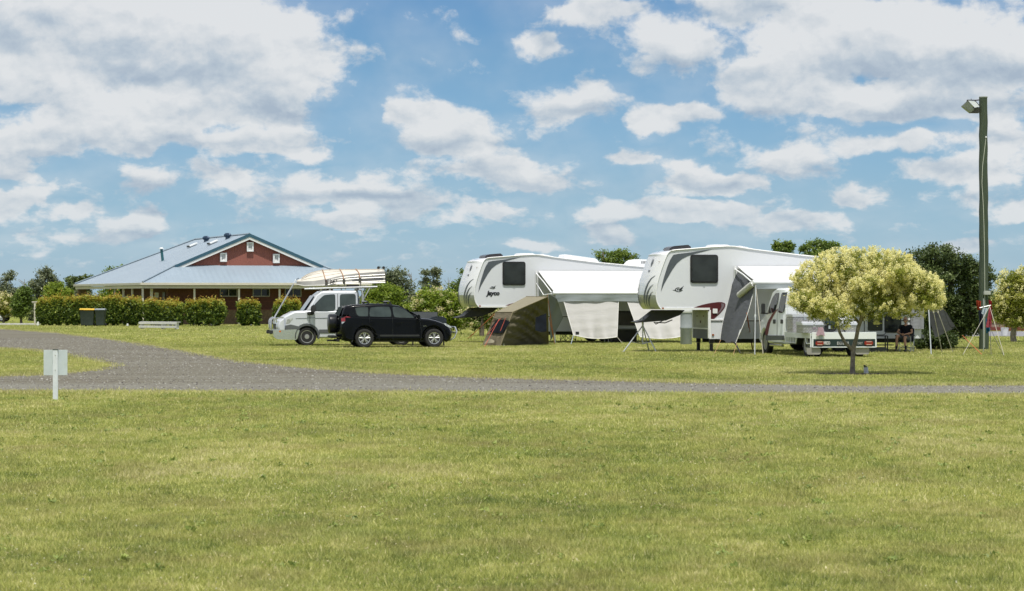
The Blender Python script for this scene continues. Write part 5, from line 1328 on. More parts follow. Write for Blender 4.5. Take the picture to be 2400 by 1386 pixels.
    td = smoothpoly([z1c(*p) for p in ((858, 784), (960, 745), (1080, 718), (1190, 706), (1245, 722), (1240, 765), (1200, 820), (1150, 865), (1108, 905), (1068, 905), (1064, 784))], 1)
    m = MB(); m.prism(td, 'y', -.008, -.001); d1 = bd(m, 'teardrop_decal', MAROON, smooth=False, tri=True)
    t2 = smoothpoly([z1c(*p) for p in ((1190, 722), (1232, 728), (1228, 760), (1190, 815), (1140, 862), (1150, 838), (1195, 780), (1200, 742))], 1)
    m = MB(); m.prism(t2, 'y', -.012, -.009); bd(m, 'teardrop_accent', mat('decal_mauve', (.17, .13, .15), .45), d1, smooth=False, tri=True)
    # window
    wx0, wz1 = z1c(848, 178); wx1, wz0 = z1c(1160, 497)
    m = MB(); m.prism(rpoly(wx0, wz0, wx1, wz1, .09), 'y', -.045, -.001); wf = bd(m, 'window', BLKT, bevel=.012)
    m = MB(); m.prism(rpoly(wx0+.06, wz0+.06, wx1-.06, wz1-.06, .06), 'y', -.052, -.046); bd(m, 'pane', TG, wf, smooth=False)
    m = MB(); xm = (wx0+wx1)/2
    for a, c_ in ((xm, wz0+.04), (wx0+.05, wz0+.5), (wx1-.05, wz0+.5), (wx0+.05, wz0+.12), (wx1-.05, wz0+.12)): m.bx(a-.025, a+.025, -.066, -.053, c_-.02, c_+.02)
    bd(m, 'window_latch', BLKT, wf)
    # marks
    ex, ez = z1c(715, 572)
    e = bird(t, ex-TL/2, ez+(.12 if wordmark else 0), .19 if not wordmark else .14, y=-TW/2-.004)
    if wordmark:
        text_part('lettering', 'Jayco', .24, INK, t, Matrix.Translation((ex-TL/2+.02, -TW/2-.006, ez-.10)) @ UPRIGHT, bold=.012, shear=.22, width=.56)
    # power inlet, markers
    px_, pz_ = z1c(1126, 810); m = MB(); m.prism(rpoly(px_-.08, pz_-.08, px_+.08, pz_+.08, .02), 'y', -.04, -.013); bd(m, 'power_inlet', HATCH, bevel=.008)
    for (X_, Y_) in ((542, 778), (1104, 1075)):
        px_, pz_ = z1c(X_, Y_); m = MB(); m.bx(px_-.038, px_+.038, -.03, -.002, pz_-.035, pz_+.025); bd(m, 'side_marker', mat('marker_amber', (.30, .09, .02), .4), bevel=.008)
    # boot compartment in the front bulkhead (open)
    m = MB(); zq0, zq1 = ZL+.36, ZB-.03; f0, f1 = .10, TW-.10
    m.bx(XF_-.03, XF_-.002, 0, f0, ZL+.02, ZB-.02); m.bx(XF_-.03, XF_-.002, f1, TW, ZL+.02, ZB-.02); m.bx(XF_-.03, XF_-.002, f0, f1, zq0-.04, zq0); m.bx(XF_-.03, XF_-.002, f0, f1, zq1, ZB-.02)
    bf = bd(m, 'boot_frame', TRIMW)
    m = MB(); m.bx(XF_-.012, XF_-.004, f0, f1, zq0, zq1); bd(m, 'boot_panel', mat('boot_lining', (.36, .37, .34), .7, var=.06), bf)
    m = MB(); m.prism(rpoly(.55, zq0+.08, TW-.55, zq1-.08, .12), 'x', XF_-.02, XF_-.013); bd(m, 'boot_door', mat('boot_door_grey', (.42, .43, .40), .6), bf)
    m = MB()
    for yy in (.7, 1.65): m.box((XF_-.025, yy, zq1-.2), (.02, .05, .05))
    m.box((XF_-.025, 1.15, zq0+.2), (.02, .09, .09)); bd(m, 'boot_latch', mat('latch_brown', (.10, .05, .03), .5), bf)
    m = MB(); m.bx(XF_-.012, XF_-.004, 0, TW, ZL-.0, zq0-.045); bd(m, 'front_skirt', GPL)
    # landing legs, hitch and chassis, wheels
    for yy in (.25, TW-.25):
        m = MB(); m.bx(XF_+.06, XF_+.20, yy-.06, yy+.06, .28, ZL+.1); lg = bd(m, 'landing_leg', DKM, bevel=.008)
        m = MB(); m.bx(XF_+.08, XF_+.18, yy-.045, yy+.045, .03, .275); m.bx(XF_+.03, XF_+.23, yy-.1, yy+.1, 0, .028); bd(m, 'leg_foot', DKM, lg)
    m = MB(); m.prism(orient([(.18, ZB-.03), (1.15, ZB-.03), (.98, ZB-.20), (.50, ZB-.38), (-.52, ZB-.46), (-.55, ZB-.43), (-.25, ZB-.36)]), 'y', .75, 1.6); bd(m, 'hitch_frame', BLKT, bevel=.01)
    m = MB(); m.tube([(.5, 1.0, ZB-.36), (.20, .95, ZB-.50), (.12, .9, ZB-.44), (.5, .9, ZB-.46), (.75, .9, ZB-.36)], .018, 6); bd(m, 'hitch_hose', RUB)
    m = MB(); m.bx(XF_+.25, TL-.3, .3, .42, ZL-.14, ZL-.002); m.bx(XF_+.25, TL-.3, TW-.42, TW-.3, ZL-.14, ZL-.002); bd(m, 'chassis', DKM)
    for xx in (TL*.60, TL*.60+.82):
        for yy, s_ in ((.16, -1), (TW-.16, 1)):
            wh = wheel(t, xx-TL/2, yy-TW/2, .34, .2, s_, 'steel', rr=.2)
    # roof fittings
    m = MB(); hx0, hz0 = z1c(668, 122); hx1 = z1c(912, 100)[0]; zz = np.interp((hx0+hx1)/2, [p[0] for p in [seam[-1]]+rooft], [p[1] for p in [seam[-1]]+rooft])
    m.prism(orient([(hx0, zz-.04), (hx0+.03, zz+.07), (hx0+.18, zz+.12), (hx1-.1, zz+.16), (hx1-.03, zz+.14), (hx1+.03, zz+.05), (hx1, zz+.0)]), 'y', TW*.3, TW*.75); bd(m, 'roof_hatch', SMOKE, bevel=.03)
    for (xa, xb_, h_, mt) in ((2.05, 2.75, .09, HATCH), (2.95, 3.6, .08, HATCH), hat):
        za = float(np.interp(xa, [p[0] for p in rooft], [p[1] for p in rooft])); zb_ = float(np.interp(xb_, [p[0] for p in rooft], [p[1] for p in rooft]))
        m = MB(); m.prism(orient([(xa, za-.03), (xa+.02, za+h_*.7), (xa+.10, za+h_), (xb_-.15, zb_+h_*1.0), (xb_, zb_+h_*.3), (xb_, zb_-.03)]), 'y', TW*.3, TW*.7); bd(m, 'roof_vent', mt, bevel=.02)
    # door, rear windows, rear bumper
    if not wordmark:
        dx0, dx1 = tp(2033, 740)[0], tp(2068, 740)[0]; zt_, zb_ = 2.25, tp(2050, 786)[1]
        m = MB()
        m.prism(rpoly(dx0-.12, zb_, dx1+.12, zt_, .1), 'y', -.012, -.001); dr = bd(m, 'door', BLKT, bevel=.004)
        m = MB(); m.prism(rpoly(dx0-.10, zb_+.02, dx1+.10, zt_-.02, .09), 'y', -.028, -.0125); bd(m, 'door_leaf', FIB, dr, bevel=.004)
        m = MB(); za, zc2 = tp(2050, 776)[1], tp(2050, 745)[1]; m.prism(rpoly(dx0, za, dx1, zc2+.1, .06), 'y', -.036, -.029); bd(m, 'door_window', TG, dr, bevel=.004)
        xa, zb2 = tp(2072, 780); xb2, zt2 = tp(2112, 735); m = MB(); m.prism(rpoly(xa, zb2, xb2, zt2, .06), 'y', -.04, -.001); w2 = bd(m, 'window', BLKT, bevel=.01)
        m = MB(); m.prism(rpoly(xa+.04, zb2+.04, xb2-.04, zt2-.04, .04), 'y', -.046, -.041); bd(m, 'pane', TG, w2, smooth=False)
    m = MB(); m.bx(TL+.0, TL+.12, .1, TW-.1, ZL, ZL+.12); bd(m, 'rear_bumper', GPL, bevel=.02)
    return t
rt_r = make_trailer(RF, 'nearer white fifth wheel caravan with open front boot and maroon teardrop, behind the white truck', False, (5.1, 6.1, .05, HATCH))
rt_l = make_trailer(LF, 'farther white fifth wheel caravan with black wordmark under its bird emblem, behind the green tent', True, (3.9, 5.4, .20, HATCH))
# air conditioner at the back of the left trailer, seen over its roof
def on_roof(FR, px, py, y): return FR.side(px, py, y)
x0, z0 = LF.side(1466, 617, 1.0); x1, _ = LF.side(1515, 617, 1.0); zt_ = LF.side(1490, 608, 1.0)[1]
m = MB(); m.prism(orient([(x0-TL/2, z0-.15), (x0+.25-TL/2, zt_-.04), (x0+.5-TL/2, zt_), (x1-TL/2, zt_-.01), (x1+.1-TL/2, z0-.2)]), 'y', -.45, .45); ac = m.build('air_conditioner', HATCH, rt_l, bevel=.04)
m = MB()
for q in range(5): xx = x1-.30+q*.06-TL/2; m.bx(xx, xx+.03, -.462, -.452, z0-.02, zt_-.08)
m.build('grille', GPL, ac)

# ---- awnings
def awning(FR, label, wall0, wall1, roller0, proj, valance, x_extra=0):
    """wall0/wall1/roller0: picture points of the canopy's wall corners and near roller corner"""
    x0, zt_ = FR.side(*wall0, 0); x1 = FR.side(*wall1, 0)[0]+x_extra
    xr0, zr = FR.side(*roller0, -proj)
    a = root('awning', FR.world((x0+x1)/2, -.02, 0), FR.rz, label, 'awning', 'white roll out caravan awnings')
    off = (x0+x1)/2; xl, xr = x0-off, x1-off
    m = MB()
    def can(u_, v_):
        sag = .05*math.sin(math.pi*v_)*(.5+.5*math.sin(math.pi*u_)); return (xl+(xr-xl)*u_, -.01-proj*v_, zt_+(zr+.09-zt_)*v_-sag)
    m.grid(can, 24, 16); m.build('canopy', AWN, a, thick=.004)
    m = MB(); m.tube([(xl-.04, -proj+.02, zr+.03), (xr+.04, -proj+.02, zr+.03)], .075, 14); m.build('roller', TRIMW, a)
    m = MB()
    def val(u_, v_): return (xl+.05+(xr-xl-.1)*u_, -proj-.055+.02*math.sin(u_*17+v_*2)*v_+.015*math.sin(u_*41)*v_, zr-.03-valance*v_*(.97+.03*math.cos(u_*23)))
    m.grid(val, 60, 4); m.build('valance', VAL, a, thick=.003)
    for xe in (xl-.09, xr+.05):
        m = MB(); m.box((xe, -.05, (zt_+1.05)/2), (.07, .05, zt_-1.05)); m.build('wall_channel', TRIMW, a)
        m = MB(); m.tube([(xe, -.08, 1.15), (xe-.02, -proj*.52, 1.9), (xe, -proj+.03, zr)], .026, 8); m.tube([(xe, -.08, zt_-.5), (xe-.02, -proj*.52, 1.9)], .02, 8); m.build('support_arm', TRIMW, a)
        m = MB(); m.tube([(xe, -.02, zt_-.1), (xe, -proj*.5, (zt_+zr)/2+.0), (xe, -proj+.05, zr+.05)], .022, 8); m.build('rafter', TRIMW, a)
    return a, off, x0, x1, xr0, zr, zt_
aL = awning(LF, 'white awning rolled out from the farther caravan above two pale shade screens', (1261, 635), (1511, 637), (1296, 689), 2.4, .28, 2.0)
aR = awning(RF, 'white awning rolled out from the nearer caravan over the white truck', (1728, 624), (2122, 622), (1772, 664), 2.25, .16)
# white end drum of the right awning, seen at the far end beyond the blossom tree is its roller
def tagm(o, lab, cat, grp=None): return tag(o, lab, cat, grp)
ROPE = mat('rope_orange', (.55, .16, .06), .8, var=.2); ROPW = mat('rope_white', (.42, .40, .33), .8, var=.1); POLEM = mat('pole_alloy', (.50, .53, .52), .35, metal=.6)
# ---- pale shade screens under the left awning
def screen(FR, proj, cor, label, fold, wave=.03, grp='pale shade screens pegged under the left awning'):
    """cor: 4 picture points tl,tr,br,bl, top at the roller plane, foot pulled out 'fold' metres"""
    P = [FR.world(*[FR.side(*cor[i], -proj-(fold if i > 1 else .02))[0]], -proj-(fold if i > 1 else .02), FR.side(*cor[i], -proj-(fold if i > 1 else .02))[1]) for i in range(4)]
    m = MB()
    def f_(u_, v_):
        t_ = P[0].lerp(P[1], u_); b_ = P[3].lerp(P[2], u_); p = t_.lerp(b_, v_)
        out = wave*(math.sin(v_*26+u_*3)*.18+math.sin(u_*9+v_*5)*.3)*(v_*.8+.2)+.10*math.sin(math.pi*u_)*v_**3*math.sin(u_*19)
        belly = -.10*math.sin(math.pi*u_)*v_**4
        return p+FR.w*(-out)+Vector((0, 0, belly))
    m.grid(f_, 40, 30); o = m.build('shade_screen', SHD, None, thick=.003)
    # centre the object's origin at its foot
    tag(o, label, 'shade screen', grp)
    m = MB()
    for a, b_ in ((0, 3), (3, 2), (2, 1)):
        m.tube([P[a]-FR.w*.012, P[b_]-FR.w*.012] if (a, b_) != (3, 2) else [f_(i/16, 1)-FR.w*.01 for i in range(17)], .016, 5)
    h = m.build('hem', mat('hem_white', (.74, .73, .70), .7), o)
    return P, o
PR = 2.4
P1, s1 = screen(LF, PR, ((1321, 706), (1449.5, 706), (1446, 790), (1344, 786)), 'left pale mesh shade screen hanging square under the farther caravan awning', .45)
P2, s2 = screen(LF, PR, ((1470, 706), (1592, 706), (1612, 786), (1500, 790)), 'right pale mesh shade screen with slanting left edge, behind the steel tripod', .65)
m = MB(); c_ = P1[3]; x_ = P1[3].lerp(P1[2], .03)+Vector((0, 0, .09))-LF.w*.02
m.box(x_+LF.u*.10, (.14, .008, .10), rz=LF.rz); m.build('maker_patch', INK, s1)
# pegs and ropes
def ropes(label, segs, mt, name='guy_rope', r=.008):
    m = MB()
    for a, b_ in segs: m.tube([a, b_], r, 5)
    o = m.build(name, mt); tag(o, label, 'rope', 'guy ropes pegged around the camp'); return o
ropes('blue grey rope from the left shade screen corner to its peg', [(P1[3], gnd(1338, 808))], mat('rope_grey', (.3, .36, .42), .8), r=.014)
ropes('cream rope from the right corner of the left shade screen', [(P1[2], gnd(1459, 805))], ROPW, r=.012)
ropes('green rope at the right corner of the right shade screen', [(P2[2], gnd(1622, 805))], mat('rope_green', (.12, .36, .25), .8), r=.014)
# left awning end poles, dark fly flap and gear beneath
m = MB(); b_ = gnd(1301, 805); top = at(1297, 717, b_.y); m.tube([b_, top], .028, 8); pl_ = m.build('tent_pole', POLEM); tag(pl_, 'grey pole standing just right of the green tent', 'pole')
m = MB(); m.lathe([(.045, -.03), (.045, .03)], top, 'z', 8); m.build('pole_knob', ROPW, pl_)
ropes('orange rope running from the tent ridge down beside the grey pole', [(at(1283, 692, 104.5), gnd(1300, 808)), (at(1287, 745, 105), gnd(1300.5, 808))], ROPE, r=.012)
g_ = mat('grey_vinyl', (.19, .20, .22), .7, var=.1)
m = MB(); Y1 = 107.6
def flap(u_, v_): 
    p = at(1286, 690, Y1).lerp(at(1305, 700, Y1), u_).lerp(at(1290, 800, Y1+1).lerp(at(1320, 745, Y1+1), u_), v_); p.y += .08*math.sin(v_*7+u_*3); return p
m.grid(flap, 6, 14); tag(m.build('awning_end_flap', clothm('flap_grey', (.22, .24, .27), .15, var=.08), thick=.004), 'grey cloth flap hanging at the tent end of the left awning', 'flap')

def camp_chair(loc, rz, label, cloth, frame, high=.95):
    t = root('camp_chair', loc, rz, label, 'camp chair')
    m = MB()
    def seat(u_, v_): return (-.26+.52*u_, -.22+.46*v_, .42-.05*math.sin(math.pi*u_)*1-.02*v_)
    m.grid(seat, 8, 8); m.build('seat', cloth, t, thick=.006)
    m = MB()
    m.grid(lambda u_, v_: (-.27+.54*u_, .20+.12*v_+.04*math.sin(math.pi*u_), .40+(high-.40)*v_), 8, 8); m.build('backrest', cloth, t, thick=.006)
    for s_ in (-1, 1):
        m = MB(); m.tube([(s_*.29, -.25, .0), (s_*.29, -.23, .62)], .012, 8); m.tube([(s_*.27, .21, 0), (s_*.28, .32, high+.02)], .012, 8); fr = m.build('frame_leg', frame, t)
        m = MB(); m.bx(s_*.29-.03, s_*.29+.03, -.25, .24, .60, .64); m.build('armrest', cloth, fr, bevel=.01)
    m = MB()
    for y0, y1 in ((-.25, -.25), (.22, .22)): m.tube([(-.29, y0, .03), (.28, y1, .40)], .011, 6); m.tube([(.29, y0, .03), (-.28, y1, .40)], .011, 6)
    for s_ in (-1, 1): m.tube([(s_*.29, -.24, .03), (s_*.28, .22, .40)], .011, 6); m.tube([(s_*.28, .22, .03), (s_*.28, -.24, .40)], .011, 6)
    m.build('crossbar', frame, t)
    return t
BLKC = clothm('chair_black', (.018, .02, .022), .05, var=.2); DKF = mat('chair_frame_dark', (.03, .03, .032), .45, metal=.5)
cb = gnd(1332, 800)
camp_chair(Vector((cb.x, cb.y, 0)), R(-70), 'tall backed black camp chair in the gap left of the pale shade screen', BLKC, DKF, 1.15)
# folding table + dark crates in the gap between the screens, behind them
tb = LF.world(LF.side(1461, 760, -1.2)[0], -1.2, 0)
t = root('folding_table', tb, LF.rz, 'folding table with pale edge in the dark gap between the shade screens', 'table')
m = MB(); zt_ = LF.side(1461, 763, -1.2)[1]; m.bx(-.75, .75, -.3, .3, zt_-.03, zt_); m.build('tabletop', mat('table_grey', (.38, .39, .4), .4), t, bevel=.008)
for x_ in (-.7, .7):
    for y_ in (-.25, .25): m = MB(); m.tube([(x_, y_, 0), (x_*.96, y_, zt_-.03)], .014, 6); m.build('leg', POLEM, t)
t2 = root('storage_crate', tb+LF.w*.0, LF.rz, 'black storage crate under the folding table between the shade screens', 'crate')
m = MB(); m.bx(-.5, .5, -.24, .24, 0, .5); m.build('body', BLKT, t2, bevel=.03); m = MB(); m.bx(-.52, .52, -.26, .26, .50, .55); m.build('lid', GPL, t2, bevel=.01)
t3 = root('portable_fridge', tb+LF.u*.15, LF.rz, 'dark boxy fridge standing on the folding table between the shade screens', 'fridge')
m = MB(); m.bx(-.42, .42, -.22, .22, zt_+.002, zt_+.52); m.build('body', mat('fridge_dark', (.06, .055, .055), .5, var=.3), t3, bevel=.03); m = MB(); m.bx(-.43, .43, -.23, .23, zt_+.522, zt_+.58); m.build('lid', BLKT, t3, bevel=.01)

# ================================================================== olive tent
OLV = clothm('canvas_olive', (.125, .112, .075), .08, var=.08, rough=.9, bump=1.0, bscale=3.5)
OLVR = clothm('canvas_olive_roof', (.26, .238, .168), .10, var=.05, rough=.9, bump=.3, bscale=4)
MESH = mat('insect_mesh', (.010, .013, .018), .9, var=.3, spec=.1)
YT = 104.6
def z7(X_, Y_): return (1060+X_/5.3308, 570+Y_/5.3308)
def tq(X_, Y_, Yd): return at(*z7(X_, Y_), Yd)
Y0, Yb = 104.4, 107.0
FBL = gnd(*z7(600, 1288)); FBR = gnd(*z7(1200, 1268)); FBL.y -= 0
Yn = FBL.y
A = tq(755, 862, Yn+.35)      # front eave corner near (left front top)
Bp = tq(1190, 672, Yn+.6)     # high front corner right
Cp = tq(925, 668, Yn+2.6)     # high back corner
Dp = tq(540, 865, Yn+2.1)     # low back corner of the roof
G1 = FBL; G2 = FBR
G3 = tq(375, 1280, Yn+1.9); G3.z = 0
ctr = (G1+G2+G3)/3; ctr.z = 0
tent = root('canvas_tent', ctr, 0, 'olive green canvas tent with dark mesh windows standing before the farther caravan', 'tent')
def TL_(p): return p-ctr
def quad(a, b_, c, d, wr, seed, flat=0, n=18, out=Vector((0, -1, 0))):
    def f_(u_, v_):
        p = a.lerp(b_, u_).lerp(d.lerp(c, u_), v_)
        e = math.sin(math.pi*u_)*math.sin(math.pi*v_)
        w_ = wr*e**.5*(math.sin(u_*14+v_*9+seed)*.25+math.sin(v_*29-u_*17+seed*2+2*math.sin(u_*5))*.32+math.sin(u_*31+v_*43+seed+math.sin(v_*9)*2)*.22*min(1, 2*u_)) if e > 0 else 0
        return TL_(p)+out*w_-out*flat*e
    m = MB(); m.grid(f_, n, n); return m
quad(A, Bp, G2, G1, .17, 1, n=64).build('side_wall', OLV, tent)
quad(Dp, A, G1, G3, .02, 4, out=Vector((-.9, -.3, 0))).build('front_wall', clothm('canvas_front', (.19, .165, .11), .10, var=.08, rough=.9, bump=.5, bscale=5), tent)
G4 = Vector((Cp.x+.7, Yn+3.0, 0)); quad(Dp, Cp, G4, G3, .03, 5).build('back_wall', OLV, tent); quad(Bp, Cp, G4, G2, .03, 6).build('end_wall', OLV, tent)
quad(Dp, A, Bp, Cp, .02, 2, flat=.03, out=Vector((0, 0, 1))).build('roof', OLVR, tent, thick=.006)
m = MB()
for a, b_ in ((Dp, A), (A, Bp), (A, G1), (Cp, Bp), (Bp, G2), (G1, G2)): m.tube([TL_(a), TL_(b_)], .018, 6)
m.build('seam_piping', mat('canvas_seam', (.20, .17, .10), .85), tent)
# window mesh on the side wall and on the front
def onside(X_, Y_, off=.07):
    o = Vector((0, 0, HC)); px, py = z7(X_, Y_); d = Vector(((px-CX)/F, 1, -(py-CY)/F)); n_ = (Bp-A).cross(G1-A).normalized(); t_ = (A-o).dot(n_)/d.dot(n_); p = o+d*(t_); return TL_(p-Vector((0, off, 0)))
m = MB(); m.face([onside(*p) for p in ((1040, 930), (1175, 878), (1178, 1105), (1120, 1112), (1035, 1090))]); m.build('mesh_window', MESH, tent, smooth=False)
def onfr(X_, Y_, off=.035):
    o = Vector((0, 0, HC)); px, py = z7(X_, Y_); d = Vector(((px-CX)/F, 1, -(py-CY)/F)); n_ = (A-Dp).cross(G1-A).normalized(); t_ = (A-o).dot(n_)/d.dot(n_); p = o+d*t_; return TL_(p+Vector((-off, -off*1.5, 0)))
m = MB(); m.face([onfr(*p) for p in ((575, 950), (640, 935), (735, 985), (640, 1120), (600, 1128), (475, 1112), (510, 1030))]); m.build('mesh_door', MESH, tent, smooth=False)
m = MB(); m.grid(lambda u_, v_: Vector(onfr(530, 925, .06)).lerp(onfr(725, 930, .06), u_)+Vector((0, 0, -.09*v_-.05*math.sin(math.pi*u_)*1-.02*math.sin(u_*21)*v_)), 14, 4); m.build('door_roll', OLVR, tent, thick=.03)
m = MB()
for X_, Y_ in ((460, 1148), (510, 1148), (600, 1156)): m.box(onfr(X_, Y_, .04), (.10, .02, .025))
m.build('vent_slot', BLKT, tent)
m = MB(); m.grid(lambda u_, v_: Vector(onfr(430, 1235, .05)).lerp(onfr(545, 1225, .05), u_)+Vector((-.05*v_, -.25*v_, -.06*v_+.1*math.sin(math.pi*u_)*(1-v_))), 10, 4); m.build('ground_flap', OLVR, tent, thick=.006)
RR = mat('rope_red', (.42, .075, .045), .8, var=.2)
ropes('red guy ropes crossing the front of the green tent', [(ctr+onfr(620, 950, .1), gnd(*z7(400, 1300))), (ctr+onfr(640, 940, .1), ctr+onfr(520, 1145, .25)), (ctr+onfr(700, 935, .1), ctr+onfr(640, 1100, .12)), (ctr+onfr(545, 960, .1), gnd(*z7(385, 1270)))], RR, r=.011)
ropes('long orange guy rope pegged out left of the green tent', [(Dp+Vector((-.05, 0, -.1)), gnd(*z7(190, 1195))), (Dp+Vector((-.05, 0, -.05)), gnd(*z7(215, 1185)))], ROPE, r=.011)
m = MB()
for p in (z7(355, 1290), z7(640, 1292), z7(1205, 1272)): g0 = gnd(*p); m.tube([g0, g0+Vector((.02, -.02, .10))], .012, 6)
tag(m.build('tent_pegs', POLEM) if False else m.build('tent_peg', POLEM, tent, xf=Matrix.Translation(-ctr)))

# ================================================================== right side camp gear
# tripod jack under the right nose
tpd = gnd(1507, 829.5); Yt = RF.world(-.30, TW/2, 0).y
tpd = Vector(((1506.5-CX)*Yt/F, Yt, 0)); k = Yt/F; zt_ = at(0, 748, Yt).z
t = root('tripod_jack', tpd, 0, 'grey steel tripod stand under the raised nose of the nearer caravan', 'tripod')
m = MB(); m.tube([(0, 0, zt_-.02), (0, 0, zt_-.30)], .035, 10); m.tube([(0, 0, zt_-.2), (0, 0, zt_-.85)], .022, 8); m.lathe([(.05, zt_-.05), (.05, zt_+.02), (.07, zt_+.04), (0, zt_+.045)], (0, 0, 0), 'z', 12); col_ = m.build('column', RK, t)
for (dx, dy) in ((-47, -1.1), (30, -1.0), (16, .9)):
    foot = Vector((dx*k, dy*.45, 0)); m = MB(); m.tube([(0, 0, zt_-.22), foot], .02, 8); m.box(foot+Vector((0, 0, .01)), (.1, .1, .02)); lg = m.build('leg', RK, t)
    m = MB(); m.tube([(0, 0, zt_-.84), foot*.62+Vector((0, 0, (zt_-.22)*.38))], .014, 6); m.build('brace', RK, lg)
# hanging grey end shade at the left end of the right awning + rolled bag
def side_at(px, py, y): x, z = RF.side(px, py, y); return RF.world(x, y, z)
tl4, tr4, br4, bl4 = side_at(1714, 668, -.15), side_at(1765, 690, -2.15), side_at(1727, 805, -2.3), side_at(1689, 797, -.35)
tm4 = side_at(1727, 640, -.12)
m = MB()
def sh4(u_, v_):
    top = tm4.lerp(side_at(1770, 668, -2.2), u_); mid_l = tl4; p = top.lerp(bl4.lerp(br4, u_), v_); e = math.sin(math.pi*u_)
    if v_ < .25: p = top.lerp(tl4.lerp(tr4, u_), v_/.25)
    else: p = tl4.lerp(tr4, u_).lerp(bl4.lerp(br4, u_), (v_-.25)/.75)
    p.x += .03*math.sin(u_*11+v_*6)*(.4+v_); p.z += -.04*e*v_**4+.02*math.sin(u_*13)*v_**5; return p
m.grid(sh4, 24, 36); es = m.build('end_shade', SHG, None, thick=.004); tag(es, 'dark grey mesh end wall hanging from the left end of the nearer awning', 'shade screen')
for u_ in (0, 1): m = MB(); m.tube([sh4(u_, i/20) for i in range(5, 21)], .011, 5); m.build('hem', mat('hem_white', (.74, .73, .70), .7), es)
m = MB(); p = sh4(.93, .83); m.box(p+Vector((0, -.03, 0)), (.05, .01, .17), M=Matrix.Rotation(R(18), 3, 'Y')); m.build('care_label', HATCH, es)
m = MB(); a = side_at(1733, 692, -1.2); b_ = side_at(1766, 664, -2.2); m.tube([a, a.lerp(b_, .5), b_], .105, 14); tag(m.build('rolled_wall', clothm('rolled_cream', (.58, .58, .55), .1, var=.06)), 'cream cloth bag rolled up under the left end of the nearer awning', 'rolled cloth')
# poles and ropes at the left end
m = MB(); top = side_at(1771, 668, -2.3); b_ = gnd(1769, 833); m.tube([b_, b_.lerp(top, .6)], .018, 8); m.tube([b_.lerp(top, .6), top], .014, 8)
po = m.build('awning_pole', POLEM); tag(po, 'pale awning pole just left of the white truck cab', 'pole')
m = MB(); m.lathe([(.03, -.05), (.03, .05)], b_.lerp(top, .55), 'z', 8); m.build('pole_clamp', HATCH, po)
ropes('white rope slanting from the awning corner across the white truck wheel', [(top, gnd(1788.5, 830))], ROPW, r=.014)
ropes('white rope beside the pale awning pole, pegged just left of it', [(top+Vector((0, 0, -.05)), gnd(1765, 826))], ROPW, r=.010)
ropes('bright orange rope from the grey end shade to a peg left of the awning pole', [(br4.lerp(tr4, .62), gnd(1765, 822)), (br4.lerp(tr4, .60), gnd(1763, 820))], ROPE, r=.012)
ropes('thin orange ropes pegging down the foot of the grey end shade', [(bl4, gnd(1674, 830)), (br4, gnd(1718, 833)), (bl4.lerp(br4, .45), gnd(1700, 826))], mat('rope_faded', (.45, .28, .13), .8), r=.008)
m = MB(); a = bl4.lerp(br4, .5)+Vector((0, .3, .02)); b_ = gnd(1738, 831); b_.y += .4; m.tube([a, a.lerp(br4, .8), a.lerp(b_, .6)+Vector((.03, 0, .12)), b_+Vector((0, 0, .02)), b_+Vector((.5, .3, .02))], .028, 8)
tag(m.build('drain_hose', RUB), 'black drain hose hanging down behind the foot of the grey end shade', 'hose')
# right end of the right awning: pole, straps, dark privacy shade
rx1, zrr = aR[3], aR[5]
endp = RF.world(rx1+.04, -2.23, zrr+.03)
b_ = gnd(2182.5, 832); m = MB(); m.tube([b_, endp-Vector((0, 0, .05))], .019, 8); tag(m.build('awning_pole', POLEM), 'pale awning pole right of the blossom tree beyond the seated man', 'pole')
m = MB(); m.lathe([(0, -.06), (.07, -.05), (.085, 0), (.085, .3), (.06, .36), (0, .38)], endp+Vector((-.12, 0, .03)), 'x', 14); m.build('roller_end', HATCH, aR[0], xf=(Matrix.Translation(aR[0].location) @ Matrix.Rotation(aR[0].rotation_euler.z, 4, 'Z')).inverted())
for (px, py, lab) in ((2208, 826, 'pale strap running from the far awning corner to a peg, left one of the pair'), (2233, 826, 'pale strap running from the far awning corner to a peg, right one of the pair')):
    m = MB(); e = gnd(px, py); mid = endp.lerp(e, .42); m.tube([endp, mid], .010, 5); m.tube([mid, e], .013, 6); m.box(mid, (.04, .04, .08)); tag(m.build('tie_strap', ROPW), lab, 'strap', 'guy ropes pegged around the camp')
def sh5(u_, v_):
    Yd = 93.5; a, b2, c, d = at(2160, 690, Yd), at(2205, 700, Yd), at(2243, 768, Yd), at(2191, 790, Yd)
    if True:
        p = at(2172, 722, Yd).lerp(at(2205, 715, Yd), u_).lerp(at(2191, 792, Yd).lerp(at(2240, 768, Yd), u_), v_)
    p.y += .08*math.sin(u_*5+v_*4); return p
m = MB(); m.grid(sh5, 14, 16); tag(m.build('end_shade', clothm('shade_mesh_dark', (.085, .09, .09), .2, var=.1, bump=.3, bscale=4), thick=.004), 'dark grey triangular shade cloth at the right end of the nearer awning', 'shade screen')
m = MB(); m.tube([sh5(1, .1), sh5(1, 1), gnd(2270, 805)], .008, 5); tag(m.build('guy_rope', mat('rope_dark', (.08, .08, .09), .8)), 'dark rope from the triangular shade cloth to the ground', 'rope', 'guy ropes pegged around the camp')
ropes('orange rope stretched low between the far awning and the green pole', [(at(2255, 786, 98), gnd(2302, 832))], ROPE, r=.012)
# grey tarp edge on the trailer's rear
m = MB(); xq = TL-.02
m.grid(lambda u_, v_: RF.world(xq+.05-.45*u_, -.10-.03*math.sin(u_*9+v_), 2.3-1.55*v_), 8, 12); tag(m.build('rear_curtain', clothm('curtain_grey', (.36, .37, .40), .2, var=.06), thick=.004), 'pale grey curtain hanging at the rear corner of the nearer caravan', 'curtain')
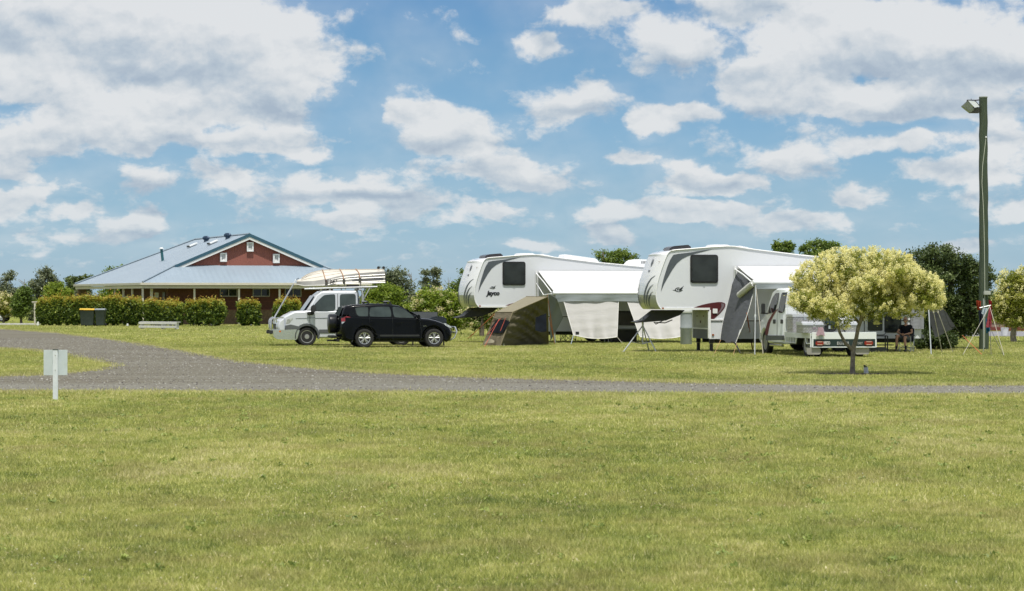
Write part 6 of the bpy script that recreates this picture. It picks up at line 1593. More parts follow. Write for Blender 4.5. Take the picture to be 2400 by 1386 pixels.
# caravan step and low box under the door
sx = RF.world(RF.side(2060, 800, -.9)[0], -.9, 0)
t = root('entry_step', sx, RF.rz, 'black folding step on the grass between the white truck and the seated man', 'step')
m = MB(); m.bx(-.55, .45, -.2, .2, .22, .25); m.bx(-.25, .30, .0, .2, .52, .55); m.build('tread', BLKT, t)
for x_ in (-.2, .26):
    for y_ in (-.12, .14): m = MB(); m.bx(x_-.018, x_+.018, y_-.018, y_+.018, .0, .53); m.build('leg', BLKT, t)
t = root('tool_case', RF.world(RF.side(2045, 815, -1.3)[0], -1.3, 0), RF.rz, 'low dark grey case on the grass beside the white truck rear', 'case')
m = MB(); m.bx(-.45, .45, -.2, .2, 0, .17); m.build('body', mat('case_grey', (.05, .055, .055), .6), t, bevel=.03); m = MB(); m.tube([(-.1, -.21, .1), (-.1, -.25, .12), (.1, -.25, .12), (.1, -.21, .1)], .012, 6); m.build('handle', BLKT, t)

# grey water tank / bin standing between the two caravans
b0 = gnd(1608, 812); b0.y = 106; b0.x = (1608-CX)*106/F
t = root('water_drum', b0, 0, 'pale grey drum with lid standing behind the right shade screen', 'drum')
h_ = at(0, 727, 106).z
m = MB(); m.lathe([(0, 0), (.2, .01), (.22, .05), (.22, h_*.45), (.235, h_*.47), (.235, h_*.50), (.22, h_*.52), (.22, h_*.92)], (0, 0, 0), 'z', 20); m.build('body', mat('drum_grey', (.26, .29, .30), .5), t)
m = MB(); m.lathe([(.24, h_*.92), (.25, h_*.95), (.24, h_), (0, h_+.01)], (0, 0, 0), 'z', 20); m.build('lid', mat('drum_lid', (.6, .62, .62), .5), t)
# dark canvas covered gear behind the front of the black wagon
b0 = CF.world(wxF-.05+ .55, 3.0, 0)
t = root('covered_barbecue', b0, R(4), 'dark cloth covered barbecue standing behind the bonnet of the black wagon', 'barbecue')
m = MB(); hz = at(0, 742, b0.y).z; m.prism(smoothpoly([(-.95, .55), (.42, .3), (.46, hz-.12), (.38, hz), (-.05, hz), (-.22, hz-.10), (-.95, hz-.06)], 1), 'y', -.3, .3); m.build('cover', clothm('cover_slate', (.035, .045, .058), .05, var=.2, bump=.8), t, bevel=.03)
for x_ in (-.8, .35): m = MB(); m.tube([(x_, -.25, 0), (x_, -.25, .6)], .02, 6); m.tube([(x_, .25, 0), (x_, .25, .6)], .02, 6); m.build('leg', DKM, t)

# ================================================================== light pole
YP = 96.2; g_ = Vector(((2306-CX)*YP/F, YP, 0)); k = YP/F
GW = bpy.data.materials.new('treated_timber_green'); GW.use_nodes = True; nt = GW.node_tree; b = nt.nodes['Principled BSDF']
tcx = nn(nt, 'ShaderNodeTexCoord').outputs['Object']; mp = nn(nt, 'ShaderNodeMapping'); mp.inputs['Scale'].default_value = (9, 9, .5); nt.links.new(tcx, mp.inputs[0])
n1 = noise(nt, mp.outputs[0], 2.5, 8, .7); c = ramp(nt, n1, [(.3, (.026, .044, .025)), (.5, (.048, .070, .042)), (.72, (.085, .10, .065))])
nt.links.new(c, b.inputs['Base Color']); b.inputs['Roughness'].default_value = .85
bp = nn(nt, 'ShaderNodeBump'); bp.inputs['Strength'].default_value = .8; bp.inputs['Distance'].default_value = .03; nt.links.new(n1, bp.inputs['Height']); nt.links.new(bp.outputs[0], b.inputs['Normal'])
lp = root('light_pole', g_, 0, 'tall green stained timber pole with a floodlight at its top, behind hanging towels', 'light pole')
H = at(0, 229, YP).z
m = MB(); pts = [(random.uniform(-.012, .012)-.02*(i/20)+.0, 0, H*i/20) for i in range(21)]; m.tube(pts, [.172-.030*i/20 for i in range(21)], 20); m.build('pole', GW, lp)
m = MB(); m.lathe([(.147, H-.005), (.152, H), (.150, H+.03), (0, H+.035)], (-.02, 0, 0), 'z', 20); m.build('pole_cap', mat('cap_weathered', (.25, .28, .24), .8), lp)
def pz(py): return at(0, py, YP).z
def pxm(px): return (px-2306)*k
GALV = mat('fitting_galvanised', (.30, .33, .36), .35, metal=.7)
# floodlight: cone reflector facing down-left, housing, stirrup
m = MB(); ax = Vector((-1, -.25, .38)).normalized(); c0 = Vector((pxm(2275), -.1, pz(252)))
q = Vector((0, 0, 1)).rotation_difference(ax).to_matrix()
prof_ = [(0, -.26), (.10, -.25), (.11, -.10), (.17, .02), (.24, .16), (.30, .22)]
def lathe_ax(m, prof_, c0, q, n=20):
    vs = [c0+q @ Vector((r*math.cos(2*math.pi*k_/n), r*math.sin(2*math.pi*k_/n), h)) for r, h in prof_ for k_ in range(n)]
    m.add(vs, [(i*n+j, i*n+(j+1) % n, (i+1)*n+(j+1) % n, (i+1)*n+j) for i in range(len(prof_)-1) for j in range(n)])
m.bx(pxm(2270), pxm(2294), -.16, .04, pz(266), pz(252)); hsng = m.build('floodlight_housing', mat('housing_dark', (.09, .085, .07), .45, metal=.4), lp, bevel=.02)
m = MB(); x0, x1 = pxm(2252), pxm(2276)
m.add([(pxm(2265), -.28, pz(238)), (pxm(2265), .12, pz(238)), (pxm(2281), .12, pz(258)), (pxm(2281), -.28, pz(258)), (pxm(2252), -.20, pz(250)), (pxm(2252), .06, pz(250)), (pxm(2272), .06, pz(266)), (pxm(2272), -.20, pz(266))], [(0, 1, 2, 3), (4, 7, 6, 5), (0, 4, 5, 1), (1, 5, 6, 2), (2, 6, 7, 3), (3, 7, 4, 0)])
m.build('reflector', GALV, hsng, bevel=.02)
m = MB(); m.add([(pxm(2266), -.24, pz(237)), (pxm(2284), -.24, pz(240)), (pxm(2293), -.24, pz(251)), (pxm(2282), -.24, pz(254)), (pxm(2266), .1, pz(237)), (pxm(2284), .1, pz(240)), (pxm(2293), .1, pz(251)), (pxm(2282), .1, pz(254))], [(0, 1, 2, 3), (7, 6, 5, 4), (0, 4, 5, 1), (1, 5, 6, 2), (2, 6, 7, 3), (3, 7, 4, 0)]); m.build('lamp_glass', mat('lamp_lens', (.72, .74, .76), .12, coat=1), hsng)
m = MB(); m.tube([(pxm(2294), -.1, pz(235)), (pxm(2286), -.1, pz(236)), (pxm(2266), -.1, pz(235.5)), (pxm(2264), -.1, pz(243))], .022, 8); m.tube([(pxm(2294), -.1, pz(249)), (pxm(2283), -.1, pz(236))], .02, 8); m.tube([(pxm(2275), -.1, pz(236)), (pxm(2275), -.1, pz(232))], .012, 6); m.build('bracket', DKM, lp)
m = MB(); pts = [(pxm(2309), -.165, pz(322)), (pxm(2306.5), -.165, pz(345)), (pxm(2301), -.17, pz(390)), (pxm(2299.5), -.17, pz(430)), (pxm(2303), -.17, pz(490)), (pxm(2305), -.17, pz(560)), (pxm(2306), -.175, pz(660)), (pxm(2306), -.18, pz(700)), (pxm(2305), -.20, pz(815))]
m.tube(pts, .010, 6); m.build('conduit', mat('conduit_cream', (.52, .55, .46), .6), lp)
m = MB(); m.lathe([(.028, -.03), (.028, .02)], (pxm(2309), -.16, pz(322)), 'y', 10); m.build('lead_end', HATCH, lp)
m = MB(); m.bx(pxm(2303), pxm(2319), -.26, -.13, pz(692), pz(682)); m.build('power_box', mat('box_pale', (.40, .42, .38), .6), lp, bevel=.02)
# clothes line tripod with towels
YC2 = 93.6; kc = YC2/F
def cp(px, py, dy=0): return at(px, py, YC2+dy)
ct = Vector(((2312-CX)*YC2/F, YC2, 0))
t = root('clothes_airer', ct, 0, 'folding clothes airer with slanting legs in front of the green pole', 'airer')
apex = at(2319.5, 718, 91.5)
for (px, py, mt) in ((2256.5, 832.5, ROPW), (2353.5, 834, ROPW), (2323, 833, DKM), (2352, 834, DKM)):
    e = gnd(px, py); 
    st_ = apex if px != 2352 else at(2322, 772, 92)
    if px == 2323: st_ = at(2320, 760, 92)
    m = MB(); m.tube([Vector(st_)-ct, e-ct], .008, 6); m.build('leg', mt, t)
m = MB(); m.tube([at(2305, 700, 92)-ct, Vector((at(2305, 700, 92).x, 92, 0))-ct], .016, 6); m.build('upright', POLEM, t)
m = MB(); a = at(2296, 722, 92.4)-ct; b_ = at(2322, 716, 92.4)-ct; m.tube([a, b_], .014, 6); m.build('rail', POLEM, t)
def towel(corn, mt, label, Yd, seed):
    P = [at(*c, Yd) for c in corn]; m = MB()
    def f_(u_, v_):
        p = P[0].lerp(P[1], u_).lerp(P[3].lerp(P[2], u_), v_); p.y += .05*math.sin(u_*12+seed)*(.3+v_); return p
    m.grid(f_, 12, 12); o = m.build('hanging_towel', mt, None, thick=.006); tag(o, label, 'towel', 'washing hung on the airer by the green pole'); return o
towel(((2319, 720), (2322, 719), (2324, 767), (2311, 768)), clothm('towel_pink', (.62, .13, .17), .3, var=.2), 'bright pink towel hanging on the airer before the green pole', 92.2, 1)
towel(((2304, 723), (2317, 722), (2309, 745), (2301, 735)), clothm('towel_white', (.58, .68, .74), .3, var=.25), 'small pale blue and white cloth pegged on the airer', 92.0, 2)
towel(((2310, 748), (2317, 745), (2321, 775), (2312, 782)), clothm('towel_blue', (.03, .20, .36), .3, var=.45), 'blue patterned cloth hanging lowest on the airer', 92.5, 3)
towel(((2293, 728), (2302, 728), (2306, 772), (2296, 772)), clothm('towel_navy', (.02, .028, .045), .15, var=.3), 'navy cloth hanging against the left of the green pole', 92.9, 4)
towel(((2317, 703), (2324, 706), (2325, 750), (2320, 752)), clothm('towel_red', (.33, .02, .03), .25, var=.2), 'deep red cloth hanging at the right edge of the green pole', 93.2, 5)
towel(((2288, 704), (2299, 706), (2297, 727), (2290, 726)), clothm('cloth_orange_red', (.42, .07, .03), .3, var=.3), 'orange red cloth hanging at the left edge of the green pole', 93.3, 6)

# ================================================================== seated man
YM = 92.4; base = Vector(((2121-CX)*YM/F, YM, 0))
SKIN = mat('skin', (.42, .23, .155), .55, var=.08); SHIRT = clothm('polo_black', (.010, .012, .017), .03, var=.3, bump=.5, bscale=14)
SHORT = clothm('shorts_grey', (.13, .14, .155), .05, var=.12); SOCK = clothm('sock_dark', (.03, .035, .045), .02); BOOT = mat('boot_black', (.02, .018, .017), .5)
HAIR = mat('hair_grey', (.16, .14, .13), .8, var=.2)
chc = camp_chair(base, R(-24), 'camp chair with pale frame carrying the seated man, near the dark tree', clothm('chair_navy', (.03, .034, .045), .05), POLEM, .88)
def skin(name, joints, mt, parent, sub=2):
    """joints: list of chains [(pos, radius)...]; shared positions are welded"""
    me = bpy.data.meshes.new(name); vs, es, rs, idx = [], [], [], {}
    for ch in joints:
        prev = None
        for p, r in ch:
            key = tuple(round(c, 4) for c in p)
            if key not in idx: idx[key] = len(vs); vs.append(p); rs.append(r)
            i = idx[key]
            if prev is not None and prev != i: es.append((prev, i))
            prev = i
    me.from_pydata(vs, es, []); o = bpy.data.objects.new(name, me); COL.objects.link(o)
    md = o.modifiers.new('s', 'SKIN'); sv = me.skin_vertices[0].data
    for i, r in enumerate(rs): sv[i].radius = (r, r) if not isinstance(r, tuple) else r
    sv[0].use_root = True
    sb = o.modifiers.new('u', 'SUBSURF'); sb.levels = sub; sb.render_levels = sub
    dg = bpy.context.evaluated_depsgraph_get(); m2 = bpy.data.meshes.new_from_object(o.evaluated_get(dg))
    bpy.data.objects.remove(o, do_unlink=True); m2.name = name; m2.materials.clear(); m2.materials.append(mt); m2.shade_smooth()
    return link(name, m2, parent)
man = root('person', base, R(-24), 'seated man in dark polo, grey shorts and sunglasses with arms resting across his lap', 'person')
# local: faces -y; seat height .42
pel = (0, .08, .50); sp1 = (0, .13, .68); che = (0, .15, .88); nk = (0, .14, 1.02); hd = (-.01, .10, 1.12)
hips = [(-.10, .06, .49), (.10, .06, .49)]
kn = [(-.20, -.36, .62), (.10, -.40, .56)]; an = [(-.22, -.40, .12), (.16, -.46, .12)]
sh_ = [(-.19, .14, .95), (.19, .14, .95)]; el = [(-.29, -.02, .72), (.27, .0, .72)]; wr = [(-.06, -.18, .66), (.05, -.20, .66)]
ch_ = [[(pel, .13), (sp1, .125), (che, .135), (nk, .055), ((0, .125, 1.08), .05)]]
for i in (0, 1):
    ch_ += [[(pel, .13), (hips[i], .10), (tuple((a+b_)/2 for a, b_ in zip(hips[i], kn[i])), .078), (kn[i], .058), (tuple(a*.6+b_*.4 for a, b_ in zip(kn[i], an[i])), .056), (an[i], .034), ((an[i][0], an[i][1]-.03, .06), .036), ((an[i][0]-.01, an[i][1]-.16, .045), .03)]]
    ch_ += [[(che, .135), (sh_[i], .058), (tuple((a+b_)/2 for a, b_ in zip(sh_[i], el[i])), .046), (el[i], .038), (tuple((a+b_)/2 for a, b_ in zip(el[i], wr[i])), .034), (wr[i], .024), ((wr[i][0]*.4, wr[i][1]-.05, wr[i][2]-.01), .03)]]
bodyo = skin('body', ch_, SKIN, man)
# head with face (below)
m = MB()
def head(u_, v_):
    th = 2*math.pi*u_; ph = math.pi*v_; x = math.sin(ph)*math.sin(th); y = -math.sin(ph)*math.cos(th); z = math.cos(ph)
    rx, ry, rz = .078, .098, .125
    if z < 0: rx *= 1+.28*z; ry *= 1+.10*z
    p = Vector((x*rx, y*ry+(.012 if z > 0 else 0), z*rz))
    if y < -.5: p.y -= .022*math.exp(-((x/.14)**2+((z+.12)/.22)**2)); p.y += .010*math.exp(-((abs(x)-.42)**2/.02+((z-.08)/.14)**2)); p.y -= .006*math.exp(-((x/.3)**2+((z+.5)/.07)**2))
    return p+Vector((-.01, .095, 1.19))
m.grid(head, 28, 20)
for s_ in (-1, 1): m.lathe([(0, -.008), (.024, -.006), (.03, .0), (.022, .006), (0, .007)], (-.01+s_*.080, .11, 1.185), 'x', 10)
hdo = m.build('head', SKIN, man)
m = MB(); m.grid(lambda u_, v_: (lambda p: Vector((-.01, .10, 1.20))+(p-Vector((-.01, .10, 1.20)))*1.035)(head(.22+.56*u_, .12+.42*v_)), 12, 8); m.build('hair', HAIR, hdo)
m = MB()
for s_ in (-1, 1): m.prism(smoothpoly([(-.01+s_*.034-.026, 1.183), (-.01+s_*.034+.026, 1.183), (-.01+s_*.034+.028, 1.212), (-.01+s_*.034-.028, 1.212)], 1), 'y', -.012, -.004); m.tube([(-.01+s_*.06, -.0, 1.205), (-.01+s_*.080, .10, 1.20)], .004, 4)
m.tube([(-.025, -.01, 1.207), (.005, -.01, 1.207)], .004, 4); m.build('sunglasses', BLKT, hdo)
for i in (0, 1):
    c = Vector((wr[i][0]*.4, wr[i][1]-.06, wr[i][2]-.01)); sg = 1 if i == 0 else -1
    ch2 = []
    for f_, (dx, l) in enumerate(((-.028, .070), (-.010, .080), (.010, .075), (.028, .058))):
        a = c+Vector((sg*.01, -.01, -dx)); ch2.append([(tuple(a), .0115), (tuple(a+Vector((sg*l*.45, -.014, .0))), .010), (tuple(a+Vector((sg*l*.8, -.004, -.012))), .009), (tuple(a+Vector((sg*l, .012, -.02))), .007)])
    ch2.append([(tuple(c+Vector((0, .0, .02))), .013), (tuple(c+Vector((sg*.02, -.015, .045))), .011), (tuple(c+Vector((sg*.05, -.02, .052))), .009)])
    for cc in ch2: skin('finger', [cc], SKIN, bodyo, 1)
sh_ch = [[(pel, .138), (sp1, .142), (che, .150), ((0, .14, 1.0), .075)]]
for i in (0, 1): sh_ch += [[(che, .150), (sh_[i], .072), (tuple(a*.45+b_*.55 for a, b_ in zip(sh_[i], el[i])), .062)]]
skin('polo_shirt', sh_ch, SHIRT, man)
so_ = [[(pel, .142), (hips[i], .115), (tuple(a*.4+b_*.6 for a, b_ in zip(hips[i], kn[i])), .092), (tuple(a*.18+b_*.82 for a, b_ in zip(hips[i], kn[i])), .084)] for i in (0, 1)]
skin('shorts', so_, SHORT, man)
for i in (0, 1):
    skin('sock', [[((an[i][0], an[i][1], .26), .045), ((an[i][0], an[i][1], .12), .042), ((an[i][0], an[i][1]-.02, .07), .044)]], SOCK, man, 1)
    skin('boot', [[((an[i][0], an[i][1]+.03, .06), .050), ((an[i][0], an[i][1]-.06, .055), .050), ((an[i][0]-.01, an[i][1]-.17, .045), .040)]], BOOT, man, 1)

for o_ in (man, chc): o_.scale = (.89, .89, .89)
# ================================================================== vegetation
G_DARK = leafm('leaf_dark', [(0, (.022, .038, .013)), (.5, (.07, .105, .028)), (1, (.16, .205, .06))], .25)
G_MID = leafm('leaf_mid', [(0, (.045, .08, .015)), (.5, (.14, .21, .035)), (1, (.30, .37, .065))], .35)
G_LIME = leafm('leaf_lime', [(0, (.07, .12, .015)), (.5, (.20, .28, .03)), (1, (.38, .44, .06))], .4)
G_GUM = leafm('leaf_gum', [(0, (.07, .095, .055)), (.5, (.155, .185, .10)), (1, (.26, .28, .16))], .25)
G_SCRUB = leafm('leaf_scrub', [(0, (.09, .09, .06)), (.5, (.165, .16, .10)), (1, (.25, .24, .16))], .25)
G_YEL = leafm('leaf_olive_yellow', [(0, (.09, .12, .02)), (.45, (.25, .29, .04)), (1, (.46, .46, .08))], .5)
BLOS = leafm('blossom_cream', [(0, (.78, .74, .30)), (.5, (.90, .86, .44)), (1, (.95, .91, .58))], .45, .8)
BLOSF = leafm('blossom_pale', [(0, (.60, .54, .26)), (.5, (.76, .70, .40)), (1, (.86, .79, .50))], .4, .8)
TIP = leafm('new_growth', [(0, (.34, .17, .035)), (.3, (.46, .33, .05)), (.6, (.42, .42, .06)), (1, (.30, .38, .05))], .4)
BARK = mat('bark_mottled', (.24, .21, .17), .9, var=.35, scale=9, bump=.8, bscale=24, dirt=((.30, .28, .22), .7))

# ---- main blossom tree
kY = gnd(1998, 877).y; k = kY/F
bt = root('blossom_tree', gnd(1998, 877), 0, 'small spreading tree covered in cream blossom in front of the white truck', 'tree')
b0 = gnd(1998, 877)
topl = [(1862,672),(1872,640),(1890,612),(1925,598),(1960,580),(2000,577),(2045,573),(2090,588),(2120,615),(2150,636),(2180,655),(2198,690)]
botl = [(1862,700),(1880,722),(1900,742),(1935,775),(1965,772),(1990,742),(2040,764),(2090,760),(2120,742),(2160,738),(2185,722),(2198,705)]
lob = []
for i in range(64):
    px = 1872+(i*0.618 % 1)*318; t0 = float(np.interp(px, [q[0] for q in topl], [q[1] for q in topl])); b0_ = float(np.interp(px, [q[0] for q in botl], [q[1] for q in botl]))
    r_ = random.uniform(11, 27); fy = (i*.381 % 1); py = t0+r_*.75+(b0_-t0-r_*1.35)*fy
    px = min(max(px, 1858+r_*1.0), 2200-r_*1.0); lob.append((px, py, r_*1.15, r_*.85))
lob += [(2035,645,98,58),(1945,655,72,48),(2110,668,72,50),(2050,710,80,42),(1985,705,62,40),(2125,715,50,32),(1905,690,42,32),(2155,690,38,34),(2000,615,70,30),(2075,622,58,30),(1925,730,38,22),(1960,745,22,26)]
L = []
for (px, py, rx, ry) in lob:
    c = at(px, py, kY)-b0; c.y += random.uniform(-1, 1)*(1.35*math.sqrt(max(.05, 1-((px-2030)/175)**2))); L.append((np.array(c), np.array([rx*k, rx*k*.95, ry*k])))
p, kk, d, cc = crown_points(L, 78000, 6.5*k, .38, 1700)
ct_ = rng.random(len(cc)); tn = np.clip(ct_[kk]*.5+rng.random(len(p))*.5, 0, 1)
np_mesh('crown', leaves(p, 6.2*k, tn, 3.0, n_out=d, droop=.5), 4, G_YEL, tn, bt)
w_ = np.array([a[1][0]*a[1][2] for a in L]); w_ /= w_.sum(); nb = 2500
wh = rng.choice(len(L), nb, p=w_); dd = rng.normal(size=(nb, 3)); dd[:, 2] = np.where(dd[:, 2] < 0, dd[:, 2]*.75, dd[:, 2]); dd /= np.linalg.norm(dd, axis=1)[:, None]
C = np.array([L[i][0] for i in wh])+dd*np.array([L[i][1] for i in wh])*rng.uniform(.98, 1.10, nb)[:, None]
# panicle: cone of florets
nf = 66; j = rng.integers(0, nb, nb*nf); h_ = rng.random(nb*nf); axd = dd*.6+np.array([0, 0, .55]); axd /= np.linalg.norm(axd, axis=1)[:, None]
q = C[j]+axd[j]*(h_[:, None]-.3)*11*k+rng.normal(size=(nb*nf, 3))*(1-h_*.7)[:, None]*4.6*k*rng.uniform(.6, 1.3, nb)[j][:, None]
keep = q[:, 2] > -.0+(at(0, 772, kY).z)
# fewer panicles on the shaded underside
low = (C[:, 2][j] < at(0, 730, kY).z) & (rng.random(nb)[j] < .45)
keep &= ~low
q, j = q[keep], j[keep]; tb_ = np.clip(rng.random(nb)[j]*.6+rng.random(len(j))*.4, 0, 1)
np_mesh('blossom', leaves(q, 3.1*k, tb_, 1.5), 4, BLOS, tb_, bt)
def bp_(px, py, dy=0): v = at(px, py, kY)-b0; v.y += dy; return v
m = MB()
m.tube([bp_(1998, 879), bp_(1998, 862), bp_(1999, 838), bp_(2000, 815)], [.078, .060, .055, .058], 12)
m.tube([bp_(2000, 816), bp_(2006, 795, -.05), bp_(2010, 770, -.08), bp_(2018, 745, -.1), bp_(2022, 715, -.1), bp_(2035, 680, 0), bp_(2040, 640)], [.055, .050, .047, .045, .036, .026, .012], 10)
m.tube([bp_(2016, 752, -.1), bp_(2030, 742, .05), bp_(2052, 728, .1), bp_(2080, 700, .2), bp_(2110, 660, .2)], [.035, .030, .026, .02, .01], 8)
m.tube([bp_(2014, 760, -.1), bp_(2002, 742, .1), bp_(1985, 715, .2), bp_(1975, 670, .2)], [.034, .028, .022, .01], 8)
m.tube([bp_(1998, 820), bp_(1980, 805, -.12), bp_(1966, 780, -.2), bp_(1960, 760, -.22), bp_(1948, 735, -.2), bp_(1930, 700, -.1), bp_(1910, 670)], [.046, .040, .036, .030, .024, .016, .008], 10)
m.tube([bp_(1960, 760, -.22), bp_(1958, 735, -.1), bp_(1965, 700, 0), bp_(1960, 660)], [.026, .02, .015, .008], 8)
m.tube([bp_(2040, 733, .05), bp_(2060, 745, -.1), bp_(2075, 742, -.1)], [.016, .010, .005], 6)
for _ in range(26):
    c, r = random.choice(L); c = Vector(c); e = c+Vector((random.uniform(-1, 1)*r[0], random.uniform(-1, 1)*r[1], random.uniform(-.6, .9)*r[2]))
    s0 = bp_(2022, 715, -.1) if c.x > 0 else bp_(1948, 735, -.2); m.tube([s0, s0.lerp(c, .6)+Vector((0, 0, .03)), c, e], [.016, .012, .009, .003], 5)
m.build('trunk', BARK, bt)
# bare soil ring
m = MB(); pts = []
for i in range(40):
    a = 2*math.pi*i/40; r_ = .78*(1+.18*math.sin(a*3+1)+random.uniform(-.12, .12)); pts.append((b0.x+r_*math.cos(a)*1.25, b0.y+r_*math.sin(a), .008))
m.face(pts); so2 = m.build('soil_ring', mat('mulch_soil', (.06, .042, .028), .95, var=.4, scale=12, bump=1, bscale=40), smooth=False, tri=True); tag(so2, 'dark bare soil ring around the foot of the blossom tree', None, None, 'structure')

# ---- other blossom trees
YB = 118.0
tree('blossom_tree', 'cream blossom tree cut off by the right edge, right of the green pole', 'tree', (2376, 786), 112.0,
     [(2372,665,34,34),(2395,700,44,42),(2358,705,30,36),(2340,712,22,22),(2385,742,40,26),(2352,742,26,18),(2420,660,40,40),(2430,720,40,40)], 26000, 6.0, G_YEL, clump=5.5, shell=.35, clumps=700, trunk=.11, aspect=2.6, bark=BARK,
     blossom=(430, 38, 3.0, 3.4, BLOS, .7))
tree('blossom_shrub', 'bushy cream tipped shrub between the black wagon and the farther caravan', 'shrub', (1020, 772), 135.0,
     [(1020,715,58,38),(985,725,34,30),(1060,722,36,34),(1015,742,62,26),(955,742,24,18),(1075,748,26,22)], 22000, 7.5, G_LIME, clump=6, shell=.4, clumps=520, trunk=.08, stems=3,
     blossom=(150, 30, 3.4, 3.6, BLOSF, .5))
tree('blossom_shrub', 'cream flowered shrub seen under the nose of the farther caravan', 'shrub', (1130, 770), 131.0,
     [(1105,738,26,22),(1140,735,28,26),(1175,735,30,28),(1215,740,30,24),(1120,757,30,12),(1165,757,40,12)], 12000, 6.5, G_MID, clump=5, shell=.4, clumps=300, trunk=.05, stems=3,
     blossom=(150, 30, 3.6, 3.8, BLOSF, .8))
for px, lab in ((1130, 'thin dark trunk of a young tree under the farther caravan nose'),):
    tree('young_tree', lab, 'tree', (1129, 778), 128.0, [(1129,725,16,14),(1135,712,14,12)], 1200, 6, G_DARK, clump=5, trunk=.09)
tree('blossom_tree', 'pale flowering tree at the far left edge beyond the kerb', 'tree', (8, 752), 190.0,
     [(5,712,30,24),(-25,715,30,26),(20,728,16,14)], 6000, 6, G_YEL, clump=5, shell=.4, clumps=200, trunk=.08, blossom=(140, 26, 3.6, 4, BLOSF, .8))
# ---- left side trees
tree('round_tree', 'small dark green round tree left of the white T post', 'tree', (50, 762), 178.0, [(50,706,22,30),(45,722,20,20),(57,690,14,16)], 9000, 5.5, G_MID, (0, .75), clump=4.5, shell=.4, clumps=220, trunk=.08)
tree('gum_tree', 'tall olive gum tree rising behind the left end of the hedge', 'tree', (100, 762), 205.0, [(105,655,26,26),(90,680,26,24),(122,680,22,22),(80,715,20,24),(100,730,40,30),(135,660,8,10),(76,668,8,10),(108,636,12,8)], 9000, 6, G_GUM, clump=6, shell=.25, clumps=230, trunk=.14, twigs=2)
tree('round_tree', 'bright lime green round tree over the left part of the hedge', 'tree', (130, 764), 186.0, [(133,690,34,28),(115,710,22,20),(152,702,20,20),(130,722,40,24)], 14000, 5.5, G_LIME, (.1, 1), clump=4, shell=.45, clumps=380, trunk=.1)
tree('gum_tree', 'sparse tall gum with two tufts at the far left skyline', 'tree', (20, 760), 330.0, [(12,650,6,10),(25,648,7,14),(5,680,22,20),(30,690,22,22),(-5,665,8,10)], 3200, 6, G_GUM, clump=5, shell=.2, clumps=110, trunk=.14, twigs=3)
tree('dark_tree', 'dark green dome shaped tree low on the skyline left of the hall roof', 'tree', (190, 762), 330.0, [(170,664,18,15),(200,660,20,16),(185,690,34,26)], 5200, 6, G_DARK, (.4, 1), clump=4, shell=.6, clumps=200, trunk=.2)
tree('gum_tree', 'grey olive scrubby gum directly left of the hall eave', 'tree', (195, 762), 300.0, [(175,710,30,26),(205,712,30,24),(215,730,30,20)], 4200, 6, G_SCRUB, clump=5, shell=.3, clumps=160, trunk=.1)
tree('leafy_tree', 'green treetop showing above the left slope of the hall roof', 'tree', (290, 762), 232.0, [(270,640,22,14),(295,634,22,14),(310,650,26,22),(280,665,34,24),(262,690,28,24),(240,715,30,24),(285,712,30,26)], 9000, 6.5, G_LIME, (0, .8), clump=5, shell=.4, clumps=300, trunk=.16)
tree('leafy_tree', 'lime green tree rising directly behind the silver truck rear', 'tree', (900, 765), 150.0, [(890,690,42,26),(920,700,28,28),(870,710,30,26),(905,728,46,26),(860,735,26,20)], 15000, 6.5, G_LIME, (.05, .9), clump=5, shell=.45, clumps=400, trunk=.12)
tree('gum_tree', 'broad olive gum tree behind the stern of the dinghy', 'tree', (925, 762), 260.0, [(905,648,24,20),(930,650,24,22),(945,672,26,22),(915,680,38,26),(950,700,36,26),(880,672,24,22)], 8000, 6, G_GUM, (0, .7), clump=5.5, shell=.35, clumps=300, trunk=.25, twigs=1)
tree('gum_tree', 'tall gum with separate leaf tufts between the dinghy and the farther caravan', 'tree', (1005, 762), 300.0, [(998,640,12,8),(1020,636,14,8),(1028,650,10,8),(1000,664,16,14),(1022,668,12,10),(1002,690,20,20)], 3200, 6, G_GUM, clump=4.5, shell=.2, clumps=110, trunk=.16, twigs=2)
tree('dark_tree', 'dark treetop peeping just left of the farther caravan nose', 'tree', (1072, 762), 240.0, [(1085,640,9,7),(1068,682,18,20),(1060,700,26,20),(1082,665,10,14)], 3600, 6, G_MID, clump=4.5, shell=.3, clumps=130, trunk=.14)
# ---- behind the caravans
tree('leafy_tree', 'green treetop in two tufts above the roof of the farther caravan', 'tree', (1440, 762), 165.0, [(1413,597,20,12),(1455,596,24,13),(1480,604,16,10),(1430,610,30,14),(1460,640,40,30),(1420,650,36,30)], 9000, 6, G_MID, (.1, 1), clump=5, shell=.35, clumps=260, trunk=.2)
tree('leafy_tree', 'small green treetop above the roof of the nearer caravan', 'tree', (1836, 762), 150.0, [(1825,578,16,8),(1848,577,14,9),(1835,588,22,8),(1836,615,34,24)], 5200, 6.5, G_MID, (0, .9), clump=4.5, shell=.35, clumps=170, trunk=.16)
tree('leafy_tree', 'green treetop behind the top left of the blossom tree', 'tree', (1915, 762), 150.0, [(1890,582,18,9),(1920,573,24,11),(1950,580,22,11),(1915,605,44,20)], 6500, 6.5, G_MID, (0, .9), clump=4.5, shell=.35, clumps=200, trunk=.16)
tree('dense_tree', 'large dark evergreen tree at right, behind the green light pole', 'tree', (2215, 822), 98.5,
     [(2150,612,45,28),(2195,600,42,28),(2240,622,50,32),(2285,640,38,32),(2160,660,60,45),(2225,680,75,55),(2290,685,38,40),(2170,730,60,45),(2240,745,62,42),(2275,735,44,34),(2195,780,50,26),(2315,650,14,14),(2130,640,28,30),(2255,770,42,20)], 62000, 6.5, G_DARK, (.15, 1), clump=6.5, shell=.45, clumps=1500, trunk=.16, stems=2, limb_n=9)
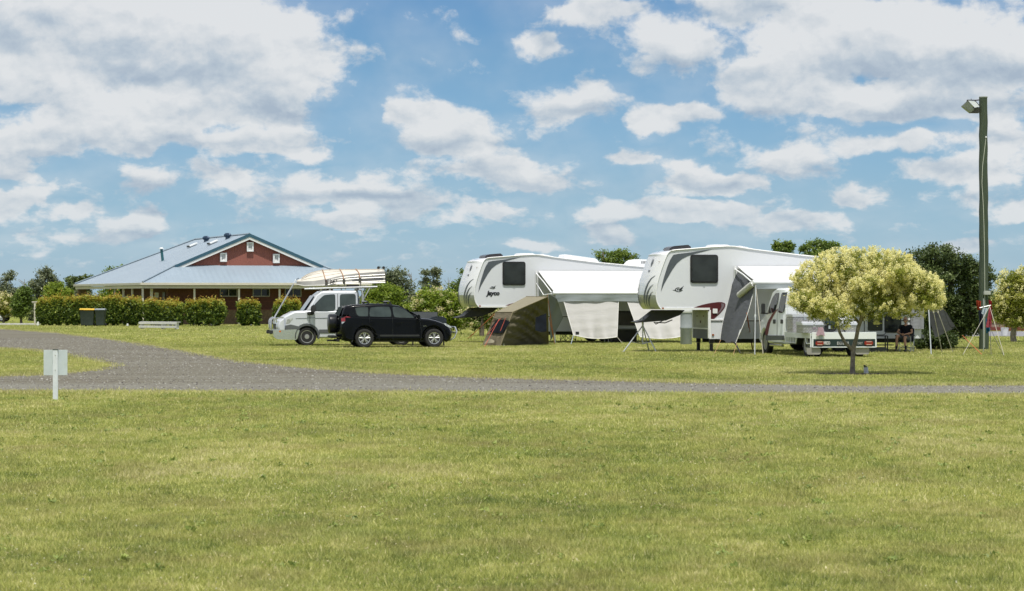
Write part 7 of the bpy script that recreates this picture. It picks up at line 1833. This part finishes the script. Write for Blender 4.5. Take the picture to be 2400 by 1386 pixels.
tree('low_bush', 'low dark bush on the grass under the evergreen, right of the seated man', 'bush', (2195, 824), 95.8, [(2195,790,40,26),(2165,800,26,20),(2220,800,24,20)], 9000, 6, G_DARK, (0, .8), clump=5, shell=.45, clumps=260, trunk=.03, stems=4)
tree('sapling', 'dark upright sapling standing in the gap behind the grey drum', 'tree', (1612, 800), 120.0, [(1612,742,10,26),(1610,765,9,20)], 2600, 6, G_DARK, (.3, 1), clump=4, shell=.3, clumps=90, trunk=.03)
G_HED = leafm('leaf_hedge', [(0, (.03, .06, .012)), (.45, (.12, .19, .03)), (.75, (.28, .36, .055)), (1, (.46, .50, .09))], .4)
# ---- hedge with orange new growth
def hedge_bush(px0, px1, top, bot, Y, label, n=6500, tip=.5, name='hedge_bush', grp='photinia bushes of the clipped hedge'):
    k = Y/F; cx = (px0+px1)/2; g0 = Vector(((cx-CX)*k, Y, 0)); rt = root(name, g0, 0, label, 'hedge bush', grp)
    w = (px1-px0)*k; zt = at(0, top, Y).z; dp = w*.38 if w < 3 else 1.0
    # soft box: superellipsoid shell
    d = rng.normal(size=(n, 3)); d /= np.linalg.norm(d, axis=1)[:, None]
    e = .88; q = np.sign(d)*np.abs(d)**e; q /= (np.abs(q).max(axis=1)**.6)[:, None]
    rad = rng.uniform(.62, 1.03, n)[:, None]
    nz = (vnoise(d[:, 0]*9+50+px0, d[:, 2]*9+50, 1.6, 31)-.5)*.34
    q = q*rad*(1+nz[:, None]*1.35)
    P_ = np.stack([q[:, 0]*w*.5, q[:, 1]*dp, zt*.52+q[:, 2]*zt*.46], 1); P_[:, 2] = np.maximum(P_[:, 2], .04)
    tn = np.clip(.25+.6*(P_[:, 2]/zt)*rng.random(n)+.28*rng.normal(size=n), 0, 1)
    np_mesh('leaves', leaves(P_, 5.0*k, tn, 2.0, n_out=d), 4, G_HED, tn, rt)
    if tip:
        m_ = int(n*tip*.55); x = (rng.random(m_)-.5)*w*.96; y = (rng.random(m_)-.5)*dp*1.9
        edge_ = np.clip(1-np.abs(x/(w*.5))**5, .0, 1)
        z = zt*(.80+.17*edge_)+rng.exponential(.07, m_)-rng.exponential(.16, m_)+.22*(vnoise(x*1+px0, y+9, .45, 5)-.5)
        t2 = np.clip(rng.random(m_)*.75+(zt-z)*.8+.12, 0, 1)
        np_mesh('new_growth', leaves(np.stack([x, y, z], 1), 5.6*k, t2, 2.6, up=0), 4, TIP, t2, rt)
    m = MB()
    for _ in range(5): x_ = random.uniform(-.3, .3)*w; m.tube([(x_*.6, 0, 0), (x_, random.uniform(-.2, .2), zt*.6)], [.03, .012], 5)
    m.build('stem', trunkm(), rt)
HY = [(88,118,704,765,'leftmost bush of the long hedge, beside the white T post'),(116,150,698,765,'second hedge bush from the left, under the lime green tree'),(149,180,702,765,'third hedge bush from the left, just left of the bins'),(178,212,697,765,'hedge bush directly behind the yellow lidded bins'),(210,244,700,765,'hedge bush directly behind the grey lidded bin'),(244,286,698,765,'hedge bush just right of the bins'),(284,333,702,765,'hedge bush ending the long hedge at the verandah post'),
      (341,386,707,765,'hedge bush right of the corner verandah post, behind the plank barrier'),(382,428,709,765,'hedge bush over the right half of the plank barrier'),(436,474,708,765,'hedge bush at the second verandah post'),(466,526,705,765,'broad rounded hedge bush, rightmost before the bare wall'),
      (558,608,708,765,'lone square bush in front of the hall windows'),(644,704,706,765,'bush half hidden by the silver truck bull bar')]
for (a, b_, tp_, bt_2, lab) in HY:
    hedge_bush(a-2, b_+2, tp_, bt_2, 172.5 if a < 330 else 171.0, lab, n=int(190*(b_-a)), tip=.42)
# ---- far scrub closing the horizon
def belt(name, label, segs, material, leaf=6.5, dens=1.0):
    V_, T_ = [], []
    for (px0, px1, y0, y1, Y, n) in segs:
        k = Y/F; n = int(n*dens); x = rng.uniform(px0, px1, n); h = rng.random(n)**.8
        top = y0+(y1-y0)*0; prof_ = (vnoise(x*1.0+999, x*0+Y, 14, 41)-.5)*26+(vnoise(x+500, x*0+Y, 4, 42)-.5)*10
        py = 765-(765-(y0+prof_))*h
        yy = Y+rng.uniform(-3, 3, n); P_ = np.stack([(x-CX)*yy/F, yy, np.maximum(HC-(py-CY)*yy/F, .05)], 1)
        V_.append(leaves(P_, leaf*k, None, 2.0)); T_.append(np.clip(rng.random(n)*.6+.4*vnoise(x, py, 9, 43), 0, 1))
    o = np_mesh(name, np.concatenate(V_), 4, material, np.concatenate(T_)); tag(o, label, 'scrub', None, 'stuff')
belt('far_scrub', 'grey olive scrub and far wood closing the horizon', [(-80,260,705,765,360,12000),(230,760,715,765,380,9000),(820,1110,698,765,340,14000),(1060,1700,728,765,300,12000),(1600,2160,728,765,300,10000)], G_SCRUB)
belt('far_undergrowth', 'dark green undergrowth at the far edge of the lawn', [(-80,120,738,765,250,4000),(600,860,735,765,230,4000),(930,1260,742,768,160,7000),(1250,1700,745,768,165,7000),(1600,2300,742,768,165,9000)], G_DARK)
# bare sticks of dead trees on the skyline
for i, (px, top, lab) in enumerate(((57, 655, 'bare dead tree on the left skyline beside the sparse gum'), (964, 640, 'bare dead tree left of the tufted gum'), (1050, 650, 'bare dead tree just left of the farther caravan'))):
    Y = 320; k = Y/F; g0 = Vector(((px-CX)*k, Y, 0)); rt = root('dead_tree', g0, 0, lab, 'tree', 'bare dead trees on the skyline'); h_ = at(0, top, Y).z
    m = MB(); m.tube([(0, 0, 0), (.1, 0, h_*.6), (.0, 0, h_)], [.10, .07, .02], 6)
    for q in range(9): z = h_*random.uniform(.45, .9); s_ = random.choice((-1, 1)); m.tube([(.05, 0, z), (s_*random.uniform(.3, .8), random.uniform(-.3, .3), z+random.uniform(.4, 1.0))], [.035, .01], 4)
    m.build('trunk', mat('dead_wood', (.22, .20, .17), .9, var=.2), rt)
# ---- right hand fence, bits and pieces, far left car
FW = mat('fence_panel', (.27, .19, .155), .75, var=.1, wave=(0, .2, .6)); FP = mat('fence_post_red', (.16, .035, .03), .6)
a, b_ = Vector(((2255-CX)*146/F, 146, 0)), Vector(((2460-CX)*146/F, 146, 0)); t = root('panel_fence', a, 0, 'brown steel panel fence with dark red rails behind the far right road', 'fence')
Lf = b_.x-a.x; zt = at(0, 741, 146).z; zb2 = .22
m = MB(); m.bx(0, Lf, 0, .03, zb2, zt); m.build('panel', FW, t, smooth=False)
m = MB(); m.bx(0, Lf, -.04, -.002, .03, zb2-.002); m.bx(0, Lf, -.04, -.002, zt-.35, zt); m.build('rail', FP, t)
for i in range(int(Lf/2.37)+1): x_ = i*2.37; m = MB(); m.bx(x_-.05, x_+.05, -.075, -.042, 0, zt+.04); m.build('fence_post', FP, t)
t = root('white_bucket', gnd(2382, 789)+Vector((0, 3, 0)), 0, 'white bucket on the ground right of the far blossom tree trunk', 'bucket')
m = MB(); m.lathe([(.15, 0), (.19, .34), (.2, .34), (.2, .37), (.17, .37)], (0, 0, 0), 'z', 16); m.build('body', WHITE, t); m = MB(); m.tube([(-.19, 0, .34), (-.12, -.02, .22), (.12, -.02, .22), (.19, 0, .34)], .01, 5); m.build('handle', DKM, t)
t = root('stump_post', gnd(2388, 789)+Vector((.35, 3, 0)), 0, 'short dark post stump beside the white bucket at far right', 'post')
m = MB(); m.tube([(0, 0, 0), (0, 0, .5)], [.09, .08], 8); m.build('post', trunkm(), t)
m = MB(); Yc = 200; k = Yc/F; o_ = Vector(((-32-CX)*k, Yc, 0))
t = root('parked_car', o_, R(180), 'blue grey car half outside the left edge behind the kerb', 'car')
pr = orient([(-1.9, .35), (-2.05, .6), (-2.0, .78), (-1.2, .9), (-.6, 1.32), (.7, 1.38), (1.5, .98), (2.0, .9), (2.05, .4)])
SG_ = 1; shell(m, pr, .85, .15, .8, .07, .15); m.build('body', mat('car_blue_grey', (.20, .25, .31), .3, coat=.8), t)
for s_ in (-1, 1):
    vs, fs = panel(orient([(-1.05, .92), (-.55, 1.26), (.65, 1.31), (1.3, .98)]), 0, .15, .8, .86, .012, s_); m = MB(); m.add(vs, fs); m.build('side_window', AUTOG, t, smooth=False)
for x_ in (-1.25, 1.3):
    for y_, s_ in ((-.76, -1), (.76, 1)): wheel(t, x_, y_, .31, .2, s_)
